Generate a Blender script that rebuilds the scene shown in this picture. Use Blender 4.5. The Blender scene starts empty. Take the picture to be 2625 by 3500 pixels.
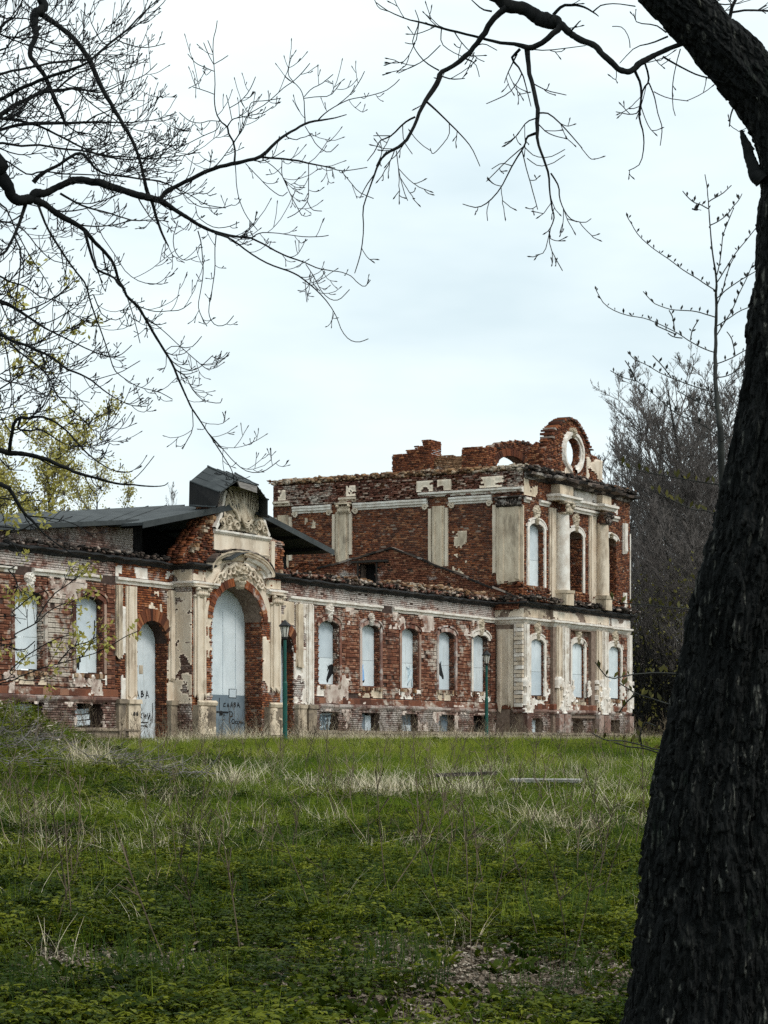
import bpy, math, random
import numpy as np
from mathutils import Vector, Matrix

# ------------------------------------------------------------------ camera, sky, sun, exposure
F_PX, CX, HY, EYE = 7755.0, 1312.5, 2548.0, 1.6      # calibrated from the photograph (2625 x 3500 px)
scene = bpy.context.scene
col = scene.collection
cam_d = bpy.data.cameras.new('camera')
cam = bpy.data.objects.new('camera', cam_d); col.objects.link(cam)
cam.location = (0, 0, EYE); cam.rotation_euler = (math.radians(90), 0, 0)
cam_d.sensor_fit = 'VERTICAL'; cam_d.sensor_height = 36.0; cam_d.sensor_width = 27.0
cam_d.lens = 36.0 * F_PX / 3500.0
cam_d.shift_y = (HY - 1750.0) / 3500.0
cam_d.clip_start = 0.1; cam_d.clip_end = 3000
scene.camera = cam

SUN_EL, SUN_AZ = math.radians(48), math.radians(122)   # azimuth clockwise from +Y (view direction)
world = bpy.data.worlds.new('World'); scene.world = world; world.use_nodes = True
nt = world.node_tree; N = nt.nodes; Lk = nt.links; N.clear()
wo = N.new('ShaderNodeOutputWorld'); bg = N.new('ShaderNodeBackground'); bg.inputs['Strength'].default_value = 0.1
sky = N.new('ShaderNodeTexSky'); sky.sky_type = 'NISHITA'; sky.sun_disc = False
sky.sun_elevation = SUN_EL; sky.sun_rotation = SUN_AZ; sky.dust_density = 4; sky.air_density = 1.2
tc = N.new('ShaderNodeTexCoord'); mp = N.new('ShaderNodeMapping'); mp.inputs['Scale'].default_value = (2.2, 2.2, 7.0)
mp.inputs['Location'].default_value = (0.35, 0.2, 0.62)
no = N.new('ShaderNodeTexNoise'); no.inputs['Scale'].default_value = 1.5; no.inputs['Detail'].default_value = 5; no.inputs['Roughness'].default_value = 0.5
cr = N.new('ShaderNodeValToRGB'); e = cr.color_ramp.elements
e[0].position = 0.32; e[0].color = (0.62, 0.74, 0.79, 1)
e[1].position = 0.60; e[1].color = (0.885, 0.975, 0.98, 1)
m1 = N.new('ShaderNodeVectorMath'); m1.operation = 'SCALE'; m1.inputs['Scale'].default_value = 10.2
mx = N.new('ShaderNodeMix'); mx.data_type = 'RGBA'; mx.inputs['Factor'].default_value = 0.93
Lk.new(tc.outputs['Generated'], mp.inputs['Vector']); Lk.new(mp.outputs['Vector'], no.inputs['Vector'])
Lk.new(no.outputs['Fac'], cr.inputs['Fac']); Lk.new(cr.outputs['Color'], m1.inputs[0])
Lk.new(sky.outputs['Color'], mx.inputs['A']); Lk.new(m1.outputs['Vector'], mx.inputs['B'])
Lk.new(mx.outputs['Result'], bg.inputs['Color']); Lk.new(bg.outputs['Background'], wo.inputs['Surface'])
sun_d = bpy.data.lights.new('sun', 'SUN'); sun_d.energy = 1.5; sun_d.angle = math.radians(18); sun_d.color = (1.0, 0.95, 0.88)
sun = bpy.data.objects.new('sun', sun_d); col.objects.link(sun)
sdir = Vector((math.sin(SUN_AZ) * math.cos(SUN_EL), math.cos(SUN_AZ) * math.cos(SUN_EL), math.sin(SUN_EL)))
sun.rotation_euler = sdir.to_track_quat('Z', 'Y').to_euler(); sun.location = (20, -20, 40)
vs = scene.view_settings; vs.view_transform = 'Standard'; vs.look = 'None'; vs.exposure = 0.30; vs.gamma = 1.0; vs.use_curve_mapping = False
scene.cycles.max_bounces = 6; scene.cycles.diffuse_bounces = 3; scene.cycles.transmission_bounces = 4
scene.cycles.use_denoising = False

random.seed(11); rng = np.random.default_rng(11)

# ------------------------------------------------------------------ helpers
def px(x, y, Y):
    """photo pixel at distance Y -> world point"""
    return np.array([(x - CX) / F_PX * Y, Y, EYE + (HY - y) / F_PX * Y])

def _h(ix, iy, iz, seed):
    h = (ix * 374761393 + iy * 668265263 + iz * 1442695041 + seed * 974634777) & 0xffffffff
    h = ((h ^ (h >> 13)) * 1274126177) & 0xffffffff
    return ((h ^ (h >> 16)) & 0xffff) / 65535.0
def vnoise(p, seed=0):
    p = np.asarray(p, float); i = np.floor(p).astype(np.int64); f = p - i; f = f * f * (3 - 2 * f)
    r = 0
    for dx in (0, 1):
        wx = f[..., 0] if dx else 1 - f[..., 0]
        for dy in (0, 1):
            wy = f[..., 1] if dy else 1 - f[..., 1]
            for dz in (0, 1):
                wz = f[..., 2] if dz else 1 - f[..., 2]
                r = r + wx * wy * wz * _h(i[..., 0] + dx, i[..., 1] + dy, i[..., 2] + dz, seed)
    return r
def fbm(p, seed=0, o=4):
    p = np.asarray(p, float); r = 0; a = 1; t = 0
    for k in range(o):
        r = r + a * vnoise(p * 2 ** k, seed + k); t += a; a *= .5
    return r / t
def n2(x, y, seed=0, o=3):
    return fbm(np.stack(np.broadcast_arrays(np.asarray(x, float), np.asarray(y, float), 0.37), -1), seed, o)

def mk(name, V, faces, mat=None, parent=None, smooth=False, face_attr=None, kind=None, label=None, cat=None, group=None):
    """faces: list of index tuples, or a list of int arrays (each n x 3 / n x 4)"""
    me = bpy.data.meshes.new(name)
    V = np.asarray(V, np.float32).reshape(-1, 3)
    if isinstance(faces, (list, tuple)) and faces and isinstance(faces[0], np.ndarray) and faces[0].ndim == 2:
        arrs = [a for a in faces if len(a)]
        loops = np.concatenate([a.ravel() for a in arrs]); sizes = np.concatenate([np.full(len(a), a.shape[1]) for a in arrs])
        me.vertices.add(len(V)); me.vertices.foreach_set('co', V.ravel())
        me.loops.add(len(loops)); me.loops.foreach_set('vertex_index', loops.astype(np.int32))
        me.polygons.add(len(sizes)); st = np.concatenate([[0], np.cumsum(sizes)[:-1]])
        me.polygons.foreach_set('loop_start', st.astype(np.int32))
        me.update(calc_edges=True)
    else:
        me.from_pydata(V.tolist(), [], [tuple(int(i) for i in f) for f in faces])
    if smooth:
        me.polygons.foreach_set('use_smooth', np.ones(len(me.polygons), bool))
    if face_attr is not None:
        at = me.attributes.new('rnd', 'FLOAT', 'FACE'); at.data.foreach_set('value', np.asarray(face_attr, np.float32))
    if mat is not None: me.materials.append(mat)
    o = bpy.data.objects.new(name, me); col.objects.link(o)
    if parent is not None: o.parent = parent
    tag(o, label, cat, group, kind)
    return o
def tag(o, label=None, cat=None, group=None, kind=None):
    if label: o['label'] = label
    if cat: o['category'] = cat
    if group: o['group'] = group
    if kind: o['kind'] = kind
    return o
def empty(name, loc=(0, 0, 0), rz=0, parent=None):
    o = bpy.data.objects.new(name, None); col.objects.link(o); o.location = loc; o.rotation_euler = (0, 0, rz)
    o.empty_display_size = .2
    if parent is not None: o.parent = parent
    return o

class MB:
    def __init__(s): s.V = []; s.F = []; s.A = []
    def add(s, vs, fs, a=None):
        n = len(s.V); s.V += [tuple(map(float, v)) for v in vs]
        for f in fs: s.F.append(tuple(i + n for i in f)); s.A.append(random.random() if a is None else a)
    def box(s, x0, x1, y0, y1, z0, z1, j=0.0, a=None):
        J = lambda: random.uniform(-j, j) if j else 0
        vs = [(x + J(), y + J(), z + J()) for z in (z0, z1) for y in (y0, y1) for x in (x0, x1)]
        s.add(vs, [(0, 2, 3, 1), (4, 5, 7, 6), (0, 1, 5, 4), (2, 6, 7, 3), (0, 4, 6, 2), (1, 3, 7, 5)], random.random() if a is None else a)
    def prism(s, poly, y0, y1):
        """poly in (x,z), extruded from y0 to y1"""
        n = len(poly)
        vs = [(p[0], y0, p[1]) for p in poly] + [(p[0], y1, p[1]) for p in poly]
        s.add(vs, [tuple(range(n)), tuple(range(2 * n - 1, n - 1, -1))] + [(i, (i + 1) % n, n + (i + 1) % n, n + i) for i in range(n)])
    def grid(s, P, closed=False):
        """P: rows of points -> quads"""
        P = np.asarray(P, float); r, c = P.shape[:2]
        fs = [(i * c + k, i * c + (k + 1) % c, (i + 1) * c + (k + 1) % c, (i + 1) * c + k) for i in range(r - 1) for k in range(c if closed else c - 1)]
        s.add(P.reshape(-1, 3), fs)
    def ell(s, c, r, nu=8, nv=6, rot=None, j=0.0):
        P = []
        for i in range(nv + 1):
            t = math.pi * i / nv; row = []
            for k in range(nu):
                a = 2 * math.pi * k / nu
                v = Vector((math.sin(t) * math.cos(a) * r[0], math.sin(t) * math.sin(a) * r[1], math.cos(t) * r[2])) * (1 + random.uniform(-j, j))
                if rot is not None: v = rot @ v
                row.append((c[0] + v.x, c[1] + v.y, c[2] + v.z))
            P.append(row)
        s.grid(P, True)
    def build(s, name, mat, parent=None, smooth=False, **k):
        return mk(name, s.V, s.F, mat, parent, smooth, face_attr=s.A, **k)

class Tubes:
    def __init__(s): s.g = {}
    def add(s, P, R, sides=4):
        P = np.asarray(P, float); R = np.asarray(R, float)
        s.g.setdefault((len(P), sides), []).append((P, R))
    def arrays(s):
        VV = []; FF = []; base = 0
        for (n, k), L in s.g.items():
            P = np.stack([a for a, _ in L]); R = np.stack([b for _, b in L]); M = len(P)
            T = np.gradient(P, axis=1); T /= np.linalg.norm(T, axis=2, keepdims=True) + 1e-9
            ref = np.broadcast_to(np.array([.06, 1.0, .11]), T.shape).copy()
            par = np.abs((T * ref).sum(2)) > .97; ref[par] = (1, .1, .1)
            U = np.cross(T, ref); U /= np.linalg.norm(U, axis=2, keepdims=True) + 1e-9
            W = np.cross(T, U)
            a = np.arange(k) * 2 * math.pi / k
            V = P[:, :, None, :] + R[:, :, None, None] * (np.cos(a)[None, None, :, None] * U[:, :, None, :] + np.sin(a)[None, None, :, None] * W[:, :, None, :])
            VV.append(V.reshape(-1, 3))
            i, q = np.meshgrid(np.arange(n - 1), np.arange(k), indexing='ij')
            f = np.stack([i * k + q, i * k + (q + 1) % k, (i + 1) * k + (q + 1) % k, (i + 1) * k + q], -1).reshape(-1, 4)
            FF.append((f[None] + (np.arange(M) * n * k)[:, None, None]).reshape(-1, 4) + base); base += M * n * k
        if not VV: return np.zeros((0, 3)), [np.zeros((0, 4), int)]
        return np.concatenate(VV), [np.concatenate(FF)]
    def build(s, name, mat, parent=None, **k):
        V, Fs = s.arrays(); return mk(name, V, Fs, mat, parent, smooth=True, **k)

# ------------------------------------------------------------------ materials
def newmat(name):
    m = bpy.data.materials.new(name); m.use_nodes = True; t = m.node_tree; b = t.nodes['Principled BSDF']
    b.inputs['Specular IOR Level'].default_value = .25
    return m, t, b
def nz(t, scale, detail=4, rough=.55, co=None, sc=None):
    n = t.nodes.new('ShaderNodeTexNoise'); n.inputs['Scale'].default_value = scale; n.inputs['Detail'].default_value = detail; n.inputs['Roughness'].default_value = rough
    if co is None:
        c = t.nodes.new('ShaderNodeTexCoord'); co = c.outputs['Object']
    if sc:
        mpn = t.nodes.new('ShaderNodeMapping'); mpn.inputs['Scale'].default_value = sc; t.links.new(co, mpn.inputs['Vector']); co = mpn.outputs['Vector']
    t.links.new(co, n.inputs['Vector']); return n.outputs['Fac']
def ramp(t, fac, stops):
    r = t.nodes.new('ShaderNodeValToRGB'); e = r.color_ramp.elements
    while len(e) < len(stops): e.new(.5)
    for k, (p, c) in enumerate(stops): e[k].position = p; e[k].color = (*c, 1) if len(c) == 3 else c
    t.links.new(fac, r.inputs['Fac']); return r.outputs['Color']
def mixc(t, fac, a, b, mode='MIX'):
    m = t.nodes.new('ShaderNodeMix'); m.data_type = 'RGBA'; m.blend_type = mode
    for key, v in (('Factor', fac), ('A', a), ('B', b)):
        s = m.inputs[key]
        if hasattr(v, 'is_linked') or isinstance(v, bpy.types.NodeSocket): t.links.new(v, s)
        elif key == 'Factor': s.default_value = v
        else: s.default_value = (*v, 1)
    return m.outputs['Result']
def bump(t, b, h, strength=.4, dist=.02):
    n = t.nodes.new('ShaderNodeBump'); n.inputs['Strength'].default_value = strength; n.inputs['Distance'].default_value = dist
    t.links.new(h, n.inputs['Height']); t.links.new(n.outputs['Normal'], b.inputs['Normal'])
BW = [(0, (0, 0, 0)), (1, (1, 1, 1))]
def bw(t, fac, p0, p1): return ramp(t, fac, [(p0, (0, 0, 0)), (p1, (1, 1, 1))])
def attr(t, name):
    a = t.nodes.new('ShaderNodeAttribute'); a.attribute_name = name; return a.outputs['Fac']

def brick_mat(name, stops, wash=.2, wash_col=(.62, .56, .51), soot=.35, wscale=1.1):
    m, t, b = newmat(name)
    c = ramp(t, attr(t, 'rnd'), stops)
    c = mixc(t, bw(t, nz(t, 9, 3), .3, .75), c, (1.25, 1.1, 1.0), 'MULTIPLY')
    dirt = bw(t, nz(t, .55, 5, .6, sc=(1, 1, .7)), .5, .75)
    d2 = t.nodes.new('ShaderNodeMath'); d2.operation = 'MULTIPLY'; d2.inputs[1].default_value = soot; t.links.new(dirt, d2.inputs[0])
    c = mixc(t, d2.outputs[0], c, (.035, .025, .022))
    w = nz(t, wscale, 7, .72, sc=(1, 1, 1.6))
    k = (.62 - .28 * wash) if wash > 0 else .80
    wl = nz(t, .33, 4, .6, sc=(1, 1, 1.3)); wa = t.nodes.new('ShaderNodeMath'); wa.operation = 'MULTIPLY_ADD'; wa.inputs[1].default_value = .85; wa.inputs[2].default_value = -.425; t.links.new(wl, wa.inputs[0])
    wb = t.nodes.new('ShaderNodeMath'); wb.operation = 'ADD'; t.links.new(w, wb.inputs[0]); t.links.new(wa.outputs[0], wb.inputs[1])
    c = mixc(t, bw(t, wb.outputs[0], k - .02, k + .12), c, wash_col)
    run = bw(t, nz(t, 1.0, 5, .6, sc=(5, 5, .35)), .52, .78)
    r2 = t.nodes.new('ShaderNodeMath'); r2.operation = 'MULTIPLY'; r2.inputs[1].default_value = .55; t.links.new(run, r2.inputs[0]); c = mixc(t, r2.outputs[0], c, (.05, .036, .030))
    c = mixc(t, 1.0, c, (.86, .86, .86), 'MULTIPLY')
    t.links.new(c, b.inputs['Base Color']); b.inputs['Roughness'].default_value = .92
    bump(t, b, nz(t, 26, 4, .7), .5, .02)
    return m
RED = [(0, (.055, .020, .012)), (.3, (.125, .041, .021)), (.6, (.185, .062, .029)), (.85, (.27, .098, .042)), (1, (.38, .19, .10))]
M_red = brick_mat('brick_red', RED, wash=.0, soot=.45)
M_rust = brick_mat('brick_rusticated', [(0, (.085, .034, .022)), (.4, (.165, .062, .037)), (.75, (.24, .098, .056)), (1, (.38, .22, .15))], wash=.26, wash_col=(.62, .54, .46), soot=.5, wscale=1.5)
M_wash = brick_mat('brick_limewashed', [(0, (.16, .08, .065)), (.4, (.28, .17, .14)), (.8, (.42, .31, .27)), (1, (.58, .50, .46))], wash=.5, wash_col=(.58, .52, .48), soot=.5)
M_frz = brick_mat('brick_frieze', [(0, (.08, .032, .022)), (.35, (.16, .062, .042)), (.7, (.25, .125, .09)), (1, (.50, .40, .33))], wash=.24, wash_col=(.58, .51, .44), soot=.5, wscale=1.8)
M_tan = brick_mat('brick_tan', [(0, (.16, .085, .045)), (.4, (.25, .145, .08)), (.8, (.33, .20, .115)), (1, (.42, .30, .20))], wash=.1, soot=.2)
M_plinth = brick_mat('brick_plinth', [(0, (.10, .055, .046)), (.5, (.20, .115, .095)), (.85, (.30, .20, .17)), (1, (.45, .37, .33))], wash=.45, wash_col=(.50, .44, .40), soot=.6)
M_oran = brick_mat('brick_orange', [(0, (.10, .034, .018)), (.35, (.20, .060, .026)), (.7, (.31, .10, .036)), (1, (.42, .20, .10))], wash=.05, soot=.3)
M_scar = brick_mat('brick_brown', [(0, (.10, .036, .022)), (.4, (.19, .070, .040)), (.8, (.26, .105, .058)), (1, (.36, .20, .12))], wash=.05, soot=.35)
M_rub = brick_mat('brick_rubble', [(0, (.06, .03, .02)), (.35, (.17, .085, .045)), (.7, (.34, .21, .11)), (1, (.46, .36, .26))], wash=.3, wash_col=(.5, .43, .34), soot=.3, wscale=2.5)
M_dkrub = brick_mat('rubble_sooty', [(0, (.012, .012, .012)), (.5, (.04, .034, .03)), (.85, (.13, .10, .085)), (1, (.42, .37, .33))], wash=.05, soot=.3)

def simple(name, c1, c2, scale=3, rough=.85, p=(.35, .65), bs=.25, bd=.01, sc=None, c3=None, s3=.8, p3=(.55, .62), bscale=22, metal=0):
    m, t, b = newmat(name)
    c = mixc(t, bw(t, nz(t, scale, 5, .6, sc=sc), *p), c1, c2)
    if c3: c = mixc(t, bw(t, nz(t, s3, 6, .68, sc=sc), *p3), c, c3)
    t.links.new(c, b.inputs['Base Color']); b.inputs['Roughness'].default_value = rough; b.inputs['Metallic'].default_value = metal
    if bs: bump(t, b, nz(t, bscale, 4, .6), bs, bd)
    return m
M_mort = simple('mortar', (.16, .11, .085), (.28, .21, .165), 6)
M_dkmort = simple('mortar_dark', (.035, .022, .018), (.08, .05, .04), 5)
M_plas = simple('plaster_cream', (.56, .45, .34), (.76, .67, .55), 1.6, p=(.3, .7), c3=(.33, .26, .19), s3=.9, p3=(.54, .70), sc=(1.4, 1.4, .55), bs=.35)
M_plasg = simple('plaster_ochre', (.48, .385, .28), (.68, .575, .44), 1.8, c3=(.24, .19, .14), s3=1.1, p3=(.5, .68), sc=(1.5, 1.5, .6), bs=.35)
M_white = simple('stucco_white', (.60, .53, .46), (.82, .78, .72), 3, c3=(.36, .28, .20), s3=1.4, p3=(.58, .70), bs=.25)
M_orn = simple('stucco_ornament', (.40, .33, .24), (.66, .58, .46), 4, c3=(.22, .17, .11), s3=3, p3=(.52, .68), bs=.35)
M_base = simple('plinth_render', (.20, .16, .12), (.36, .29, .21), 1.5, c3=(.10, .08, .065), s3=1.0, p3=(.5, .66), sc=(.8, .8, 1.4), bs=.4)
def board_mat():
    m, t, b = newmat('board_painted_white'); oi = t.nodes.new('ShaderNodeObjectInfo')
    c = mixc(t, bw(t, nz(t, 1.1, 5, .6), .3, .7), (.58, .65, .69), (.76, .82, .855))
    c = mixc(t, 1.0, c, ramp(t, oi.outputs['Random'], [(0, (.74, .77, .80)), (.5, (.93, .93, .93)), (1, (1.0, 1.0, .99))]), 'MULTIPLY')
    c = mixc(t, bw(t, nz(t, 1.0, 6, .65, sc=(7, 7, .45)), .56, .80), c, (.42, .43, .42))
    c = mixc(t, bw(t, nz(t, 9, 5, .7, sc=(1, 1, .6)), .70, .76), c, (.24, .17, .12))
    t.links.new(c, b.inputs['Base Color']); b.inputs['Roughness'].default_value = .5; bump(t, b, nz(t, 2.2, 3, .5), .35, .06); return m
M_board = board_mat()
M_bgrey = simple('door_painted_grey', (.125, .165, .20), (.185, .23, .265), 1.5, .6, bs=.06, bscale=3)
M_black = simple('black_paint', (.006, .007, .008), (.012, .013, .015), 5, .6, bs=0)
M_blue = simple('blue_paint', (.16, .36, .72), (.30, .52, .82), 9, .6, bs=0)
M_grey = simple('grey_paint', (.10, .15, .19), (.2, .27, .32), 8, .6, bs=0)
M_pale = simple('pale_blue_paint', (.52, .66, .75), (.72, .82, .87), 7, .6, bs=0)
M_roof = simple('roofing_felt', (.030, .035, .037), (.055, .062, .064), 1.3, .75, c3=(.085, .095, .095), s3=.7, p3=(.55, .75), bs=.2, bscale=12)
M_dark = simple('dark_wood_and_voids', (.006, .006, .007), (.016, .015, .014), 3, .9, sc=(6, 6, .6))  # near-black for dark wood; also paints the unlit voids behind openings
M_corn = simple('cornice_shadow_dark', (.010, .011, .012), (.032, .032, .033), 2.5, .7, c3=(.10, .085, .075), s3=2.2, p3=(.60, .68))  # near-black puts the shadow line into the cornice's own colour
M_wood = simple('weathered_timber', (.14, .13, .125), (.30, .28, .26), 3, .85, sc=(1, 8, 8), bs=.3)
M_dwood = simple('rotten_timber', (.018, .016, .014), (.05, .042, .036), 3, .9, sc=(1, 8, 8), bs=.3)
M_pole = simple('green_enamel', (.008, .065, .052), (.012, .095, .078), 4, .45, c3=(.03, .05, .04), s3=5, p3=(.62, .7), bs=.1)
M_iron = simple('black_iron', (.008, .009, .009), (.02, .02, .02), 6, .5, bs=.1)
M_glass = simple('opal_glass', (.55, .52, .46), (.66, .63, .58), 3, .3, bs=0)

# ------------------------------------------------------------------ terrain height
def ground_z(x, y):
    x = np.asarray(x, float); y = np.asarray(y, float)
    b = np.clip(.0254 * (y - 13), -.1, 1.5)
    k = 1.5 * np.exp(-((x + 8.6) / 2.6) ** 2 - ((y - 46) / 6.0) ** 2)
    k = k + .35 * np.exp(-((x + 5.0) / 1.6) ** 2 - ((y - 40) / 4.0) ** 2)
    return b + k + .10 * (n2(x * .45, y * .3, 3) - .5) + .05 * (n2(x * 1.7, y * 1.7, 5) - .5)

# ------------------------------------------------------------------ ruined building: local frame, x along the facade, y into it, z up
D0 = 90.0; X0 = (1076 - CX) / F_PX * D0; DX, DY = .4926, .8703
def fpt(x, y, off=0.0):
    """photo pixel -> (x, z) on the facade plane lying off metres behind the wing front"""
    u = (x - CX) / F_PX; bx = X0 - off * DY; by = D0 + off * DX
    s = (by * u - bx) / (DX - DY * u); return s, (HY - y) / F_PX * (by + s * DY)
BLD = empty('ruined_palace', (X0, D0, EYE), math.atan2(DY, DX))
tag(BLD, 'long roofless red brick palace ruin with peeling cream plaster and boarded windows', 'building')
PY, PP, SX = -.8, -1.45, 15.9          # portal plane, pavilion plane, pavilion side wall
XE = 28.0                              # far end of the pavilion
f0_ = lambda y0: (lambda a, d, z: (a, y0 + d, z))
M_frz2 = simple('worn_plaster_pinkish', (.42, .33, .28), (.66, .58, .51), 2.2, c3=(.24, .15, .12), s3=1.6, p3=(.5, .62), bs=.4)
front = lambda y0: (lambda a, d, z: (a, y0 + d, z))
side = lambda a, d, z: (SX + d, a, z)

class Op:
    def __init__(s, a0, a1, zs, zh, rise=.2): s.a0, s.a1, s.zs, s.zh, s.rise = a0, a1, zs, zh, rise; s.c = (a0 + a1) / 2; s.hw = (a1 - a0) / 2
    def head(s, a):
        t = np.clip(np.abs((np.asarray(a, float) - s.c) / s.hw), 0, 1); return s.zh - s.rise + s.rise * np.sqrt(1 - t * t)
    def outline(s, n=12, inset=0.0, zlow=None):
        """left foot, up, over the arch, right foot"""
        L = [(s.a0 + inset, s.zs if zlow is None else zlow)]
        for k in range(n + 1):
            th = math.pi * (1 - k / n); a = s.c + (s.hw - inset) * math.cos(th); L.append((a, s.zh - s.rise + (s.rise - inset * .5) * math.sin(th)))
        L.append((s.a1 - inset, s.zs if zlow is None else zlow)); return L

def wall(name, fr, a0, a1, z0, z1, ops, th, mat, ztop=None, parent=None, **k):
    B = {a0, a1}
    for o in ops:
        if o.rise > 0:
            for q in range(13): B.add(round(o.c - o.hw * math.cos(math.pi * q / 12), 4))
        B.add(o.a0); B.add(o.a1)
    if ztop is not None:
        for q in np.arange(a0, a1, .3): B.add(round(float(q), 4))
    B = sorted(b for b in B if a0 <= b <= a1); m = MB()
    top = (lambda a: float(ztop(a))) if ztop is not None else (lambda a: z1)
    Q = lambda *p: m.add([fr(*q) for q in p], [(0, 1, 2, 3)])
    for b0, b1 in zip(B[:-1], B[1:]):
        mid = (b0 + b1) / 2; cv = sorted([o for o in ops if o.a0 < mid < o.a1], key=lambda o: o.zs)
        lo0 = lo1 = z0
        for o in cv:
            h0, h1 = float(o.head(b0)), float(o.head(b1))
            for d in (0, th): Q((b0, d, lo0), (b1, d, lo1), (b1, d, o.zs), (b0, d, o.zs))
            Q((b0, 0, o.zs), (b1, 0, o.zs), (b1, th, o.zs), (b0, th, o.zs)); Q((b0, 0, h0), (b1, 0, h1), (b1, th, h1), (b0, th, h0))
            lo0, lo1 = h0, h1
        for d in (0, th): Q((b0, d, lo0), (b1, d, lo1), (b1, d, top(b1)), (b0, d, top(b0)))
        Q((b0, 0, top(b0)), (b1, 0, top(b1)), (b1, th, top(b1)), (b0, th, top(b0)))
    for o in ops:
        for a in (o.a0, o.a1): Q((a, 0, o.zs), (a, th, o.zs), (a, th, float(o.head(a))), (a, 0, float(o.head(a))))
    for a in (a0, a1): Q((a, 0, z0), (a, th, z0), (a, th, top(a)), (a, 0, top(a)))
    return m.build(name, mat, parent or BLD, **k)

BOXF = np.array([(0, 1, 3, 2), (4, 6, 7, 5), (0, 4, 5, 1), (2, 3, 7, 6), (0, 2, 6, 4), (1, 5, 7, 3)])
def boxes(name, fr, al, ar, zl, zh, df, db, mat, parent=None, rnd=None, jit=.004, seed=0, **k):
    """many small boxes: arrays of a-left, a-right, z-low, z-high, front depth, back depth"""
    n = len(al); g = np.random.default_rng(seed + 77)
    A = np.stack([al, ar], 1); Dp = np.stack([df, db], 1); Z = np.stack([zl, zh], 1)
    V = np.zeros((n, 8, 3))
    for i in range(8): V[:, i, 0] = A[:, i & 1]; V[:, i, 1] = Dp[:, (i >> 1) & 1]; V[:, i, 2] = Z[:, (i >> 2) & 1]
    V += g.uniform(-jit, jit, V.shape)
    a, d, z = V[..., 0], V[..., 1], V[..., 2]
    V = np.stack(np.broadcast_arrays(*fr(a, d, z)), -1)
    Fs = (BOXF[None] + (np.arange(n) * 8)[:, None, None]).reshape(-1, 4)
    r = g.random(n) if rnd is None else rnd
    return mk(name, V.reshape(-1, 3), [Fs], mat, parent or BLD, face_attr=np.repeat(r, 6), **k)

def bricks(name, fr, a0, a1, z0, z1, ops, mat, keep=None, ztop=None, L=.25, H=.068, J=.014, proud=(.004, .022), miss=.015, seed=0, parent=None):
    g = np.random.default_rng(seed); AL = []; AR = []; ZL = []
    for r in range(int((z1 - z0) / (H + J)) + 1):
        z = z0 + r * (H + J); Lr = L if r % 2 == 0 else L * .5 - J * .5
        a = np.arange(a0 - (r % 3) * .09, a1, Lr + J); al = np.maximum(a, a0); ar = np.minimum(a + Lr, a1); zc = z + H / 2
        ok = ar - al > .05; c = (al + ar) / 2
        for o in ops:
            ins = (zc > o.zs) & (zc < o.head(c)) & (c > o.a0) & (c < o.a1)
            cl = ins & (al < o.a0); ar = np.where(cl, np.minimum(ar, o.a0), ar)
            cr_ = ins & (ar > o.a1); al = np.where(cr_, np.maximum(al, o.a1), al)
            ok &= ~(ins & ~cl & ~cr_)
        c = (al + ar) / 2; ok &= ar - al > .045
        if ztop is not None: ok &= np.array([zc < float(ztop(q)) + .03 for q in c], bool) if len(c) else ok
        else: ok &= zc < z1
        if keep is not None: ok &= keep(c, np.full_like(c, zc))
        ok &= g.random(len(c)) > miss
        AL.append(al[ok]); AR.append(ar[ok]); ZL.append(np.full(ok.sum(), z))
    al, ar, zl = np.concatenate(AL), np.concatenate(AR), np.concatenate(ZL); n = len(al)
    pr = g.uniform(*proud, n) + (g.random(n) < .05) * g.uniform(0, .03, n)
    return boxes(name, fr, al, ar, zl, zl + H * g.uniform(.92, 1.06, n), -pr, np.full(n, .01), mat, parent, seed=seed, kind='stuff')

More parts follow.
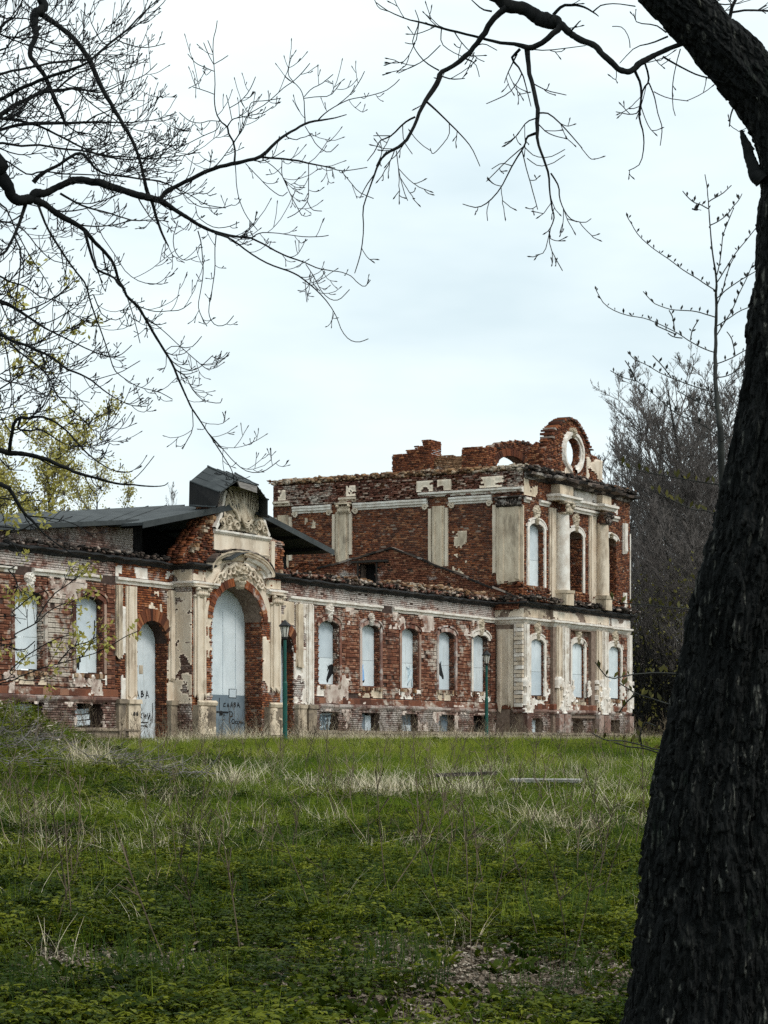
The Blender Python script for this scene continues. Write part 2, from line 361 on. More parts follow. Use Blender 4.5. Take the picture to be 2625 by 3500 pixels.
def plaster(name, fr, a0, a1, z0, z1, mat, cover=.8, cell=.085, proud=.035, low=0.0, edge=.0, seed=0, ops=(), scale=.9, parent=None):
    na, nzz = max(2, int((a1 - a0) / cell)), max(2, int((z1 - z0) / cell))
    ca = a0 + (np.arange(na) + .5) / na * (a1 - a0); cz = z0 + (np.arange(nzz) + .5) / nzz * (z1 - z0)
    A, Z = np.meshgrid(ca, cz, indexing='ij')
    f = n2(A / scale, Z / scale, seed, 5) + low * (1 - (Z - z0) / (z1 - z0))
    if edge: f = f + edge * np.maximum(0, 1 - np.minimum(A - a0, a1 - A) / .25)
    K = f <= np.quantile(f, min(cover, 1))
    for o in ops: K &= ~((A > o.a0) & (A < o.a1) & (Z > o.zs) & (Z < o.head(A)))
    g = np.random.default_rng(seed + 5)
    ga = a0 + np.arange(na + 1) / na * (a1 - a0); gz = z0 + np.arange(nzz + 1) / nzz * (z1 - z0)
    GA, GZ = np.meshgrid(ga, gz, indexing='ij')
    ja = g.uniform(-.4, .4, GA.shape) * cell; jz = g.uniform(-.4, .4, GA.shape) * cell
    ja[[0, -1], :] = 0; jz[:, [0, -1]] = 0
    GA = GA + ja; GZ = GZ + jz
    GD = -proud + (n2(GA * 1.3, GZ * 1.3, seed + 9) - .5) * .02
    nv = GA.size; idx = np.arange(nv).reshape(GA.shape)
    Vf = np.stack(np.broadcast_arrays(*fr(GA, GD, GZ)), -1).reshape(-1, 3); Vb = np.stack(np.broadcast_arrays(*fr(GA, np.full_like(GA, .004), GZ)), -1).reshape(-1, 3)
    I, Jx = np.nonzero(K); Fs = [np.stack([idx[I, Jx], idx[I + 1, Jx], idx[I + 1, Jx + 1], idx[I, Jx + 1]], 1)]
    Kp = np.pad(K, 1)
    for di, dj, p, q in ((-1, 0, (0, 0), (0, 1)), (1, 0, (1, 0), (1, 1)), (0, -1, (0, 0), (1, 0)), (0, 1, (0, 1), (1, 1))):
        s = ~Kp[I + 1 + di, Jx + 1 + dj]; i, j = I[s], Jx[s]
        e0, e1 = idx[i + p[0], j + p[1]], idx[i + q[0], j + q[1]]
        Fs.append(np.stack([e0, e1, e1 + nv, e0 + nv], 1))
    return mk(name, np.concatenate([Vf, Vb]), Fs, mat, parent or BLD)

def sweep(name, path, prof, mat, jit=.006, step=.45, gaps=0.0, seed=0, parent=None, **k):
    """moulding: profile of (outward, z) carried along a plan path of (x, y)"""
    g = random.Random(seed); pts = [Vector(p) for p in path]; R = []
    def off(i):
        d = []
        if i > 0: d.append((pts[i] - pts[i - 1]).normalized())
        if i < len(pts) - 1: d.append((pts[i + 1] - pts[i]).normalized())
        ns = [Vector((q.y, -q.x)) for q in d]
        if len(ns) == 1: return ns[0]
        s = ns[0] + ns[1]; s.normalize(); return s / max(.35, s.dot(ns[0]))
    P = []
    for i in range(len(pts)):
        P.append((pts[i], off(i)))
        if i < len(pts) - 1:
            L = (pts[i + 1] - pts[i]).length; n = int(L / step); dd = (pts[i + 1] - pts[i]).normalized(); nn = Vector((dd.y, -dd.x))
            for q in range(1, n): P.append((pts[i].lerp(pts[i + 1], q / n), nn))
    m = MB(); rows = []
    def flush():
        if len(rows) > 1:
            m.grid(rows); n = len(prof)
            m.add(rows[0], [tuple(range(n))]); m.add(rows[-1], [tuple(range(n))])
        rows.clear()
    for p, o in P:
        if gaps and g.random() < gaps: flush(); continue
        dz = g.uniform(-jit, jit); do = g.uniform(-jit, jit)
        rows.append([(p.x + o.x * (q[0] + (do if q[0] > .001 else 0)), p.y + o.y * (q[0] + (do if q[0] > .001 else 0)), q[1] + dz + g.uniform(-jit, jit) * .6) for q in prof])
    flush()
    return m.build(name, mat, parent or BLD, **k)

def band(name, pts, w0, w1, d0, d1, fr, mat, parent=None, jit=.0, skip=0.0, steps=None, seed=0):
    """raised strip following an outline in the wall plane, from w0 to w1 outside the line, front at depth d0"""
    g = random.Random(seed); m = MB(); n = len(pts); rows = []
    for i in range(n):
        a = Vector(pts[max(0, i - 1)]); b = Vector(pts[min(n - 1, i + 1)]); t = (b - a).normalized(); nn = Vector((-t.y, t.x)); p = Vector(pts[i])
        J = lambda: g.uniform(-jit, jit)
        q = steps or [(w0, d1), (w0, d0), (w1, d0), (w1, d1)]
        rows.append([fr(p.x + nn.x * (w + J()), d + J() * .5, p.y + nn.y * (w + J())) for w, d in q])
        if skip and g.random() < skip:
            if len(rows) > 1: m.grid(rows)
            rows = []
    if len(rows) > 1: m.grid(rows)
    return m.build(name, mat, parent or BLD)

def pilaster(name, fr, a0, a1, z0, z1, mat, proud=.14, ragged=.12, inset=True, seed=0, parent=None, taper=0):
    w = a1 - a0; p = proud; g = random.Random(seed)
    pr = [(0, 0), (0, -p * .55), (.12 * w, -p * .55), (.13 * w, -p)]
    if inset and w > .5: pr += [(.27 * w, -p), (.30 * w, -p + .045), (.70 * w, -p + .045), (.73 * w, -p)]
    pr += [(.87 * w, -p), (.88 * w, -p * .55), (w, -p * .55), (w, 0)]
    n = max(3, int((z1 - z0) / .35)); rows = []
    for i in range(n + 1):
        rows.append([fr(a0 + q[0] + g.uniform(-.008, .008), q[1] + (g.uniform(-.01, .01) if q[1] else 0), (z0 + (g.uniform(-ragged, ragged) if i == 0 else 0)) + (z1 - z0) * i / n) for q in pr])
    m = MB(); m.grid(rows); m.add(rows[-1], [tuple(range(len(pr)))]); m.add(rows[0], [tuple(range(len(pr)))])
    return m.build(name, mat, parent or BLD)

def ornament(name, fr, c, z, w, h, mat, parent=None, seed=0, depth=.14):
    """carved keystone mask: beard, mouth, nose, brow and a wig of curls, as relief on the wall"""
    pv = [0, .08, .2, .32, .46, .58, .7, .82, .93, 1.0]; pw = [.16, .26, .40, .62, .56, .74, .92, .80, .52, .2]; rows = []
    for v in np.linspace(0, 1, 34):
        hw = float(np.interp(v, pv, pw)) * w * .5; r = []
        for t in np.linspace(-1, 1, 27):
            H = (1 - t * t) ** .5 * (.75 + .35 * math.sin(v * 3.0)); x = t * hw / (w * .5)
            H += .5 * math.exp(-(x / .12) ** 2 - ((v - .46) / .10) ** 2) + .28 * math.exp(-((v - .585) / .035) ** 2) * (abs(x) < .5)
            H -= .5 * math.exp(-((abs(x) - .26) / .10) ** 2 - ((v - .53) / .035) ** 2) + .4 * math.exp(-(x / .22) ** 2 - ((v - .33) / .022) ** 2)
            if v < .30: H += .22 * math.sin(x * 26 + v * 9)
            if v > .62 or abs(x) > .52: H += .34 * math.sin(x * 15 + seed) * math.sin(v * 34 + abs(x) * 9)
            H += (float(vnoise(np.array([x * 7, v * 12, seed * 1.3]))) - .5) * .5
            r.append(fr(c + t * hw, -max(0, H) * depth - (.015 if abs(t) < .98 else -.02), z + (v - .05) * h))
        rows.append(r)
    m = MB(); m.grid(rows); return m.build(name, mat, parent or BLD)

def capital(name, fr, a0, a1, z0, z1, mat, depth=.22, parent=None, seed=0):
    st = random.getstate(); random.seed(seed); m = MB(); w = a1 - a0; h = z1 - z0
    def bx_(x0, x1, d, za, zb):
        vs = [fr(x, y, zz) for zz in (za, zb) for y in (-d, 0) for x in (x0, x1)]
        m.add(vs, [(0, 2, 3, 1), (4, 5, 7, 6), (0, 1, 5, 4), (2, 6, 7, 3), (0, 4, 6, 2), (1, 3, 7, 5)])
    bx_(a0 - .08, a1 + .08, depth + .06, z1 - h * .16, z1); bx_(a0, a1, depth - .07, z0 - .05, z0 + .03)
    for s, a in ((-1, a0 + .04), (1, a1 - .04)):
        x, y, q = fr(a, -depth, z1 - h * .34); m.ell((x, y, q), (h * .22, .09, h * .22), 10, 6)
        x, y, q = fr(a, -depth - .08, z1 - h * .34); m.ell((x, y, q), (h * .1, .05, h * .1), 8, 5)
    n = max(4, int(w / .11))
    for r in range(2):
        for k in range(n):
            x, y, q = fr(a0 + (k + .5 + (.5 if r else 0) * (k < n - 1)) * w / n, -depth + .04 + .05 * r, z0 + h * (.22 + .30 * r)); m.ell((x, y, q), (w / n * .40, .07, h * .24), 7, 6, j=.2)
    random.setstate(st); return m.build(name, mat, parent or BLD, smooth=True)

# ---------------- openings
WC = [1.05, 4.40, 7.75, 11.10, 14.38]; LC = [-21.35, -18.06, -14.80]; HW = .775
w_ops = [Op(c - HW, c + HW, 2.43, 5.0, .24) for c in WC]; l_ops = [Op(c - HW, c + HW, 2.46, 5.06, .22) for c in LC]
wb_ops = [Op(c - .76, c + .70, .62, 1.36, .05) for c in WC]; lb_ops = [Op(c - .76, c + .72, .63, 1.42, .05) for c in LC]
dl = Op(-12.07, -10.20, -.3, 4.42, .80); dr = Op(-3.47, -1.60, -.3, 4.42, .80)
arch = Op(-8.52, -5.11, -.4, 5.86, 1.25)
P_C = [17.25, 21.72, 26.05]; p_ops = [Op(c - .72, c + .72, 2.28, 4.9, .24) for c in P_C]; pb_ops = [Op(c - .6, c + .6, .56, 1.24, .04) for c in P_C]
U_C = [17.15, 21.45, 25.55]; u_ops = [Op(c - .80, c + .80, 7.30, 10.2, .30) for c in U_C]

# ---------------- masses (brick core with mortar face), every opening cut through
rag = lambda base, amp, seed: (lambda a: base + amp * (float(n2(a * 1.3, .5, seed, 3)) - .5) * 2)
wall('wing_wall', front(0), -3.85, SX + .02, -.9, 6.35, w_ops + wb_ops + [dr], .62, M_dkmort, ztop=rag(6.62, .16, 4))
wall('wing_wall', front(0), -28, -9.78, -.9, 6.35, l_ops + lb_ops + [dl], .62, M_dkmort, ztop=rag(6.62, .12, 6))
wall('portal_wall', front(PY), -9.78, -3.85, -.9, 6.5, [arch], .9, M_mort)
wall('portal_return', lambda a, d, z: (-9.78 + d, a, z), PY + .004, 0, -.9, 6.45, [], .5, M_mort)
wall('portal_return', lambda a, d, z: (-3.85 - d, a, z), PY + .004, 0, -.9, 6.45, [], .5, M_mort)
wall('pavilion_front_wall', front(PP), SX, XE, -.9, 12.2, p_ops + pb_ops + u_ops, .7, M_mort, ztop=rag(12.45, .10, 9))
sd_ops = [Op(6.17, 7.11, 6.0, 8.58, 0)]
wall('pavilion_side_wall', side, PP + .004, 12.0, -.9, 12.4, sd_ops, .6, M_mort, ztop=rag(12.55, .12, 12))
wall('pavilion_end_wall', lambda a, d, z: (XE - d, a, z), PP + .004, 12.0, -.9, 12.2, [Op(1, 2.6, 7.3, 10.2, .3), Op(5, 6.6, 7.3, 10.2, .3)], .6, M_mort, ztop=rag(12.3, .15, 14))
wall('pavilion_back_wall', lambda a, d, z: (a, 12.0 - d, z), SX, XE, -.9, 12.2, [Op(17, 18.6, 7.3, 10.2, .3), Op(20.5, 22.1, 7.3, 10.2, .3), Op(24, 25.6, 7.3, 10.2, .3)], .6, M_mort, ztop=rag(12.2, .15, 15))
wall('inner_wall', lambda a, d, z: (a, 3.6 + d, z), SX + .6, XE - .6, 6.5, 11.6, [Op(24.6, 26.2, 6.6, 9.4, .3)], .4, M_plasg, ztop=rag(11.4, .3, 16))
wall('inner_wall', lambda a, d, z: (23.0 + d, a, z), PP + .7, 3.6, 6.5, 11.8, [], .4, M_red, ztop=rag(11.6, .3, 18))
m = MB(); m.box(SX + .6, XE - .6, PP + .7, 11.4, 6.25, 6.5); m.build('upper_floor', M_dkmort, BLD)

# ---------------- brick facing
bricks('brickwork', front(0), -28, -13.3, 5.84, 6.34, [], M_wash, seed=1); bricks('brickwork', front(0), -.2, SX, 5.84, 6.34, [], M_wash, seed=2)
bricks('brickwork', front(0), -13.3, -9.8, 4.3, 6.4, [dl], M_oran, seed=3, keep=lambda a, z: (z > 3.9))
bricks('brickwork', front(0), -13.3, -9.8, -.2, 4.3, [dl], M_red, seed=4)
bricks('brickwork', front(0), -3.85, -.2, -.2, 6.34, [dr], M_wash, seed=5)
for L_, a0, a1, sd in ((lb_ops, -28, -13.3, 6), (wb_ops, -.2, SX, 7)):
    bricks('brickwork', front(-.05), a0, a1, .6, 1.5, L_, M_plinth, seed=sd, proud=(.004, .02))
bricks('brickwork', front(PP - .05), SX, XE, .6, 1.5, pb_ops, M_plinth, seed=8)
bricks('brickwork', front(PY), -9.78, -3.85, 1.0, 6.4, [arch], M_oran, seed=9)
bricks('brickwork', front(PY), -9.78, -3.85, -.3, 1.0, [arch], M_plinth, seed=10)
bricks('brickwork', front(PP), SX, XE, 6.6, 12.4, u_ops, M_red, seed=11, ztop=rag(12.45, .10, 9), miss=.03)
tri = lambda a: 9.23 - np.where(a < 5.32, (5.32 - a) * .385, (a - 5.32) * .20)
bricks('brickwork', side, PP, 12, 6.2, 12.6, sd_ops, M_red, seed=12, ztop=rag(12.55, .12, 12), keep=lambda a, z: z > tri(a), miss=.02)
bricks('brickwork', lambda a, d, z: side(a, d - .16, z), -1.3, 9.4, 6.2, 9.3, sd_ops, M_scar, seed=13, keep=lambda a, z: z < tri(a), proud=(.0, .03))
m = MB()
for p, q in (((5.32, 9.30), (-1.3, 6.75)), ((5.32, 9.30), (9.4, 8.48))):
    L = Vector((q[0] - p[0], q[1] - p[1])); n = 10
    for k in range(n):
        a, b = Vector(p) + L * (k / n), Vector(p) + L * ((k + 1) / n); jj = random.uniform(-.03, .03)
        m.add([(SX - .24, a.x, a.y + jj), (SX - .24, b.x, b.y + jj), (SX - .24, b.x, b.y - .09 + jj), (SX - .24, a.x, a.y - .09 + jj), (SX, a.x, a.y + jj), (SX, b.x, b.y + jj), (SX, b.x, b.y - .09 + jj), (SX, a.x, a.y - .09 + jj)],
              [(0, 1, 2, 3), (0, 4, 5, 1), (3, 2, 6, 7), (0, 3, 7, 4), (1, 5, 6, 2)])
m.build('roof_scar', M_dkrub, BLD)
m = MB(); m.box(SX - .22, SX + .05, 6.10, 6.17, 6.0, 8.62); m.box(SX - .22, SX + .05, 7.11, 7.2, 6.0, 8.62); m.box(SX - .3, SX + .05, 5.5, 7.5, 8.62, 8.72); m.build('doorway_timber', M_dwood, BLD)
m = MB(); m.box(SX + .5, SX + .56, 6.0, 7.3, 6.0, 8.7); m.build('doorway_dark_sheet', M_dark, BLD)  # black sheet paints the unlit space behind the open doorway
# brick reveals of the big openings
for o, fr, th, mt, sd in ((arch, front(PY), .75, M_red, 21), (dl, front(0), .5, M_red, 22), (dr, front(0), .5, M_red, 23)):
    bricks('reveal_brickwork', lambda a, d, z, o=o, y0=fr(0, 0, 0)[1]: (o.a1 + d, y0 + a, z), .0, th, -.2, o.zh - o.rise, [], mt, seed=sd, L=.24)
for o in u_ops + p_ops + w_ops + l_ops:
    y0 = PP if o in u_ops or o in p_ops else 0
    bricks('reveal_brickwork', lambda a, d, z, o=o, y0=y0: (o.a1 + d, y0 + a, z), .0, .26 if o not in u_ops[1:] else .7, o.zs, o.zh - o.rise, [], M_rust if y0 == 0 else M_red, seed=int(o.c * 7) % 97)

bricks('brickwork', lambda a, d, z: (-9.78 + d, a, z), PY, -.02, -.3, 6.4, [], M_plinth, seed=24)
# ---------------- voussoirs of the brick arches, each brick its own part
def voussoirs(o, y0, rad, n, mat):
    for k in range(n):
        t0, t1 = math.pi * (1 - (k + .06) / n), math.pi * (1 - (k + .94) / n); m = MB(); vs = []
        for d in (-.05 - random.uniform(0, .03), .12):
            for t, r in ((t0, 0), (t1, 0), (t1, rad), (t0, rad)):
                vs.append((o.c + (o.hw + r) * math.cos(t), y0 + d, o.zh - o.rise + (o.rise + r) * math.sin(t)))
        m.add(vs, [(0, 1, 2, 3), (4, 7, 6, 5), (0, 4, 5, 1), (1, 5, 6, 2), (2, 6, 7, 3), (3, 7, 4, 0)], random.random())
        m.build('voussoir', mat, BLD)
voussoirs(arch, PY, .30, 40, M_oran); voussoirs(dl, 0, .42, 26, M_red); voussoirs(dr, 0, .42, 26, M_red)

# ---------------- rusticated courses between the windows, each course a part
def rustic(y0, a0, a1, z0, z1, mat, seed):
    g = random.Random(seed); H = .163; n = int((z1 - z0) / H)
    for r in range(n):
        if g.random() < .015: continue
        z = z0 + r * H; m = MB(); aa = a0; e0 = g.uniform(-.01, .02); first = True
        while aa < a1 - .02:      # the course is laid of bricks two high, with thin joints
            ln = g.choice((.25, .25, .125)); b = min(a1, aa + ln); pr = .05 + g.uniform(-.012, .012)
            if g.random() > .03:
                m.box(aa + (e0 if first else 0), b - .008, y0 - pr, y0 + .01, z + .014, z + H * .5 - .003, .004, g.random())
                m.box(aa + (e0 if first else 0), b - .008, y0 - pr + g.uniform(-.006, .006), y0 + .01, z + H * .5 + .003, z + H - .014, .004, g.random())
            aa = b; first = False
        if m.V: m.build('rustic_course', mat, BLD)
edges = lambda cs, lo, hi, hw: [(lo, cs[0] - hw)] + [(a + hw, b - hw) for a, b in zip(cs[:-1], cs[1:])] + [(cs[-1] + hw, hi)]
for k, (a0, a1) in enumerate(edges(WC, -.18, SX - .02, .97)): rustic(0, a0, a1, 1.96, 5.56, M_rust, 30 + k)
for k, (a0, a1) in enumerate(edges(LC, -23, -13.35, .97)): rustic(0, a0, a1, 1.96, 5.56, M_rust, 50 + k)
for k, (a0, a1) in enumerate([(16.25, 16.34), (18.16, 18.86), (20.16, 20.80), (22.64, 23.36), (24.55, 25.16), (26.94, 27.55)]): rustic(PP, a0, a1, 1.96, 5.5, M_rust, 70 + k)
# brick round the windows
for o in w_ops + l_ops: bricks('brickwork', front(0), o.a0 - .2, o.a1 + .2, 1.96, 5.56, [o], M_rust, seed=int(o.c * 3) % 89)
for o in p_ops: bricks('brickwork', front(PP), o.a0 - .18, o.a1 + .18, 1.96, 5.56, [o], M_rust, seed=int(o.c * 3) % 89)

# ---------------- horizontal mouldings
wingL = [(-28, 0), (-9.78, 0)]; wingR = [(-3.85, 0), (SX, 0)]
pav = [(SX, 0), (SX, PP), (18.6, PP), (18.6, PP - .2), (24.9, PP - .2), (24.9, PP), (XE, PP), (XE, 6)]
corn = [(0, 6.30), (.06, 6.32), (.10, 6.40), (.28, 6.45), (.30, 6.46), (.30, 6.51), (.05, 6.55), (0, 6.55)]
sweep('cornice', wingL, corn, M_corn, seed=1, jit=.03, step=.3); sweep('cornice', wingR, corn, M_corn, seed=2, jit=.03, step=.3)
sweep('cornice', pav, corn, M_corn, seed=3, jit=.03, step=.3)
sweep('cornice', [(-9.78, 0), (-9.78, PY), (-8.6, PY)], corn, M_corn, seed=4); sweep('cornice', [(-5.05, PY), (-3.85, PY), (-3.85, 0)], corn, M_corn, seed=5)
arcp = [(0, 5.60), (.05, 5.61), (.07, 5.69), (.14, 5.73), (.14, 5.81), (.02, 5.84), (0, 5.84)]
sweep('string_moulding', [(-28, 0), (-13.3, 0)], arcp, M_white, seed=6, gaps=.04, jit=.01); sweep('string_moulding', [(-.2, 0), (SX, 0)], arcp, M_white, seed=7, gaps=.05, jit=.01)
sweep('string_moulding', [(p[0], p[1]) for p in pav[:7]], [(0, 5.52)] + [(q[0] * 1.5, q[1]) for q in arcp[1:-1]] + [(0, 5.86)], M_white, seed=8, jit=.008)
sweep('string_moulding', [(-13.3, 0), (-9.78, 0)], arcp, M_white, seed=6, gaps=.08, jit=.01); sweep('string_moulding', [(-3.85, 0), (-.2, 0)], arcp, M_white, seed=17, gaps=.2, jit=.01)
pl = [(0, 1.46), (.08, 1.48), (.13, 1.56), (.13, 1.63), (.05, 1.67), (0, 1.67)]
full = [(-28, 0), (-9.78, 0), (-9.78, PY), (-8.52, PY)]; full2 = [(-5.11, PY), (-3.85, PY), (-3.85, 0), (SX, 0)] + pav[1:7]
for p in ([(-28, 0), (-13.2, 0)], [(-.2, 0), (SX, 0)] + pav[1:7]): sweep('plinth_moulding', p, pl, M_plinth, seed=9, gaps=.03, jit=.014)
sw = [(0, 1.67), (.055, 1.68), (.055, 1.90), (.03, 1.93), (0, 1.93)]
for p in ([(-28, 0), (-13.2, 0)], [(-.2, 0), (SX, 0)] + pav[1:7]): sweep('smooth_band', p, sw, M_rust, seed=10, jit=.008)
bs = [(0, -.9), (.14, -.9), (.14, .48), (.22, .50), (.22, .56), (.04, .60), (0, .60)]
for p in ([(-28, 0), (-12.2, 0)], [(-1.5, 0), (SX, 0)] + pav[1:8]): sweep('base_course', p, bs, M_base, seed=11, jit=.012)
bs2 = [(0, -.9), (.12, -.9), (.12, .30), (0, .34)]
for p in ([(-10.1, 0), (-9.78, 0), (-9.78, PY), (-8.55, PY)], [(-5.08, PY), (-3.85, PY), (-3.85, 0), (-3.5, 0)]): sweep('base_course', p, bs2, M_base, seed=12, jit=.014)
# plaster crust left on the band under the pavilion cornice and on the portal frieze
plaster('plaster_patch', front(PP - .2), 18.6, 24.9, 5.86, 6.24, M_plas, .85, seed=31); plaster('plaster_patch', front(PP), XE - 3.1, XE, 5.86, 6.24, M_white, .7, seed=32)
plaster('plaster_patch', front(PP), SX, 18.6, 5.86, 6.24, M_plasg, .7, seed=33)
plaster('plaster_patch', lambda a, d, z: side(a, d, z), PP, 0, 5.86, 6.24, M_plas, .7, seed=34)

for a0, a1, L_, sd in ((-23, -13.35, l_ops, 1), (-.2, SX - .1, w_ops, 2)):
    plaster('plaster_patch', f0_(0), a0, a1, 4.9, 5.6, M_frz2, .17, seed=sd + 500, proud=.062, scale=1.3, ops=L_, cell=.07); plaster('plaster_patch', f0_(0), a0, a1, 1.7, 3.0, M_frz2, .10, seed=sd + 510, proud=.064, scale=1.1, ops=L_, cell=.07)
    plaster('plaster_patch', f0_(-.05), a0, a1, .62, 1.46, M_frz2, .2, seed=sd + 520, proud=.03, scale=.8, ops=lb_ops + wb_ops, cell=.07)
# ---------------- windows
def window(o, y0, board=True, horse=None, key=None, sur=M_white, rec=.25, skip=.10, seed=0, base=False):
    W = empty('window', (0, 0, 0), 0, BLD); fr = front(y0); g = random.Random(seed)
    if board:
        O = o.outline(14, .012); zm = o.zs + (o.zh - o.zs) * .42; d = y0 + rec
        lowp = [(O[0][0], o.zs + .01 + g.uniform(0, .05)), (O[0][0], zm), (O[-1][0], zm + .012), (O[-1][0], o.zs + .01 + g.uniform(0, .05))]
        up = [(O[0][0], zm + .012)] + O[1:-1] + [(O[-1][0], zm + .024)]
        for q, pl_ in enumerate((lowp, up)):
            m = MB(); m.prism(pl_, d + q * .004, d + .03); m.build('board', M_board, W)
    if not base:
        out = o.outline(12)
        band('surround', out, .0, .20 if y0 else .16, -.075, .01, fr, sur, W, jit=.016, skip=skip, seed=seed)
        band('surround_rim', [p for p in out[1:-1]], .20, .27, -.10, .01, fr, sur, W, jit=.012, skip=.12, seed=seed + 1)
        m = MB()
        for k in range(9): # broken sill
            a = o.a0 - .1 + k * (o.a1 - o.a0 + .2) / 9
            if g.random() < .75: m.box(a, a + .17, y0 - .05 - g.uniform(0, .07), y0 + .05, o.zs - .14 - g.uniform(0, .05), o.zs - .02, .02)
        if m.V: m.build('sill', M_rub, W)
        plaster('sill_apron', fr, o.a0 - .22, o.a1 + .22, o.zs - .46, o.zs - .05, M_white if seed % 2 else M_plasg, .55, seed=seed + 40, parent=W, cell=.07, scale=.4)
    if key: ornament('keystone_mask', fr, o.c, o.zh - .02, key[0], key[1], M_orn if key[2] else M_white, W, seed=seed)
    return W
wins = []
for k, o in enumerate(l_ops): wins.append(window(o, 0, sur=M_frz, key=(.6, .66, 0) if k == 1 else None, seed=k + 1, skip=.18))
keys = [(.66, .74, 0), (.40, .52, 0), None, None, (.62, .78, 1)]
for k, o in enumerate(w_ops): wins.append(window(o, 0, sur=(M_frz, M_wash, M_frz, M_wash, M_white)[k], key=keys[k], seed=k + 11))
for k, o in enumerate(p_ops): window(o, PP, key=(.72, .85, 1), seed=k + 21, skip=.06, rec=.10)
for k, o in enumerate(u_ops): window(o, PP, board=(k == 0), key=(.75, .9, 1) if k < 2 else (.5, .28, 1), seed=k + 31, skip=.05 if k < 2 else .4)
def base_window(o, y0, i):
    W = empty('basement_window', (0, 0, 0), 0, BLD); g = random.Random(i); d = y0 + .30
    kinds = ['sheet', 'bent', 'graffiti', 'half', 'white', 'dark', 'void', 'rag', 'void', 'void'][i]
    m = MB(); m.box(o.a0 - .02, o.a1 + .02, y0 + .5, y0 + .54, o.zs, o.zh); m.build('backing', M_dark, W)  # black sheet stands in for the unlit cellar behind the opening
    if kinds in ('sheet', 'rag'): m = MB(); m.prism([(o.a0, o.zs), (o.a1 - .25, o.zs), (o.a1 - .2, o.zh - .1), (o.c, o.zh - .05), (o.a0 + .2, o.zh - .12), (o.a0, o.zh - .04)], d, d + .03); m.build('board', M_board, W)
    if kinds == 'bent':
        m = MB(); m.prism([(o.a0, o.zs), (o.a0 + .42, o.zs), (o.a0 + .45, o.zh - .05), (o.a0, o.zh - .08)], d, d + .03); m.build('board', M_board, W)
        for q in range(3): m = MB(); z = o.zs + .12 + q * .2; m.prism([(o.a0 + .46, z - .1), (o.a1 - .3, z - .04), (o.a1 - .28, z + .12), (o.a0 + .46, z + .07)], d + .02 + .03 * q, d + .06 + .03 * q); m.build('board', M_board, W)
    if kinds == 'graffiti': m = MB(); m.prism([(o.a0, o.zs), (o.a1 - .2, o.zs), (o.a1 - .2, o.zh - .05), (o.a0, o.zh - .05)], d, d + .03); m.build('board', M_grey, W)
    if kinds == 'half': m = MB(); m.box(o.a0 + .02, o.a0 + .75, d, d + .03, o.zs, o.zh - .05); m.build('board', M_bgrey, W); m = MB(); m.box(o.a0 + .76, o.a1 - .22, d - .01, d + .02, o.zs, o.zh - .12); m.build('board', M_board, W)
    if kinds == 'white': m = MB(); m.box(o.a0 + .02, o.a1 - .1, d, d + .03, o.zs + .25, o.zh - .03); m.build('board', M_bgrey, W); m = MB(); m.box(o.a0 + .02, o.a1 - .12, d - .02, d + .01, o.zs, o.zs + .25); m.build('board', M_board, W)
    if kinds == 'dark': m = MB(); m.box(o.a0, o.a1 - .1, d, d + .03, o.zs, o.zh - .04); m.build('board', M_bgrey, W)
    return W
for i, o in enumerate(lb_ops[1:]): base_window(o, -.05, i)
bws = [base_window(o, -.05, 2 + i) for i, o in enumerate(wb_ops)]
for i, o in enumerate(pb_ops): base_window(o, PP - .05, 7 + i)

# ---------------- paintings and graffiti: flat paint a few millimetres proud of the boards
def paint(name, polys, off, mat, parent, cx_, cy_, sc_, lift=.006):
    m = MB()
    for P in polys:
        Q = [fpt(cx_ + x * sc_, cy_ + y * sc_, off - lift) for x, y in P]
        m.prism(Q, off - lift, off - lift + .003)
    return m.build(name, mat, parent)
def strokes(name, lines, off, mat, parent, cx_, cy_, sc_, w, lift=.006):
    m = MB(); w *= 1.5; last = None
    for P in lines:
        if name == 'lettering': m = MB()
        Q = [Vector(fpt(cx_ + x * sc_, cy_ + y * sc_, off - lift)) for x, y in P]
        for a, b in zip(Q[:-1], Q[1:]):
            wv = w * random.uniform(.7, 1.25); t = (b - a).normalized() * wv * .35; n = Vector((-t.y, t.x)) / .35 * .5; a2, b2 = a - t, b + t
            m.prism([tuple(a2 - n), tuple(b2 - n), tuple(b2 + n), tuple(a2 + n)], off - lift + random.uniform(0, .002), off - lift + .004)
        if name == 'lettering': m.build('letter_stroke', mat, parent)
    return None if name == 'lettering' else m.build(name, mat, parent)
k1 = (1080, 2240, 160 / 1659)
tag(paint('horse_painting', [[(375, 310), (410, 395), (425, 470), (400, 500), (405, 580), (420, 520), (455, 480), (440, 560), (405, 700), (370, 830), (370, 890), (390, 960), (430, 960), (450, 850), (500, 790), (560, 690), (575, 640), (600, 700), (620, 800), (630, 1000), (650, 1000), (660, 330), (600, 325), (545, 312), (510, 325), (480, 355), (462, 265), (460, 355), (430, 385), (415, 385)]], .25, M_black, wins[3], *k1), 'black painted horse head')
k2 = (1220, 2240, 110 / 1659)
tag(paint('horse_painting', [[(180, 560), (230, 510), (240, 430), (285, 365), (262, 500), (300, 500), (350, 460), (330, 530), (320, 600), (350, 750), (370, 950), (385, 1200), (390, 1330), (340, 1415), (295, 1370), (280, 1280), (230, 1150), (200, 1040), (180, 900)]], .25, M_blue, wins[4], *k2), 'blue painted horse head')
paint('horse_muzzle', [[(295, 1330), (340, 1290), (390, 1240), (388, 1340), (340, 1415), (300, 1380)], [(245, 765), (280, 770), (280, 835), (245, 830)]], .25, M_black, wins[4], *k2, lift=.011)
k3 = (1360, 2250, 200 / 1659)
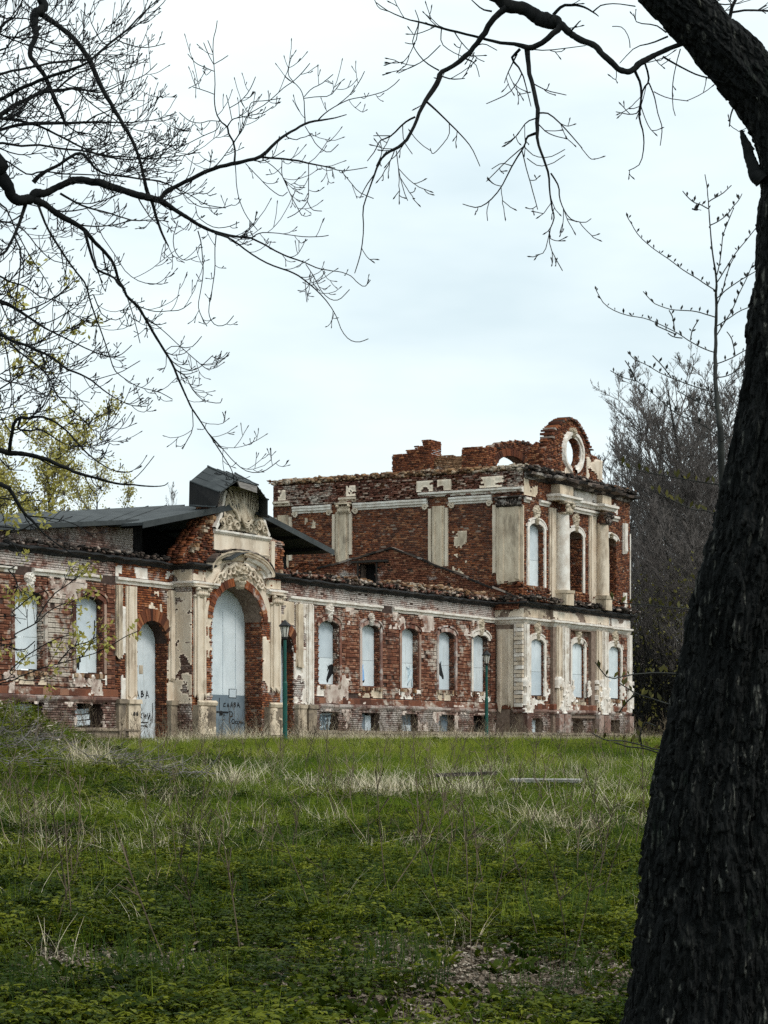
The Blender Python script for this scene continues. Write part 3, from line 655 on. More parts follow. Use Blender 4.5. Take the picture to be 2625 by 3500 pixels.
tag(paint('horse_painting', [[(265, 330), (250, 250), (290, 300), (325, 220), (335, 290), (420, 290), (455, 340), (450, 700), (440, 800), (390, 800), (375, 600), (330, 630), (300, 720), (285, 775), (270, 700), (285, 560), (270, 450)]], .25, M_pale, wins[5], *k3), 'pale grey painted horse')
strokes('horse_outline', [[(265, 330), (250, 245), (290, 305), (320, 290), (325, 215)], [(310, 300), (315, 400), (325, 460), (300, 500), (290, 560)], [(340, 300), (355, 370)], [(380, 600), (395, 800)], [(330, 640), (290, 720), (285, 770)], [(425, 280), (455, 330)], [(278, 720), (280, 770)], [(385, 720), (390, 800)]], .25, M_grey, wins[5], *k3, .02, lift=.011)
tag(paint('horse_painting', [[(1125, 190), (1165, 150), (1165, 70), (1180, 145), (1200, 150), (1215, 90), (1232, 85), (1225, 170), (1240, 260), (1270, 400), (1300, 510), (1298, 590), (1262, 595), (1240, 530), (1200, 490), (1160, 430), (1130, 475)]], .25, M_black, wins[6], *k3), 'black painted horse head in silhouette')
strokes('cat_painting', [[(520, 1410), (540, 1480), (545, 1400)], [(530, 1420), (535, 1450), (520, 1480)], [(520, 1430), (552, 1425), (550, 1390)]], .25, M_black, wins[2], 0, 1550, .4972, .055)
strokes('graffiti', [[(310, 1040), (300, 1110), (330, 1105)], [(335, 1050), (375, 1045)], [(340, 1080), (370, 1078)], [(370, 1030), (360, 1110)], [(300, 1020), (390, 1015)]], .25, M_pale, bws[0], 950, 1950, .4822, .05, lift=.01)

# ---------------- doors
def door(o, y0, rec, name='doorway'):
    W = empty(name, (0, 0, 0), 0, BLD); O = o.outline(20, -.03); d = y0 + rec
    return W, O, d
W, O, d = door(dl, 0, .5); m = MB(); m.prism([(O[0][0], -.3)] + O[1:-1] + [(O[-1][0], -.3)], d, d + .04); m.build('door_leaf', M_board, W)
k9 = (440, 2330, 120 / 1154)
strokes('lettering', [[(245, 520), (290, 310), (345, 550)], [(262, 450), (330, 445)], [(415, 500), (418, 320), (455, 310), (470, 360), (425, 400), (490, 420), (490, 455), (420, 510)], [(565, 545), (600, 310), (665, 520)], [(575, 460), (650, 455)],
                      [(215, 1030), (235, 1080), (215, 1160)], [(350, 950), (290, 1060), (280, 1150), (320, 1190), (355, 1180)], [(445, 1040), (400, 1080), (395, 1150), (440, 1200)], [(500, 1030), (510, 1180), (560, 1080), (570, 1210)], [(620, 1040), (640, 1250), (700, 1050), (710, 1280)],
                      [(225, 1345), (640, 1340)], [(215, 1490), (400, 1450), (540, 1450), (620, 1500)], [(778, 720), (785, 950), (770, 1350)]], .5, M_black, W, *k9, .028)
m = MB(); q = [fpt(955 * .4972, 1550 + 1455 * .4972, .5), fpt(980 * .4972, 1550 + 1515 * .4972, .5)]; m.box(q[0][0], q[1][0], .485, .5, q[1][1], q[0][1]); m.build('notice_plate', M_plasg, W)
W, O, d = door(dr, 0, .5); m = MB(); m.prism([(O[0][0], -.3)] + O[1:-1] + [(O[-1][0], -.3)], d, d + .04); m.build('door_leaf', M_board, W)
W, O, d = door(arch, PY, .8)
m = MB(); m.prism([(O[0][0], 1.88)] + O[1:-1] + [(O[-1][0], 1.88)], d, d + .05); m.build('door_leaf', M_board, W)
m = MB(); m.prism([(O[0][0], -.3), (O[0][0], 1.88), (O[-1][0], 1.88), (O[-1][0], -.3)], d - .006, d + .05); m.build('door_lower_panel', M_bgrey, W)
m = MB()
for a in (-7.75, -6.6, -5.75): m.box(a, a + .025, d - .02, d - .004, 1.9, 5.0)
m.build('door_seam', M_board, W)
k8 = (700, 2330, 180 / 1659)
strokes('lettering', [[(650, 680), (600, 700), (590, 780), (650, 775)], [(710, 790), (735, 690), (765, 780)], [(825, 800), (855, 640), (885, 800)], [(830, 740), (875, 740)], [(920, 790), (920, 670), (960, 660), (970, 700), (925, 715), (975, 740), (965, 785), (920, 795)], [(1020, 800), (1050, 660), (1110, 820)], [(1030, 750), (1085, 750)],
                      [(790, 1330), (785, 940), (850, 950), (890, 1020), (870, 1090), (795, 1100)], [(880, 1180), (850, 1240), (870, 1310), (920, 1310), (935, 1230), (915, 1180), (880, 1180)], [(1000, 1240), (965, 1260), (965, 1310), (1005, 1320)], [(1050, 1240), (1025, 1270), (1025, 1320), (1060, 1330)], [(1085, 1240), (1085, 1320), (1125, 1250), (1130, 1330)], [(1160, 1260), (1160, 1330), (1210, 1270), (1215, 1340)],
                      [(460, 520), (462, 890)], [(545, 1220), (585, 1195), (620, 1200)], [(590, 1090), (605, 1020), (640, 1070)]], .0, M_black, W, *k8, .026, lift=.014)
strokes('lock_bar', [[(380, 945), (740, 965)], [(490, 930), (490, 1050)], [(530, 930), (525, 1040)], [(560, 960), (560, 1030)]], .0, M_black, W, *k8, .045, lift=.03)
strokes('notice_frame', [[(770, 230), (1000, 240), (985, 510), (765, 500), (770, 230)]], .0, M_iron, W, *k8, .014, lift=.02)
paint('notice', [[(780, 240), (990, 248), (978, 500), (775, 490)]], .0, M_board, W, *k8, lift=.016)

# ---------------- portal pilasters, plaster, capitals
fP = front(PY); f0 = front(0); fR = lambda a, d, z: (-9.78 + d, a, z)
pilaster('pilaster', fP, -9.72, -9.0, 1.7, 5.40, M_plas, .16, seed=1, ragged=.2); pilaster('pilaster', fP, -4.62, -3.95, 2.05, 5.35, M_plas, .16, seed=2, ragged=.2)
plaster('plaster_patch', fP, -9.0, -8.52, 1.8, 5.5, M_plas, .35, seed=3, scale=.8, edge=.1); plaster('plaster_patch', fP, -5.11, -4.6, 2.0, 5.2, M_plas, .55, seed=4)
for o_ in (arch,): band('arch_plaster', o_.outline(24)[1:-1][9:], .30, .62, -.05, .01, fP, M_plas, jit=.02)
plaster('plaster_patch', fP, -8.9, -4.6, 5.55, 6.40, M_plas, .85, seed=5, ops=[Op(-8.95, -4.7, 0, 6.2, 1.4)])
plaster('plaster_patch', fR, PY, -.02, 1.5, 5.5, M_plas, .80, seed=6, scale=.5, cell=.06); plaster('plaster_patch', fR, PY, -.02, 5.7, 6.3, M_plasg, .8, seed=7)
capital('capital', fP, -9.75, -8.95, 5.36, 5.72, M_plas); capital('capital', fP, -4.66, -3.9, 5.36, 5.72, M_plas, seed=2)
ab = [(0, 5.68), (.10, 5.70), (.14, 5.76), (.22, 5.80), (.22, 5.86), (.04, 5.90), (0, 5.90)]
sweep('impost_moulding', [(-9.78, 0), (-9.78, PY), (-8.25, PY)], ab, M_white, seed=21); sweep('impost_moulding', [(-4.95, PY), (-3.85, PY), (-3.85, 0)], ab, M_white, seed=22)
plaster('plaster_patch', fP, -9.76, -8.6, 5.92, 6.25, M_plas, .85, seed=8); plaster('plaster_patch', fP, -5.0, -3.86, 5.92, 6.25, M_plasg, .9, seed=9)
for a0, a1 in ((-9.76, -8.62), (-5.0, -3.87)):   # pedestals
    m = MB(); m.box(a0, a1, PY - .26, PY, .32, 1.45, .01); m.build('pedestal', M_base, BLD)
    sweep('pedestal_cap', [(a0 - .02, PY - .24), (a1 + .02, PY - .24)], [(0, 1.42), (.06, 1.44), (.1, 1.55), (.02, 1.62), (0, 1.62)], M_plasg, seed=int(a0 * 9))
    plaster('plaster_patch', front(PY - .262), a0 + .05, a1 - .05, .4, 1.4, M_plasg, .55, seed=int(-a0 * 5), scale=.5)
# side bays
for a0, a1, mt, sd in ((-13.30, -12.98, M_plasg, 11), (-12.72, -12.10, M_plas, 12), (-10.14, -9.80, M_plas, 13), (-1.50, -1.0, M_plasg, 14), (-.72, -.2, M_white, 15)):
    pilaster('pilaster', f0, a0, a1, 1.7 + (sd % 3) * .7, 5.55, mt, .13, seed=sd, inset=(a1 - a0) > .5)
plaster('plaster_patch', f0, -12.98, -12.09, -.2, 5.5, M_white, .62, seed=14, ops=[dl]); plaster('plaster_patch', f0, -10.2, -9.8, 1.6, 5.5, M_plas, .7, seed=15)
plaster('plaster_patch', f0, -12.1, -10.2, 4.6, 5.55, M_plas, .12, seed=16); plaster('plaster_patch', f0, -1.6, -.2, 1.2, 5.6, M_white, .55, seed=17, scale=.6)
plaster('plaster_patch', f0, -13.3, -9.8, 5.86, 6.24, M_white, .35, seed=18); plaster('plaster_patch', f0, -3.4, -1.6, 4.7, 5.6, M_plasg, .5, seed=19)
for a0, a1, mt in ((-13.34, -12.95, M_base), (-12.75, -12.07, M_plasg), (-10.2, -9.8, M_base), (-1.55, -.95, M_plasg), (-.75, -.15, M_base)):
    m = MB(); m.box(a0, a1, -.2, 0, .0, 1.45, .012); m.box(a0 - .04, a1 + .04, -.25, 0, 1.45, 1.6, .012); m.build('pedestal', mt, BLD)
m = MB(); [m.ell((-12.45 + .17 * k, -.21, 1.1), (.07, .02, .08), 8, 5) for k in range(2)]; m.build('vent_dark_disc', M_black, BLD)  # black discs paint the dark inside of two holes
# frieze and arched cornice over the gate
arcs = [(-6.83 + 2.0 * math.cos(math.pi * (1 - k / 22)), 6.32 + .74 * math.sin(math.pi * (1 - k / 22))) for k in range(23)]
band('arched_cornice', arcs, -.05, .20, -.44, .02, fP, M_plasg, jit=.02, steps=[(-.30, .0), (-.26, -.10), (-.12, -.13), (-.08, -.22), (.0, -.25), (.04, -.32), (.10, -.33), (.13, .0)])
band('arched_coping', arcs, .1, .2, -.3, .0, fP, M_dkrub, jit=.02, skip=.08, steps=[(.12, .0), (.115, -.34), (.16, -.34), (.17, .0)], seed=3)
band('arched_moulding', arcs[12:], -.26, -.08, -.2, .0, fP, M_white, jit=.01, steps=[(-.36, .0), (-.34, -.1), (-.24, -.14), (-.22, -.22), (-.12, -.3), (-.10, .0)])
band('arched_moulding', arcs[11:], .0, .1, -.2, .0, fP, M_plas, jit=.01, steps=[(-.06, -.24), (-.05, -.30), (.0, -.32), (.01, -.25)])
plaster('plaster_patch', fP, -8.6, -5.0, 5.95, 6.95, M_plas, .92, seed=41, ops=[Op(-8.75, -4.9, 0, 6.12, 1.1)])
m = MB(); # bent sheet iron lying on the arch
m.prism([(-8.0, 6.72), (-7.3, 7.0), (-6.85, 7.08), (-6.83, 7.11), (-7.32, 7.05), (-8.02, 6.77)], PY - .5, PY - .1); m.build('bent_sheet', M_roof, BLD)
o1 = ornament('cartouche', fP, -6.82, 5.80, 1.15, .95, M_orn, seed=71, depth=.26)
for s in (-1, 1):       # leafy scrolls running down either side of the cartouche
    T = Tubes()
    for q in range(4):
        th = np.linspace(0, 2.6 * math.pi, 26); rr = (.24 - .035 * q) * (1 - th / th[-1] * .8); a_, z_ = -6.82 + s * (.55 + .30 * q), 6.42 - .05 * q * q
        T.add(np.stack([a_ + s * rr * np.cos(th + q), PY - .10 - .06 * np.sin(th * .4), z_ + rr * np.sin(th + q)], 1), np.linspace(.055, .02, 26), 6)
    t_ = np.linspace(0, 1, 18); T.add(np.stack([-6.82 + s * (.3 + 1.5 * t_), PY - .13 + 0 * t_, 6.62 - .75 * t_ ** 1.7 + .05 * np.sin(t_ * 19)], 1), np.linspace(.09, .03, 18), 7)
    T.build('scroll_swag', M_plas, BLD, kind='stuff')

# ---------------- carved gable over the gate
gy = -.7; fG = front(gy)
m = MB(); m.prism([(-10.2, 6.5), (-10.1, 6.9), (-9.6, 7.25), (-9.3, 7.65), (-8.9, 7.9), (-8.6, 8.3), (-8.2, 8.7), (-7.9, 9.2), (-5.6, 9.5), (-5.1, 8.6), (-4.5, 7.9), (-3.6, 7.75), (-3.45, 6.5)], gy + .02, gy + .7); m.build('gable_core', M_mort, BLD)
zc_ = np.arange(6.5, 9.1, .082); ab_ = np.interp(zc_, [6.5, 6.9, 7.25, 7.65, 7.9, 8.3, 8.7, 9.2], [-10.2, -10.1, -9.6, -9.3, -8.9, -8.6, -8.2, -7.9]) - .05
for q in range(3): boxes('brickwork', lambda a, d, z: (a, d, z), ab_ + np.random.default_rng(q).uniform(-.08, .03, len(zc_)), ab_ + .4, zc_, zc_ + .07, np.full(len(zc_), gy + .02 + q * .235), np.full(len(zc_), gy + .24 + q * .235), M_red, seed=400 + q, jit=.012, kind='stuff')
gl = lambda a: float(np.interp(a, [-10.2, -9.6, -9.3, -8.6, -8.2, -7.9, -7.5], [6.7, 7.2, 7.6, 8.25, 8.65, 9.1, 9.3]))
bricks('brickwork', fG, -10.2, -8.2, 6.5, 9.2, [], M_red, ztop=gl, seed=61, proud=(.0, .09), miss=.05)
bricks('brickwork', fG, -4.6, -3.5, 6.55, 7.75, [], M_oran, seed=62, proud=(.0, .08), miss=.04)
m = MB(); m.prism([(-8.35, 7.12), (-4.65, 7.05), (-4.65, 7.74), (-8.35, 7.70)], gy - .10, gy + .05); m.build('tablet', M_plas, BLD)
sweep('tablet_moulding', [(-8.40, gy - .08), (-4.60, gy - .08)], [(0, 7.70), (.05, 7.71), (.12, 7.78), (.12, 7.84), (0, 7.88)], M_white, seed=63, gaps=.06)
sweep('tablet_moulding', [(-7.6, gy - .08), (-4.62, gy - .08)], [(0, 7.10), (.04, 7.11), (.06, 7.16), (0, 7.20)], M_plas, seed=64)
pilaster('gable_pilaster', fG, -4.56, -4.22, 6.6, 7.72, M_plas, .12, seed=65, inset=False)
# relief field: rows narrowing upwards with flaring base
cx0 = -6.55
def hwid(z): return float(np.interp(z, [7.86, 8.0, 8.3, 8.7, 9.1, 9.5], [1.74, 1.60, 1.42, 1.28, 1.16, .95]))
rows = []
for z in np.linspace(7.86, 9.5, 60):
    h = hwid(z); r = []
    for t in np.linspace(-1, 1, 90):
        a = cx0 + t * h; zz = z + .06 * math.cos(t * 2)
        fan = math.sin(math.atan2(t * h, z - 7.7) * 17) * .05 * min(1, (z - 7.9) * 1.6) * (abs(t) > .28)
        bl = (float(n2(a * 4.2, z * 4.2, 81, 3)) - .5) * .30; cen = .16 * math.exp(-((t / .33) ** 2) - ((z - 8.55) / .5) ** 2)
        rim = .10 * (abs(t) > .93)
        wav = .05 * math.sin(14 * (a + .3 * math.sin(5 * z)) ) * (z < 8.35)
        r.append((a, gy - .12 - fan - bl - cen - rim - wav, zz))
    rows.append(r)
m = MB(); m.grid(rows); m.build('carved_relief', M_orn, BLD, smooth=True)
T = Tubes()
def curl(a, z, r, turns, s, d=.22, w=.05):
    th = np.linspace(0, turns * 2 * math.pi, 22); rr = r * (1 - th / th[-1] * .85)
    T.add(np.stack([a + s * rr * np.cos(th), np.full(22, gy - d), z + rr * np.sin(th)], 1), np.linspace(w, w * .5, 22), 6)
for a, z, r, s in ((-7.55, 8.2, .26, 1), (-5.55, 8.2, .26, -1), (-7.0, 8.05, .2, -1), (-6.1, 8.05, .2, 1), (-7.35, 8.85, .22, 1), (-5.75, 8.85, .2, -1), (-5.15, 8.05, .16, 1), (-7.95, 8.1, .17, -1)): curl(a, z, r, 1.4, s)
for k in range(11):
    t = -1 + 2 * k / 10; zs = np.linspace(0, 1, 9)
    T.add(np.stack([cx0 + t * (.35 + .75 * zs), np.full(9, gy - .24) + .05 * zs, 8.25 + zs * (1.15 - .25 * t * t) + .08 * np.sin(zs * 7 + k)], 1), np.linspace(.07, .045, 9), 6)
for z_, w_ in ((8.3, .35), (8.22, .28), (8.14, .2)):
    th = np.linspace(math.pi * 1.1, math.pi * 1.9, 12); T.add(np.stack([cx0 + w_ * np.cos(th), np.full(12, gy - .33), z_ + .25 * np.sin(th) + .15], 1), np.full(12, .035), 6)
T.build('carved_scrolls', M_orn, BLD)
for s in (-1, 1):
    pts = [(cx0 + s * (hwid(z) + .05), z) for z in np.linspace(7.86, 9.3, 9)]
    band('gable_scroll_edge', pts if s < 0 else pts[::-1], -.04, .10, -.20, .02, fG, M_white, jit=.01)
m = MB()
for k in range(70):
    a = random.uniform(-8.6, -3.9) if k < 35 else random.uniform(-10.2, -8.4); z = 6.58 if k < 35 else gl(a)
    m.box(a, a + random.uniform(.08, .25), gy - random.uniform(-.1, .3), gy + .3, z - .04, z + random.uniform(.02, .10), .02)
m.build('rubble', M_rub, BLD, kind='stuff')

# ---------------- pavilion: pilasters, columns, entablatures
fV = front(PP); fV2 = front(PP - .2)
wall('pavilion_centre_break', fV2, 18.6, 24.9, -.9, 6.3, [Op(o.a0 - .45, o.a1 + .45, 1.7, 5.45, 0) for o in p_ops[1:2]] + [Op(20.16, 23.36, .55, 1.3, 0)], .2, M_mort)
for a0, a1, mt, fr_, sd in ((SX, 16.26, M_white, fV, 1), (18.88, 19.40, M_plas, fV2, 2), (19.52, 20.14, M_white, fV2, 3), (23.40, 23.95, M_plas, fV2, 4), (24.05, 24.72, M_white, fV2, 5), (27.56, XE + .05, M_white, fV, 6)):
    pilaster('pilaster', fr_, a0, a1, 1.7, 5.52, mt, .15, seed=sd + 20, ragged=.25); plaster('plaster_patch', fr_, a0 - .1, a1 + .1, 1.5, 3.2, M_white, .4, seed=sd + 90, proud=.17, scale=.5)
    m = MB(); m.box(a0 - .02, a1 + .02, fr_(0, 0, 0)[1] - .2, fr_(0, 0, 0)[1], .6, 1.46, .012); m.build('pedestal', M_plinth, BLD)
pilaster('pilaster', lambda a, d, z: side(a, d, z), -.95, -.12, 1.75, 5.3, M_plas, .13, seed=41, ragged=.3)
m = MB()
for r in range(20):
    z = 1.75 + r * .19; m.box(SX - .09, SX, PP + .02 + (.06 if r % 2 else 0), PP + .45, z, z + .165, .012)
m.build('quoin_strip', M_white, BLD)
for k in range(20):
    z = 1.75 + k * .19; m = MB(); m.box(SX - .14 - random.uniform(0, .03), SX + .01, PP + .0, PP + .42 - (.1 if k % 2 else 0), z + .01, z + .17, .012); m.build('quoin', M_plas if k % 3 else M_white, BLD)
for a0, a1, sd, cv in ((16.2, 18.8, 1, .34), (19.9, 23.4, 2, .30), (24.8, 27.6, 3, .34)):
    fq = fV2 if sd == 2 else fV
    plaster('plaster_patch', fq, a0, a1, 1.5, 3.1, M_white, cv, seed=sd + 300, proud=.06, scale=.5, low=.1, ops=[Op(o.a0 - .02, o.a1 + .02, o.zs - .1, o.zh, .24) for o in p_ops], cell=.07)
# upper storey, side wall
for a0, a1, z0, sd in ((10.9, 11.9, 8.7, 51), (7.55, 8.65, 8.85, 52), (2.40, 3.45, 8.1, 53)):
    pilaster('pilaster', side, a0 + .2, a1 - .2, z0, 11.1, M_plasg, .16, seed=sd, ragged=.35)
    band('panel_edge', [(a0 + .14, z0 + .2), (a0 + .14, 11.0)], -.02, .12, -.11, .01, side, M_plas, jit=.008); band('panel_edge', [(a1 - .14, z0 + .2), (a1 - .14, 11.0)], -.12, .02, -.11, .01, side, M_plas, jit=.008)
pilaster('pilaster', side, PP - .02, -.12, 7.45, 10.9, M_plasg, .2, seed=54, ragged=.15); pilaster('pilaster', side, -.10, .12, 7.9, 11.0, M_plas, .1, seed=55, inset=False)
capital('capital', side, PP, -.15, 10.92, 11.35, M_dkrub, depth=.28); capital('capital', side, 7.6, 8.3, 11.05, 11.5, M_plasg, depth=.24, seed=3)
mo = [(0, 11.13), (.05, 11.14), (.06, 11.20), (.13, 11.25), (.13, 11.33), (.17, 11.38), (.17, 11.46), (0, 11.50)]
def side_mould(a0, a1, prof, mat, seed, gaps=0): return sweep('frieze_moulding', [(SX, a1), (SX, a0)], prof, mat, seed=seed, gaps=gaps, jit=.007)
side_mould(8.7, 10.85, mo, M_white, 1); side_mould(3.5, 7.5, mo, M_white, 2, .02); side_mould(.15, 2.35, mo, M_white, 3)
for a0, a1 in ((8.7, 10.85), (3.5, 7.5), (.15, 2.35)):
    for a, s in ((a0, 1), (a1, -1)):
        th = np.linspace(0, 3.2 * math.pi, 26); rr = .15 * (1 - th / th[-1] * .85); T = Tubes(); T.add(np.stack([SX - .07 - .02 * th / 10, a + s * (.12 - rr * np.cos(th)), 11.08 + rr * np.sin(th)], 1), np.linspace(.055, .03, 26), 6); T.build('volute', M_plas, BLD)
mo2 = [(0, 11.52), (.14, 11.54), (.16, 11.62), (.26, 11.66), (.26, 11.74), (0, 11.80)]
side_mould(-1.45, 3.9, mo2, M_white, 4, .03); side_mould(7.3, 8.2, mo2, M_plas, 5, .1); side_mould(11.0, 11.9, mo2, M_plas, 6, .1)
for a0, a1, sd in ((2.2, 2.9, 61), (3.15, 4.0, 62), (-.5, .1, 63), (7.3, 7.8, 64), (11.2, 11.6, 65), (-.1, .7, 66)): plaster('plaster_patch', side, a0, a1, 11.8, 12.3, M_plas, .8, seed=sd, proud=.2)
for a0, a1, z0, z1, sd in ((1.45, 2.2, 7.9, 9.9, 67), (9.6, 10.2, 10.4, 10.9, 69)): plaster('plaster_patch', side, a0, a1, z0, z1, M_plasg, .38, seed=sd, scale=.5)
bricks('brickwork', lambda a, d, z: side(a, d - .10, z), PP, 11.9, 11.52, 12.5, [], M_frz, seed=71, proud=(-.02, .09), miss=.12, ztop=rag(12.5, .1, 77))
bricks('brickwork', lambda a, d, z: side(a, d - .05, z), PP, 1.2, 6.6, 7.5, [], M_red, seed=72, proud=(-.0, .12), miss=.2)
bricks('brickwork', lambda a, d, z: side(a, d - .05, z), 7.3, 11.9, 6.6, 8.8, [], M_red, seed=73, proud=(-.0, .09), miss=.12, ztop=lambda a: 8.75 + .1 * math.sin(a * 5))
# upper storey, front
def column(c, y, r, z0, z1, seed):
    g = random.Random(seed); C = empty('column', (0, 0, 0), 0, BLD); rows = []
    for i in range(15):
        t = i / 14; rr = r * (1 - .13 * t * t) ; rows.append([(c + (rr + g.uniform(-.012, .012)) * math.cos(q), y + (rr + g.uniform(-.012, .012)) * math.sin(q), z0 + (z1 - z0) * t) for q in np.linspace(0, 2 * math.pi, 22, endpoint=False)])
    m = MB(); m.grid(rows, True); m.build('shaft', M_white if seed % 2 else M_plas, C, smooth=True)
    m = MB(); m.box(c - r * 1.25, c + r * 1.25, y - r * 1.25, y + .3, z0 - .16, z0, .03); m.box(c - r * 1.1, c + r * 1.1, y - r * 1.1, y + .3, z0 - .7, z0 - .16, .03); m.build('column_base', M_plasg, C)
    capital('column_capital', front(y), c - r, c + r, z1 - .02, z1 + .5, M_orn if seed % 2 else M_dkrub, depth=r + .05, parent=C, seed=seed); return C
column(19.38, PP - .32, .35, 7.25, 10.85, 1); column(23.92, PP - .32, .34, 7.25, 10.75, 2)
for a0, a1, mt, sd in ((18.50, 19.15, M_plas, 1), (22.95, 23.7, M_plas, 2), (27.02, 27.48, M_white, 3)): pilaster('pilaster', fV, a0, a1, 6.75 if sd < 3 else 9.6, 11.05, mt, .16, seed=sd + 60)
pilaster('pilaster', fV, 27.1, 27.5, 6.7, 7.6, M_white, .1, seed=66); 
m = MB(); m.box(XE - .06, XE + .04, PP - .05, PP + .3, 6.6, 10.6, .01); m.build('corner_strip', M_white, BLD)
mf = [(0, 11.06), (.05, 11.07), (.07, 11.14), (.15, 11.2), (.15, 11.30), (0, 11.34)]
sweep('frieze_moulding', [(SX, PP), (18.5, PP)], mf, M_white, seed=71, gaps=.12); sweep('frieze_moulding', [(20.35, PP - .1), (23.8, PP - .1)], mf, M_white, seed=72); sweep('frieze_moulding', [(24.9, PP), (27.0, PP)], mf, M_white, seed=73, gaps=.15)
sweep('frieze_moulding', [(18.5, PP), (18.5, PP - .55), (20.4, PP - .55), (20.4, PP - .12), (23.5, PP - .12), (23.5, PP - .5), (24.8, PP - .5), (24.8, PP)], [(0, 11.36), (.10, 11.38), (.14, 11.48), (.24, 11.54), (.24, 11.64), (0, 11.68)], M_white, seed=74, jit=.012)
m = MB(); m.box(18.75, 20.2, PP - .5, PP, 11.4, 12.15, .02); m.build('entablature_block', M_plasg, BLD); m = MB(); m.box(23.7, 24.7, PP - .45, PP, 11.4, 12.1, .02); m.build('entablature_block', M_plasg, BLD)
plaster('plaster_patch', fV, 20.3, 23.8, 11.66, 12.2, M_white, .92, seed=75, proud=.12); plaster('plaster_patch', fV, SX, 18.4, 11.4, 12.2, M_plasg, .35, seed=76)
plaster('plaster_patch', fV, 24.9, 27.9, 11.4, 12.1, M_white, .15, seed=77)
top = [(0, 12.12), (.08, 12.14), (.14, 12.26), (.42, 12.32), (.46, 12.44), (.02, 12.56), (0, 12.56)]
sweep('upper_cornice', [(SX, 1.0), (SX, PP), (18.4, PP), (18.4, PP - .35), (24.9, PP - .35), (24.9, PP), (XE, PP), (XE, 5)][1:], top, M_dkrub, seed=78, jit=.03)
plaster('plaster_patch', fV, SX, XE, 6.62, 7.1, M_plasg, .3, seed=79)
bricks('brickwork', front(PP - .04), SX, XE, 6.62, 7.25, [], M_red, seed=80, proud=(0, .1), miss=.15)
# ---------------- attic ruins on the pavilion
def block(name, x0, x1, y0, y1, z0, zt, mat, seed):
    g = np.random.default_rng(seed); B = empty(name, (0, 0, 0), 0, BLD)
    m = MB(); m.box(x0 + .02, x1 - .02, y0 + .02, y1 - .02, z0, min(zt(t) for t in np.linspace(0, 1, 9)) - .05); m.build('core', M_mort, B)
    zt2 = lambda a: zt((a - y0) / (y1 - y0))
    bricks('brickwork', lambda a, d, z: (x0 + d, a, z), y0, y1, z0, 16, [], mat, ztop=zt2, seed=seed, proud=(0, .03), parent=B)
    zt3 = lambda a: zt(0) - .1
    bricks('brickwork', lambda a, d, z: (a, y0 + d, z), x0, x1, z0, 16, [], mat, ztop=lambda a: zt(0), seed=seed + 1, proud=(0, .03), parent=B)
    n = int((x1 - x0) / .26) + 1   # stacked ragged courses fill the top
    al = []; zl = []; yl = []
    for q in range(int((y1 - y0) / .14)):
        for r in range(n):
            t = (q + .5) / int((y1 - y0) / .14); zz = zt(t)
            for c in range(4): al.append(x0 + r * .26); yl.append(y0 + q * .14); zl.append(zz - .09 * c - g.uniform(0, .03))
    al = np.array(al); yl = np.array(yl); zl = np.array(zl)
    boxes('brickwork', lambda a, d, z: (a, d, z), al, np.minimum(al + .24, x1), zl - .075, zl, yl, yl + .125, mat, B, seed=seed + 2, jit=.012, kind='stuff'); return B
block('chimney_stub', SX + .15, SX + 1.2, 3.45, 5.5, 12.3, lambda t: 14.25 if t < .22 else (14.0 if t < .38 else (13.8 if t < .62 else 13.65)), M_red, 201)
block('attic_wall_stub', SX + .5, SX + 1.1, 1.8, 3.45, 12.3, lambda t: 13.5 - .22 * abs(t - .6) + .05 * math.sin(t * 17), M_tan, 202)
block('chimney_stub', SX + .15, SX + 1.1, .5, 1.8, 12.3, lambda t: 13.72 + .06 * (t > .6), M_red, 203)
# arch set back behind the cornice
ao = Op(17.5, 21.1, 12.0, 13.66, .80)
at_ = lambda a: float(np.interp(a, [16.4, 16.9, 17.6, 18.6, 20.0, 21.6, 22.9, 23.6], [13.4, 13.65, 13.98, 14.26, 14.46, 14.50, 14.42, 14.2])) + .05 * math.sin(a * 9)
wall('attic_arch', front(.8), 16.5, 23.4, 12.2, 13, [ao], .5, M_mort, ztop=at_); bricks('brickwork', front(.8), 16.5, 23.4, 12.2, 14.8, [ao], M_red, ztop=at_, seed=210, proud=(0, .04))
voussoirs(ao, .8, .34, 24, M_red)
block('dormer_return', 18.2, 18.75, -1.0, -.5, 12.4, lambda t: 14.1 - .5 * t + .08 * math.sin(t * 11), M_red, 204)
# dormer gable with the oval window
OC = (21.35, 13.92); RA, RZ = .86, .70
out = [(18.15, 12.5), (18.2, 13.7), (18.55, 13.8), (18.6, 14.25), (19.0, 14.3), (19.05, 14.7), (19.6, 14.95), (20.2, 15.3), (20.9, 15.5), (21.6, 15.45), (22.0, 15.3), (22.5, 15.0), (22.8, 14.8), (23.0, 14.5), (23.4, 14.3), (23.5, 14.1), (24.1, 14.05), (24.8, 13.9), (24.85, 12.5)]
def inside(a, z):
    a = np.asarray(a, float); z = np.asarray(z, float); r = np.zeros(a.shape, bool)
    for (x1, z1), (x2, z2) in zip(out, out[1:] + out[:1]):
        c = ((z1 > z) != (z2 > z)) & (a < (x2 - x1) * (z - z1) / (z2 - z1 + 1e-12) + x1); r ^= c
    return r
def ray(th):
    r = .2
    while inside(OC[0] + r * math.cos(th), OC[1] + r * math.sin(th)) and r < 6: r += .03
    return r
nn = 72; yd = PP + .1; rows = []
for k in range(nn):
    th = 2 * math.pi * k / nn; R_ = ray(th); i_ = (OC[0] + RA * math.cos(th), OC[1] + RZ * math.sin(th)); o_ = (OC[0] + R_ * math.cos(th), OC[1] + R_ * math.sin(th))
    rows.append([(i_[0], yd, i_[1]), (o_[0], yd, o_[1]), (o_[0], yd + .36, o_[1]), (i_[0], yd + .36, i_[1])])
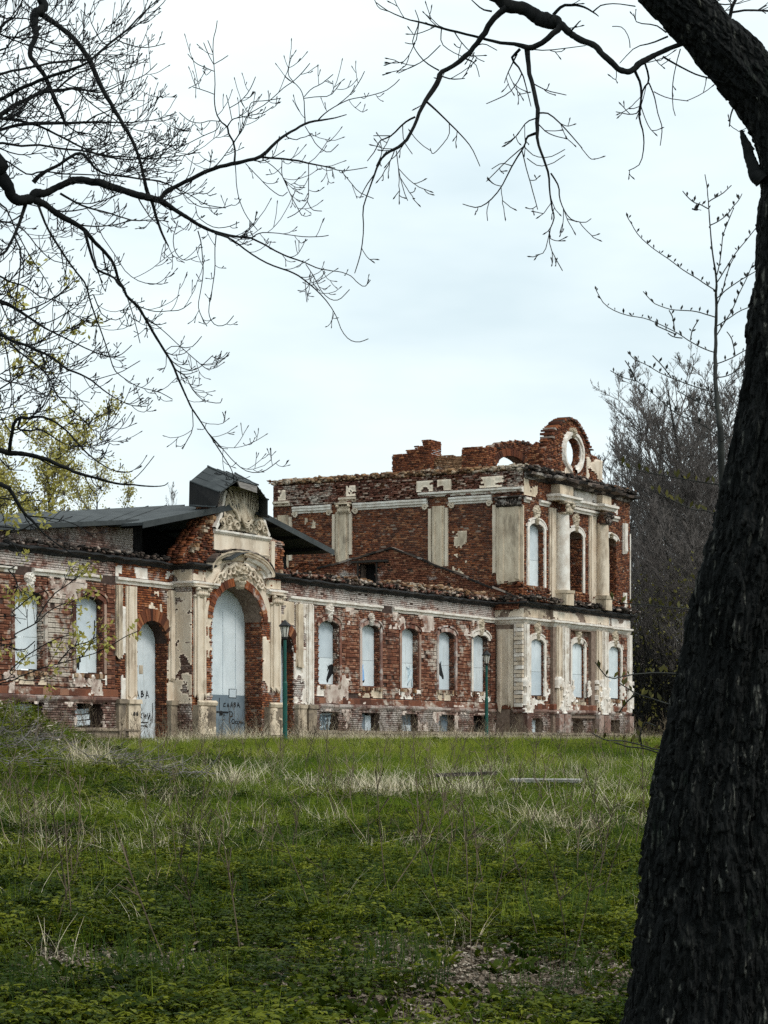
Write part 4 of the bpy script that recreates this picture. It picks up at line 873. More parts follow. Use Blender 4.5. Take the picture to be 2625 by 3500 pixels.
DG = empty('dormer_gable', (0, 0, 0), 0, BLD); m = MB(); m.grid(rows + rows[:1], True); m.build('core', M_mort, DG)
def kd(a, z): return inside(a, z) & (((a - OC[0]) / RA) ** 2 + ((z - OC[1]) / RZ) ** 2 > 1)
bricks('brickwork', front(yd), 18.1, 24.9, 12.5, 15.6, [], M_red, keep=kd, seed=220, proud=(0, .05), parent=DG)
el = [(OC[0] + RA * math.cos(t), OC[1] + RZ * math.sin(t)) for t in np.linspace(math.pi * 1.42, -math.pi * .42, 34)]
band('oval_surround', el, .0, .34, -.14, .01, front(yd), M_white, DG, jit=.018, steps=[(0, .06), (0, -.08), (.1, -.08), (.12, -.16), (.26, -.16), (.32, -.05), (.36, .0)])
ornament('oval_keystone', front(yd), OC[0] - .1, OC[1] + RZ, .7, .5, M_orn, DG, seed=5, depth=.2)
plaster('plaster_patch', front(yd), 22.9, 24.7, 12.5, 13.9, M_plas, .5, seed=221, parent=DG, proud=.08); plaster('plaster_patch', front(yd), 20.0, 22.8, 12.4, 13.2, M_plas, .6, seed=222, parent=DG, proud=.07)
bricks('reveal_brickwork', lambda a, d, z: (OC[0] + RA * np.sqrt(np.clip(1 - ((z - OC[1]) / RZ) ** 2, 0, 1)) + d, yd + a, z), 0, .36, OC[1] - RZ, OC[1] + RZ, [], M_red, seed=223, parent=DG)
zc_ = np.arange(12.5, 14.6, .082); ab_ = np.interp(zc_, [12.5, 13.7, 13.8, 14.25, 14.3, 14.7], [18.15, 18.2, 18.55, 18.6, 19.0, 19.05]) - .04
for q in range(2): boxes('brickwork', lambda a, d, z: (a, d, z), ab_ + np.random.default_rng(q + 9).uniform(-.08, .03, len(zc_)), ab_ + .4, zc_, zc_ + .07, np.full(len(zc_), yd + q * .19), np.full(len(zc_), yd + .18 + q * .19), M_red, DG, seed=410 + q, jit=.012, kind='stuff')
for k in range(40):   # stepped brick coping of the gable, each brick its own part
    th = math.pi * (.06 + .88 * k / 39); R_ = ray(th); a, z = OC[0] + R_ * math.cos(th), OC[1] + R_ * math.sin(th)
    m = MB(); w = random.uniform(.18, .3); m.box(a - w / 2, a + w / 2, yd - .10 - random.uniform(0, .06), yd + .5, z - .05, z + random.uniform(.02, .07), .02); m.build('coping_brick', M_red if k % 3 else M_dkrub, DG)

# ---------------- loose bricks and rubble on the wall tops
def rubble(name, path, n, mat, sz_=(.05, .2), spread=.3, up=.12, seed=0):
    g = np.random.default_rng(seed); t = np.sort(g.random(n)); P = np.array(path, float); L = np.linspace(0, 1, len(P))
    x = np.interp(t, L, P[:, 0]) + g.uniform(-spread, spread, n) * 1; y = np.interp(t, L, P[:, 1]) + g.uniform(-spread, spread, n); z = np.interp(t, L, P[:, 2]) + g.uniform(-.02, up, n)
    s = g.uniform(*sz_, n); V = np.zeros((n, 8, 3))
    for i in range(8):
        V[:, i] = np.stack([(i & 1) - .5, ((i >> 1) & 1) - .5, ((i >> 2) & 1) * .9 - .5], -1) * np.stack([s, s * .6, s * .42], -1)
    V += g.uniform(-.15, .15, V.shape) * s[:, None, None]
    a, b = g.uniform(0, 6.3, n), g.uniform(-.35, .35, n); c, s_ = np.cos(a)[:, None], np.sin(a)[:, None]
    X = V[..., 0] * c - V[..., 1] * s_; Yv = V[..., 0] * s_ + V[..., 1] * c; Z = V[..., 2] + X * b[:, None]
    V = np.stack([X + x[:, None], Yv + y[:, None], Z + z[:, None]], -1)
    return mk(name, V.reshape(-1, 3), [(BOXF[None] + (np.arange(n) * 8)[:, None, None]).reshape(-1, 4)], mat, BLD, face_attr=np.repeat(g.random(n), 6), kind='stuff')
rubble('rubble', [(-3.5, .1, 6.62), (SX, .1, 6.62)], 800, M_dkrub, (.06, .24), .30, .16, 1); rubble('rubble', [(-3.5, .05, 6.60), (SX, .05, 6.60)], 700, M_frz, (.06, .24), .30, .14, 11); rubble('rubble', [(6, .1, 6.68), (SX, .1, 6.72)], 300, M_rub, (.06, .26), .32, .25, 2)
rubble('rubble', [(-28, .1, 6.6), (-10, .1, 6.6)], 600, M_dkrub, (.05, .22), .3, .16, 3)
rubble('rubble', [(SX, -.2, 6.6), (SX + .2, -1.7, 6.62), (XE, -1.7, 6.62)], 700, M_dkrub, (.06, .25), .3, .2, 4)
rubble('rubble', [(SX + .2, PP, 12.55), (SX + .2, 12, 12.62)], 1500, M_rub, (.07, .30), .35, .20, 5)
rubble('rubble', [(SX, PP - .1, 12.58), (XE, PP - .1, 12.56)], 900, M_dkrub, (.07, .28), .35, .16, 6)
rubble('rubble', [(17.0, 1.0, 13.6), (20.2, 1.0, 14.4), (23, 1.0, 14.3)], 200, M_dkrub, (.08, .28), .2, .1, 7)
bm = []
for k in range(4):
    m = MB(); m.box(-.125, .125, -.06, .06, -.035, .035, .008); o = m.build('brick', M_rub, BLD); bm.append(o.data); bpy.data.objects.remove(o)
for k in range(150):
    q = k % 3
    if q == 0: p = (SX + random.uniform(-.05, .3), random.uniform(PP, 12), 12.68 + random.uniform(0, .14))
    elif q == 1: p = (random.uniform(-3.5, SX), random.uniform(-.3, .2), 6.74 + random.uniform(0, .12))
    else: p = (random.uniform(SX, XE), PP + random.uniform(-.4, .2), 12.66 + random.uniform(0, .1))
    o = bpy.data.objects.new('brick', bm[k % 4]); col.objects.link(o); o.parent = BLD; o.location = p; o.rotation_euler = (random.uniform(-.2, .2), random.uniform(-.25, .25), random.uniform(0, 3.1))

# ---------------- temporary roof over the gate
RF = empty('temporary_roof', (X0, D0, EYE), math.atan2(DY, DX)); tag(RF, 'dark grey sheet roof with a boxy hood sheltering the carved gable', 'roof')
def slab(m, P, t):
    P = [Vector(p) for p in P]; n = len(P); m.add([tuple(p) for p in P] + [(p.x, p.y, p.z - t) for p in P], [tuple(range(n)), tuple(range(2 * n - 1, n - 1, -1))] + [(i, (i + 1) % n, n + (i + 1) % n, n + i) for i in range(n)])
m = MB(); slab(m, [(-29, .05, 6.0 + .0), (-11.9, .05, 7.90), (-4.4, 3.2, 9.32), (-27, 3.6, 6.55)], .10); m.build('wing_slope', M_roof, RF)
m = MB(); slab(m, [(-12.95, -.9, 7.70), (-6.6, -.9, 8.98), (-6.6, 5, 8.98), (-12.95, 5, 7.70)], .10); m.build('gable_slope', M_roof, RF)
m = MB(); slab(m, [(-6.6, -.9, 8.98), (-.03, -.9, 7.70), (-.03, 5, 7.70), (-6.6, 5, 8.98)], .10); m.build('gable_slope', M_roof, RF)
for p, q in (((-12.95, 7.70), (-6.6, 8.98)), ((-6.6, 8.98), (-.03, 7.70))):
    m = MB(); m.add([(p[0], -.93, p[1] + .02), (q[0], -.93, q[1] + .02), (q[0], -.93, q[1] - .2), (p[0], -.93, p[1] - .2), (p[0], -.905, p[1] + .02), (q[0], -.905, q[1] + .02), (q[0], -.905, q[1] - .2), (p[0], -.905, p[1] - .2)], [(0, 1, 2, 3), (0, 4, 5, 1), (3, 2, 6, 7), (4, 7, 6, 5), (0, 3, 7, 4), (1, 5, 6, 2)]); m.build('verge_board', M_roof, RF)
A0, A1, B0, B1 = Vector((-29, .05, 6.0)), Vector((-11.9, .05, 7.90)), Vector((-27, 3.6, 6.55)), Vector((-4.4, 3.2, 9.32))
for k in range(1, 19):
    p, q = A0.lerp(A1, k / 19), B0.lerp(B1, k / 19); m = MB(); w_ = Vector((.025, 0, 0)); u_ = Vector((0, 0, random.uniform(.025, .05))); m.add([p - w_, p + w_, q + w_, q - w_, p - w_ + u_, p + w_ + u_, q + w_ + u_, q - w_ + u_], [(0, 1, 2, 3), (4, 7, 6, 5), (0, 4, 5, 1), (1, 5, 6, 2), (2, 6, 7, 3), (3, 7, 4, 0)]); m.build('roof_seam', M_roof, RF)
m = MB(); m.box(-28.8, -11.9, -.02, .03, 0, .16)
for i, v in enumerate(m.V): m.V[i] = (v[0], v[1], v[2] + (6.0 + (v[0] + 29) / 17.1 * 1.9) - .12)
m.build('eaves_board', M_roof, RF)
m = MB(); m.prism([(-11.8, 6.5), (-10.3, 6.5), (-10.3, 8.1), (-11.8, 7.8)], 1.0, 1.08)  # this black sheet paints the dark void under the left rake
m.prism([(-3.45, 6.5), (-.2, 6.5), (-.2, 7.6), (-3.45, 8.2)], 1.2, 1.28); m.prism([(-13, 6.5), (-.2, 6.5), (-.2, 7.6), (-6.6, 8.9), (-13, 7.6)], 4.6, 4.7); m.build('boards_and_void_sheet', M_dark, RF)
m = MB()
for k in range(7): m.box(-3.3 + k * .42, -3.0 + k * .42, 1.12, 1.16, 6.5, 7.55 - .02 * k)
m.build('batten_boards', M_dwood, RF)
for k in range(8):
    a = -12.2 + k * 1.62; z = 7.72 + .2 * min(a + 12.95, -.03 - a) - .25; m = MB(); m.box(a, a + .1, -.85, 4.5, z, z + .16); m.build('rafter', M_dark, RF)
fr_ = [(-9.44, 8.50), (-9.22, 9.06), (-8.05, 9.62), (-6.72, 9.56), (-5.98, 9.08), (-5.98, 8.45)]; bk = [(-8.6, 8.72), (-8.57, 9.60), (-7.42, 10.26), (-5.6, 10.2), (-4.7, 9.6), (-4.7, 8.7)]
HD = empty('hood', (0, 0, 0), 0, RF)
for k in range(5):
    A, B, C_, D_ = fr_[k], fr_[k + 1], bk[k + 1], bk[k]; m = MB()
    for i_, dd in ((0, 0), (1, .06)): pass
    o_ = [(A[0], -1.6, A[1]), (B[0], -1.6, B[1]), (C_[0], .1, C_[1]), (D_[0], .1, D_[1])]
    cx_, cz_ = -7.0, 9.2; i2 = [(p[0] + (cx_ - p[0]) * .045, p[1], p[2] + (cz_ - p[2]) * .045) for p in o_]
    m.add(o_ + i2, [(0, 1, 2, 3), (7, 6, 5, 4), (0, 4, 5, 1), (1, 5, 6, 2), (2, 6, 7, 3), (3, 7, 4, 0)]); m.build('hood_panel', M_roof if k in (1, 2) else M_dark if k == 0 else M_roof, HD)  # left flank takes the near-black material, the others roof grey
m = MB(); m.prism([(p[0], p[1]) for p in bk], .1, .14); m.build('hood_back', M_dark, HD)
for k in range(6):
    T = Tubes(); A_, B_ = np.array([fr_[k][0], -1.62, fr_[k][1] + .01]), np.array([bk[k][0], .1, bk[k][1] + .02]); t_ = np.linspace(0, 1, 9)[:, None]; T.add(A_ * (1 - t_) + B_ * t_ + np.random.default_rng(k).normal(0, .008, (9, 3)), np.full(9, .035), 6); T.build('hood_seam', M_roof, HD)
for k in (1, 2, 3):
    for f in (.33, .66):
        T = Tubes(); A_ = np.array([fr_[k][0] * (1 - f) + fr_[k + 1][0] * f, -1.61, fr_[k][1] * (1 - f) + fr_[k + 1][1] * f + .01]); B_ = np.array([bk[k][0] * (1 - f) + bk[k + 1][0] * f, .1, bk[k][1] * (1 - f) + bk[k + 1][1] * f + .01]); t_ = np.linspace(0, 1, 9)[:, None]; T.add(A_ * (1 - t_) + B_ * t_ + np.random.default_rng(k + 7).normal(0, .006, (9, 3)), np.full(9, .016), 5); T.build('hood_seam', M_roof, HD)
m = MB(); m.prism([(fr_[2][0], fr_[2][1] - .04), (fr_[3][0], fr_[3][1] - .04), (fr_[3][0], fr_[3][1] - .28), (fr_[2][0] + .2, fr_[2][1] - .25)], -1.6, -1.55); m.build('hood_fascia', M_wood, HD)
# attic brick wall under the left slope
ATW = lambda a: 5.95 + (a + 29) / 17.1 * 1.9 - .1
wall('attic_wall', front(.55), -28, -11.5, 6.3, 7, [], .35, M_mort, ztop=ATW); bricks('brickwork', front(.55), -28, -11.5, 6.35, 8, [], M_plinth, ztop=ATW, seed=240)

rubble('fallen_rubble', [(-3.3, -.55, .0), (SX - .3, -.55, .0)], 500, M_rub, (.06, .26), .4, .1, 21); rubble('fallen_rubble', [(SX - .2, PP - .5, .0), (XE, PP - .5, .0)], 300, M_plinth, (.06, .26), .35, .1, 22); rubble('fallen_rubble', [(-15, -.5, .0), (-10, -.5, .0)], 200, M_plinth, (.06, .26), .35, .1, 23); rubble('fallen_rubble', [(-9.8, PY - .5, .0), (-3.6, PY - .5, .0)], 160, M_plinth, (.05, .2), .3, .08, 24)

# ------------------------------------------------------------------ lamps, planks, bird
def lamp(x, y, z, s, label):
    L = empty('street_lamp', (x, y, z)); tag(L, label, 'lamp', 'green lamp posts in front of the ruin'); P = []
    for r, zz in ((.085, -.3), (.085, .35), (.075, .4), (.075, 2.15), (.055, 2.2), (.05, 3.55), (.02, 3.58)):
        P.append([(r * s * math.cos(q), r * s * math.sin(q), zz * s) for q in np.linspace(0, 2 * math.pi, 14, endpoint=False)])
    m = MB(); m.grid(P, True); m.build('pole', M_pole, L, smooth=False)
    m = MB(); P = [[(r * s * math.cos(q), r * s * math.sin(q), zz * s) for q in np.linspace(0, 2 * math.pi, 12, endpoint=False)] for r, zz in ((.05, 3.55), (.09, 3.6), (.06, 3.64))]; m.grid(P, True); m.build('neck', M_iron, L)
    P = [[(r * s * math.cos(q), r * s * math.sin(q), zz * s) for q in np.linspace(0, 2 * math.pi, 6, endpoint=False)] for r, zz in ((.085, 3.65), (.15, 4.0))]
    m = MB(); m.grid(P, True); m.build('lantern_glass', M_glass, L)
    for q in np.linspace(0, 2 * math.pi, 6, endpoint=False):
        T = Tubes(); T.add(np.array([(.088 * s * math.cos(q), .088 * s * math.sin(q), 3.64 * s), (.153 * s * math.cos(q), .153 * s * math.sin(q), 4.0 * s)]), [.013 * s, .013 * s], 5); T.build('lantern_bar', M_iron, L)
    P = [[(r * s * math.cos(q), r * s * math.sin(q), zz * s) for q in np.linspace(0, 2 * math.pi, 6, endpoint=False)] for r, zz in ((.19, 3.98), (.2, 4.02), (.10, 4.12), (.06, 4.16), (.0, 4.22))]
    m = MB(); m.grid(P, True); m.build('lantern_cap', M_iron, L); return L
p = px(974, 2568, 74); lamp(p[0], p[1], float(ground_z(p[0], p[1])) - .02, 1.0, 'dark green lamp post with black lantern beside the tall arched gate')
p = px(1663, 2552, 97); lamp(p[0], p[1], float(ground_z(p[0], p[1])) - .02, 1.0, 'dark green lamp post with black lantern near the two storey pavilion corner')
def plank(a, b, w, t, mat, label, lift):
    A, B = np.array(a), np.array(b); d = B - A; L = np.linalg.norm(d); m = MB(); n = 10
    rows = []
    for k in range(n + 1):
        x = L * k / n; wj = w * (1 - .25 * (k in (0, n)) * random.random()); rows.append([(x, -wj / 2, 0), (x, wj / 2, 0), (x, wj / 2, t + random.uniform(0, .012)), (x, -wj / 2, t + random.uniform(0, .012))])
    m.grid(rows, True); m.add(rows[0], [(0, 1, 2, 3)]); m.add(rows[-1], [(0, 1, 2, 3)])
    o = m.build('timber_plank', mat); o.location = (A[0], A[1], float(ground_z(A[0], A[1])) + lift); o.rotation_euler = (random.uniform(-.05, .1), -math.atan2(float(ground_z(B[0], B[1]) - ground_z(A[0], A[1])), L), math.atan2(d[1], d[0]))
    tag(o, label, 'plank', 'boards lying in the grass'); return o
q = px(1745, 2680, 41); r = px(1985, 2684, 40.5); plank(q[:2], r[:2], .22, .05, simple('bleached_timber', (.20, .19, .175), (.40, .38, .35), 3, .85, sc=(1, 8, 8), bs=.3), 'pale grey weathered plank lying in the grass, right one of the two', .22)
q = px(1500, 2672, 41.5); r = px(1690, 2668, 42.5); plank(q[:2], r[:2], .20, .06, M_dwood, 'dark rotten plank lying in the grass, left one of the two', .30)
bp = px(2378, 716, 30); BR = empty('bird', tuple(bp), .3); BR.scale = (.5, .5, .5); tag(BR, 'small dark bird flying beside the young tree', 'bird')
m = MB(); m.ell((0, 0, 0), (.085, .03, .032), 10, 7); m.ell((-.085, 0, .008), (.028, .022, .024), 8, 6); m.add([(-.11, .0, .008), (-.13, 0, 0), (-.11, .006, -.002), (-.11, -.006, -.002)], [(0, 1, 2), (0, 3, 1), (1, 3, 2)]); m.add([(.07, .012, 0), (.16, .03, -.01), (.16, -.03, -.01), (.07, -.012, 0), (.07, 0, .012)], [(0, 1, 2, 3), (4, 1, 0), (4, 2, 1), (4, 3, 2)]); m.build('body', M_black, BR, smooth=True)
for s in (-1, 1):
    m = MB(); m.add([(-.03, s * .02, .02), (.05, s * .02, .02), (.07, s * .07, .10), (.09, s * .10, .20), (.02, s * .07, .12), (-.02, s * .05, .07), (.0, s * .02, .012), (.05, s * .09, .16)], [(0, 1, 2, 5), (5, 2, 4), (4, 2, 3), (6, 1, 2, 7), (7, 2, 3), (0, 6, 7, 5)]); m.build('wing', M_black, BR)

# ------------------------------------------------------------------ trees
def bark(name, c1, c2, c3, s=8, sc=(1, 1, .25), lich=None, bs=.6, bd=.02):
    m, t, b = newmat(name)
    n = nz(t, s, 6, .65, sc=sc); c = ramp(t, n, [(.3, c1), (.55, c2), (.75, c3)])
    if lich: c = mixc(t, bw(t, nz(t, lich[1], 6, .7, sc=(1, 1, .5)), lich[2], lich[2] + .05), c, lich[0])
    t.links.new(c, b.inputs['Base Color']); b.inputs['Roughness'].default_value = .9; b.inputs['Specular IOR Level'].default_value = .15
    bump(t, b, n, bs, bd); return m
def flaky(name):
    """dark bark broken into upright flakes, some scaling pale"""
    m, t, b = newmat(name); tc_ = t.nodes.new('ShaderNodeTexCoord'); mp_ = t.nodes.new('ShaderNodeMapping'); mp_.inputs['Scale'].default_value = (50, 50, 11); t.links.new(tc_.outputs['Object'], mp_.inputs['Vector'])
    wn = t.nodes.new('ShaderNodeTexNoise'); wn.inputs['Scale'].default_value = 9; wn.inputs['Detail'].default_value = 3; t.links.new(tc_.outputs['Object'], wn.inputs['Vector'])
    av = t.nodes.new('ShaderNodeMix'); av.data_type = 'VECTOR'; av.blend_type = 'ADD' if hasattr(av, 'blend_type') and False else 'MIX'
    va = t.nodes.new('ShaderNodeVectorMath'); va.operation = 'MULTIPLY_ADD'; va.inputs[1].default_value = (2.2, 2.2, 1.6); t.links.new(wn.outputs['Color'], va.inputs[0]); t.links.new(mp_.outputs['Vector'], va.inputs[2])
    vo = t.nodes.new('ShaderNodeTexVoronoi'); vo.feature = 'F1'; vo.inputs['Scale'].default_value = 1; vo.inputs['Randomness'].default_value = 1; t.links.new(va.outputs[0], vo.inputs['Vector'])
    sp = t.nodes.new('ShaderNodeSeparateColor'); t.links.new(vo.outputs['Color'], sp.inputs[0])
    patch = nz(t, 3.2, 5, .6, sc=(1, 1, .5))
    ad = t.nodes.new('ShaderNodeMath'); ad.operation = 'MULTIPLY_ADD'; ad.inputs[1].default_value = 1.9; t.links.new(patch, ad.inputs[0]); t.links.new(sp.outputs[0], ad.inputs[2])
    c = ramp(t, sp.outputs[0], [(.10, (.004, .005, .005)), (.75, (.010, .011, .010)), (.98, (.026, .027, .023)), (1.0, (.03, .03, .027))])
    edge = bw(t, vo.outputs['Distance'], .18, .55)
    pale = bw(t, ad.outputs[0], 1.12, 1.25) if False else None
    k = t.nodes.new('ShaderNodeMath'); k.operation = 'GREATER_THAN'; k.inputs[1].default_value = 1.82; t.links.new(ad.outputs[0], k.inputs[0])
    k2 = t.nodes.new('ShaderNodeMath'); k2.operation = 'MULTIPLY'; t.links.new(k.outputs[0], k2.inputs[0]); t.links.new(bw(t, nz(t, 60, 3, .6, sc=(1, 1, .5)), .42, .56), k2.inputs[1])
    c = mixc(t, k2.outputs[0], c, (.11, .11, .095))
    c = mixc(t, bw(t, nz(t, 1.6, 5, .65, sc=(1, 1, .4)), .52, .66), c, (.012, .024, .014))
    c = mixc(t, edge, c, (.003, .004, .004))
    t.links.new(c, b.inputs['Base Color']); b.inputs['Roughness'].default_value = .85; b.inputs['Specular IOR Level'].default_value = .2
    iv = t.nodes.new('ShaderNodeMath'); iv.operation = 'SUBTRACT'; iv.inputs[0].default_value = 1.0; t.links.new(vo.outputs['Distance'], iv.inputs[1]); bump(t, b, iv.outputs[0], 1.0, .03); return m
M_bark = flaky('bark_trunk')
M_limb = bark('bark_limb', (.005, .006, .007), (.010, .011, .011), (.02, .02, .018), 20)
M_twig = simple('bark_twig', (.006, .006, .007), (.014, .013, .013), 10, .85, bs=0)
M_sap = simple('bark_sapling', (.012, .013, .012), (.03, .032, .028), 10, .7, bs=0)
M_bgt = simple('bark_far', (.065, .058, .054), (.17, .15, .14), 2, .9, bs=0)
M_bgt2 = simple('bark_far_dark', (.008, .009, .008), (.022, .021, .018), 2, .9, bs=0)
def leaf_mat(name, stops, trans=.25, rough=.6, obj_rand=True):
    m, t, b = newmat(name); oi = t.nodes.new('ShaderNodeObjectInfo'); 
    f = nz(t, 1.7, 3) if not obj_rand else None
    src = attr(t, 'rnd') if not obj_rand else oi.outputs['Random']
    c = ramp(t, src, stops); t.links.new(c, b.inputs['Base Color']); b.inputs['Roughness'].default_value = rough
    tr = t.nodes.new('ShaderNodeBsdfTranslucent'); t.links.new(c, tr.inputs['Color']); ms = t.nodes.new('ShaderNodeMixShader'); ms.inputs[0].default_value = trans
    out_ = t.nodes['Material Output']; t.links.new(b.outputs[0], ms.inputs[1]); t.links.new(tr.outputs[0], ms.inputs[2]); t.links.new(ms.outputs[0], out_.inputs['Surface']); return m
M_yel = leaf_mat('young_leaf_yellow', [(0, (.22, .19, .035)), (.5, (.40, .35, .08)), (1, (.58, .54, .17))], .4, obj_rand=False)
M_olive = leaf_mat('young_leaf_olive', [(0, (.05, .05, .012)), (.5, (.10, .095, .02)), (1, (.17, .15, .035))], .3, obj_rand=False)

def spl(P, n):
    """smooth resample of a polyline (Catmull-Rom), columns interpolated together"""
    P = np.asarray(P, float)
    if len(P) < 3: 
        t = np.linspace(0, 1, n)[:, None]; return P[0] * (1 - t) + P[-1] * t
    Q = np.vstack([2 * P[0] - P[1], P, 2 * P[-1] - P[-2]]); L = len(P) - 1; out_ = []
    for u in np.linspace(0, L - 1e-6, n):
        i = int(u); f = u - i; a, b, c, d = Q[i], Q[i + 1], Q[i + 2], Q[i + 3]
        out_.append(.5 * ((2 * b) + (c - a) * f + (2 * a - 5 * b + 4 * c - d) * f * f + (3 * b - a - 3 * c + d) * f ** 3))
    return np.array(out_)

class Traced:
    """branches read off the photograph and given their own depth, thickness and neighbours"""
    def __init__(s, root, depth, seed): s.root = root; s.Y = depth; s.g = np.random.default_rng(seed); s.pts = []; s.br = []
    def add(s, L, ox, oy, sc, thick=1.0, prefix=None, slope=None):
        L = [(ox + q[0] * sc, oy + q[1] * sc, q[2] * sc * thick if len(q) > 2 and q[2] is not None else None) for q in L]
        w0 = None; A = []
        for x, y, w in L:
            w0 = w if w is not None else (w0 or 4) * .93; A.append((x, y, max(w0 * 1.08, 3.1)))
        A = np.array(A); Y0 = s.Y
        if s.pts:
            Q = np.array(s.pts); d = np.hypot(Q[:, 0] - A[0, 0], Q[:, 1] - A[0, 1]); k = d.argmin()
            if d[k] < 45: Y0 = Q[k, 2]
            else: Y0 = s.Y + s.g.uniform(-1.2, 1.2)
        ln = np.concatenate([[0], np.cumsum(np.hypot(np.diff(A[:, 0]), np.diff(A[:, 1])))])
        sl = s.g.uniform(-.55, .55) if slope is None else slope
        Yv = Y0 + sl * ln / F_PX * Y0 + .05 * np.sin(ln / 120 + s.g.uniform(0, 6)) * min(1, ln[-1] / 300)
        for a, yv in zip(A, Yv): s.pts.append((a[0], a[1], yv))
        P = np.stack([(A[:, 0] - CX) / F_PX * Yv, Yv, EYE + (HY - A[:, 1]) / F_PX * Yv, A[:, 2] / 2 / F_PX * Yv], 1)
        if prefix == 'auto':     # lead the limb back to the trunk standing outside the frame
            d = P[0] - P[1]; k = np.clip(d[2] / (abs(d[0]) + 1e-6), -1.0, 1.0); z = np.clip(P[0, 2] + k * (P[0, 0] + 3.3), .7, 9.2)
            i = int(np.argmin(np.abs(s.trunk[:, 2] - z))); t = s.trunk[i]; prefix = [[t[0], t[1], t[2], P[0, 3] * 1.25], [.5 * (t[0] + P[0, 0]), .5 * (t[1] + P[0, 1]), .5 * (t[2] + P[0, 2]), P[0, 3] * 1.1]]
        if prefix is not None: P = np.vstack([np.array(prefix, float).reshape(-1, 4), P])
        n = max(4, int(len(P) * 2.2)); R = spl(P, n); R[:, 3] = np.maximum(R[:, 3], .0012)
        R[1:-1, :3] += s.g.normal(0, 1, (n - 2, 3)) * R[1:-1, 3:4] * .12
        s.br.append(R); return R
def limb_object(R, mat, parent, name='limb'):
    r0 = R[0, 3]; k = 12 if R[:, 3].max() > .025 else (8 if R[:, 3].max() > .01 else 5); T = Tubes()
    if R[:, 3].max() > .015: R = np.hstack([spl(R[:, :3], len(R) * 3), spl(R[:, 3:], len(R) * 3)]); R[:, 3] *= 1 + .16 * (np.random.default_rng(int(abs(R[0, 0]) * 1e4) % 9999).random(len(R)) - .5)
    P = np.vstack([R, R[-1]]); P[-1, :3] += (R[-1, :3] - R[-2, :3]) * .1; rr = P[:, 3].copy(); rr[-1] = .0003
    T.add(P[:, :3], rr, k); return T.build(name, mat, parent)

def twig(T, p, d, L, r, g, lev, curl=.5, bud=True, lean=0, minr=.0013):
    """one bending twig with alternate side shoots, tips turning up, ending in a bud"""
    n = 7; t = np.linspace(0, 1, n)[:, None]; up = np.array([0, 0, 1.0]); w = g.normal(0, .35, 3); w[1] *= .7
    P = p + L * (t * d + t * t * (up * curl + w * .35) * .6) + g.normal(0, .012, (n, 3)) * L * t
    R = np.linspace(r, max(minr, r * .4), n)
    if bud:
        e = P[-1] - P[-2]; e /= np.linalg.norm(e) + 1e-9; P = np.vstack([P, P[-1] + e * .006, P[-1] + e * .014, P[-1] + e * .022]); R = np.concatenate([R, [minr * 1.3, minr * 1.75, .0004]])
    T.add(P, R, 4 if r > .003 else 3)
    if lev > 0:
        k = max(1, int(L / .075 * g.uniform(.7, 1.2)))
        for j in range(k):
            u = g.uniform(.2, .97); i = min(n - 2, int(u * (n - 1))); q = P[i] + (P[i + 1] - P[i]) * (u * (n - 1) - i); tg = P[i + 1] - P[i]; tg /= np.linalg.norm(tg) + 1e-9
            s = g.normal(0, 1, 3); s[1] *= .8; s -= tg * s.dot(tg); s /= np.linalg.norm(s) + 1e-9
            dd = tg * .75 + s * g.uniform(.5, .9); dd /= np.linalg.norm(dd)
            twig(T, q, dd, L * g.uniform(.22, .5) * (1.1 - .5 * u), max(minr, r * .6), g, lev - 1, curl * g.uniform(.3, 1.3), bud, minr=minr)
def dress(T, R, g, dens, Lr, lev=2, droop=.25, curl=.6, start=.12, minr=.0013, rmax=.006, out=None):
    """twigs along a branch"""
    P = R[:, :3]; seg = np.linalg.norm(np.diff(P, axis=0), axis=1); tot = seg.sum(); cum = np.concatenate([[0], np.cumsum(seg)])
    for _ in range(g.poisson(dens * tot)):
        u = g.uniform(start, 1) * tot; i = min(len(seg) - 1, np.searchsorted(cum, u) - 1); i = max(i, 0); f = (u - cum[i]) / (seg[i] + 1e-9); q = P[i] + (P[i + 1] - P[i]) * f
        tg = (P[i + 1] - P[i]) / (seg[i] + 1e-9); s = g.normal(0, 1, 3); s -= tg * s.dot(tg); s /= np.linalg.norm(s) + 1e-9
        d = tg * g.uniform(.35, 1.0) + s * g.uniform(.45, 1.0) + np.array([0, 0, -droop]); d /= np.linalg.norm(d)
        L = g.uniform(*Lr) * (1.15 - .55 * u / tot); r = min(rmax, R[i, 3] * .55, L * .011 + .001)
        twig(T, q, d, L, max(r, minr), g, lev, curl, minr=minr)
        if out is not None: out.append(q + d * L)

# ---- old tree at the right: leaning trunk, drooping limb
TR = empty('old_tree', (1.28, 9.0, 0)); tag(TR, 'massive dark old tree leaning across the right edge, bare drooping branches', 'tree')
TRo = np.array([1.28, 9.0, 0])
C = [(2420, 4200, 880), (2440, 3900, 740), (2466, 3500, 625), (2482, 3160, 580), (2488, 2900, 545), (2510, 2680, 520), (2534, 2500, 486), (2567, 2230, 436), (2575, 2140, 432), (2612, 1960, 410), (2644, 1780, 392), (2683, 1570, 370), (2715, 1320, 344), (2724, 1100, 322), (2733, 1000, 306), (2732, 739, 264), (2732, 618, 248), (2688, 450, 222), (2600, 310, 208), (2500, 200, 198), (2400, 95, 188), (2290, 0, 180), (2150, -120, 170), (1990, -230, 150), (1840, -260, 120), (1730, -180, 84), (1690, -60, 60)]
A = np.array([[*px(x, y, 9.0), w / 2 / F_PX * 9.0] for x, y, w in C]); A[0, 2] = -.3; A[0, 3] = .62; A[1, 2] = .05; A[1, 3] = .48
A[:, 1] = 9.0 + np.linspace(.25, -.1, len(A)); A[:, 3] *= .97; R = spl(A, 900)
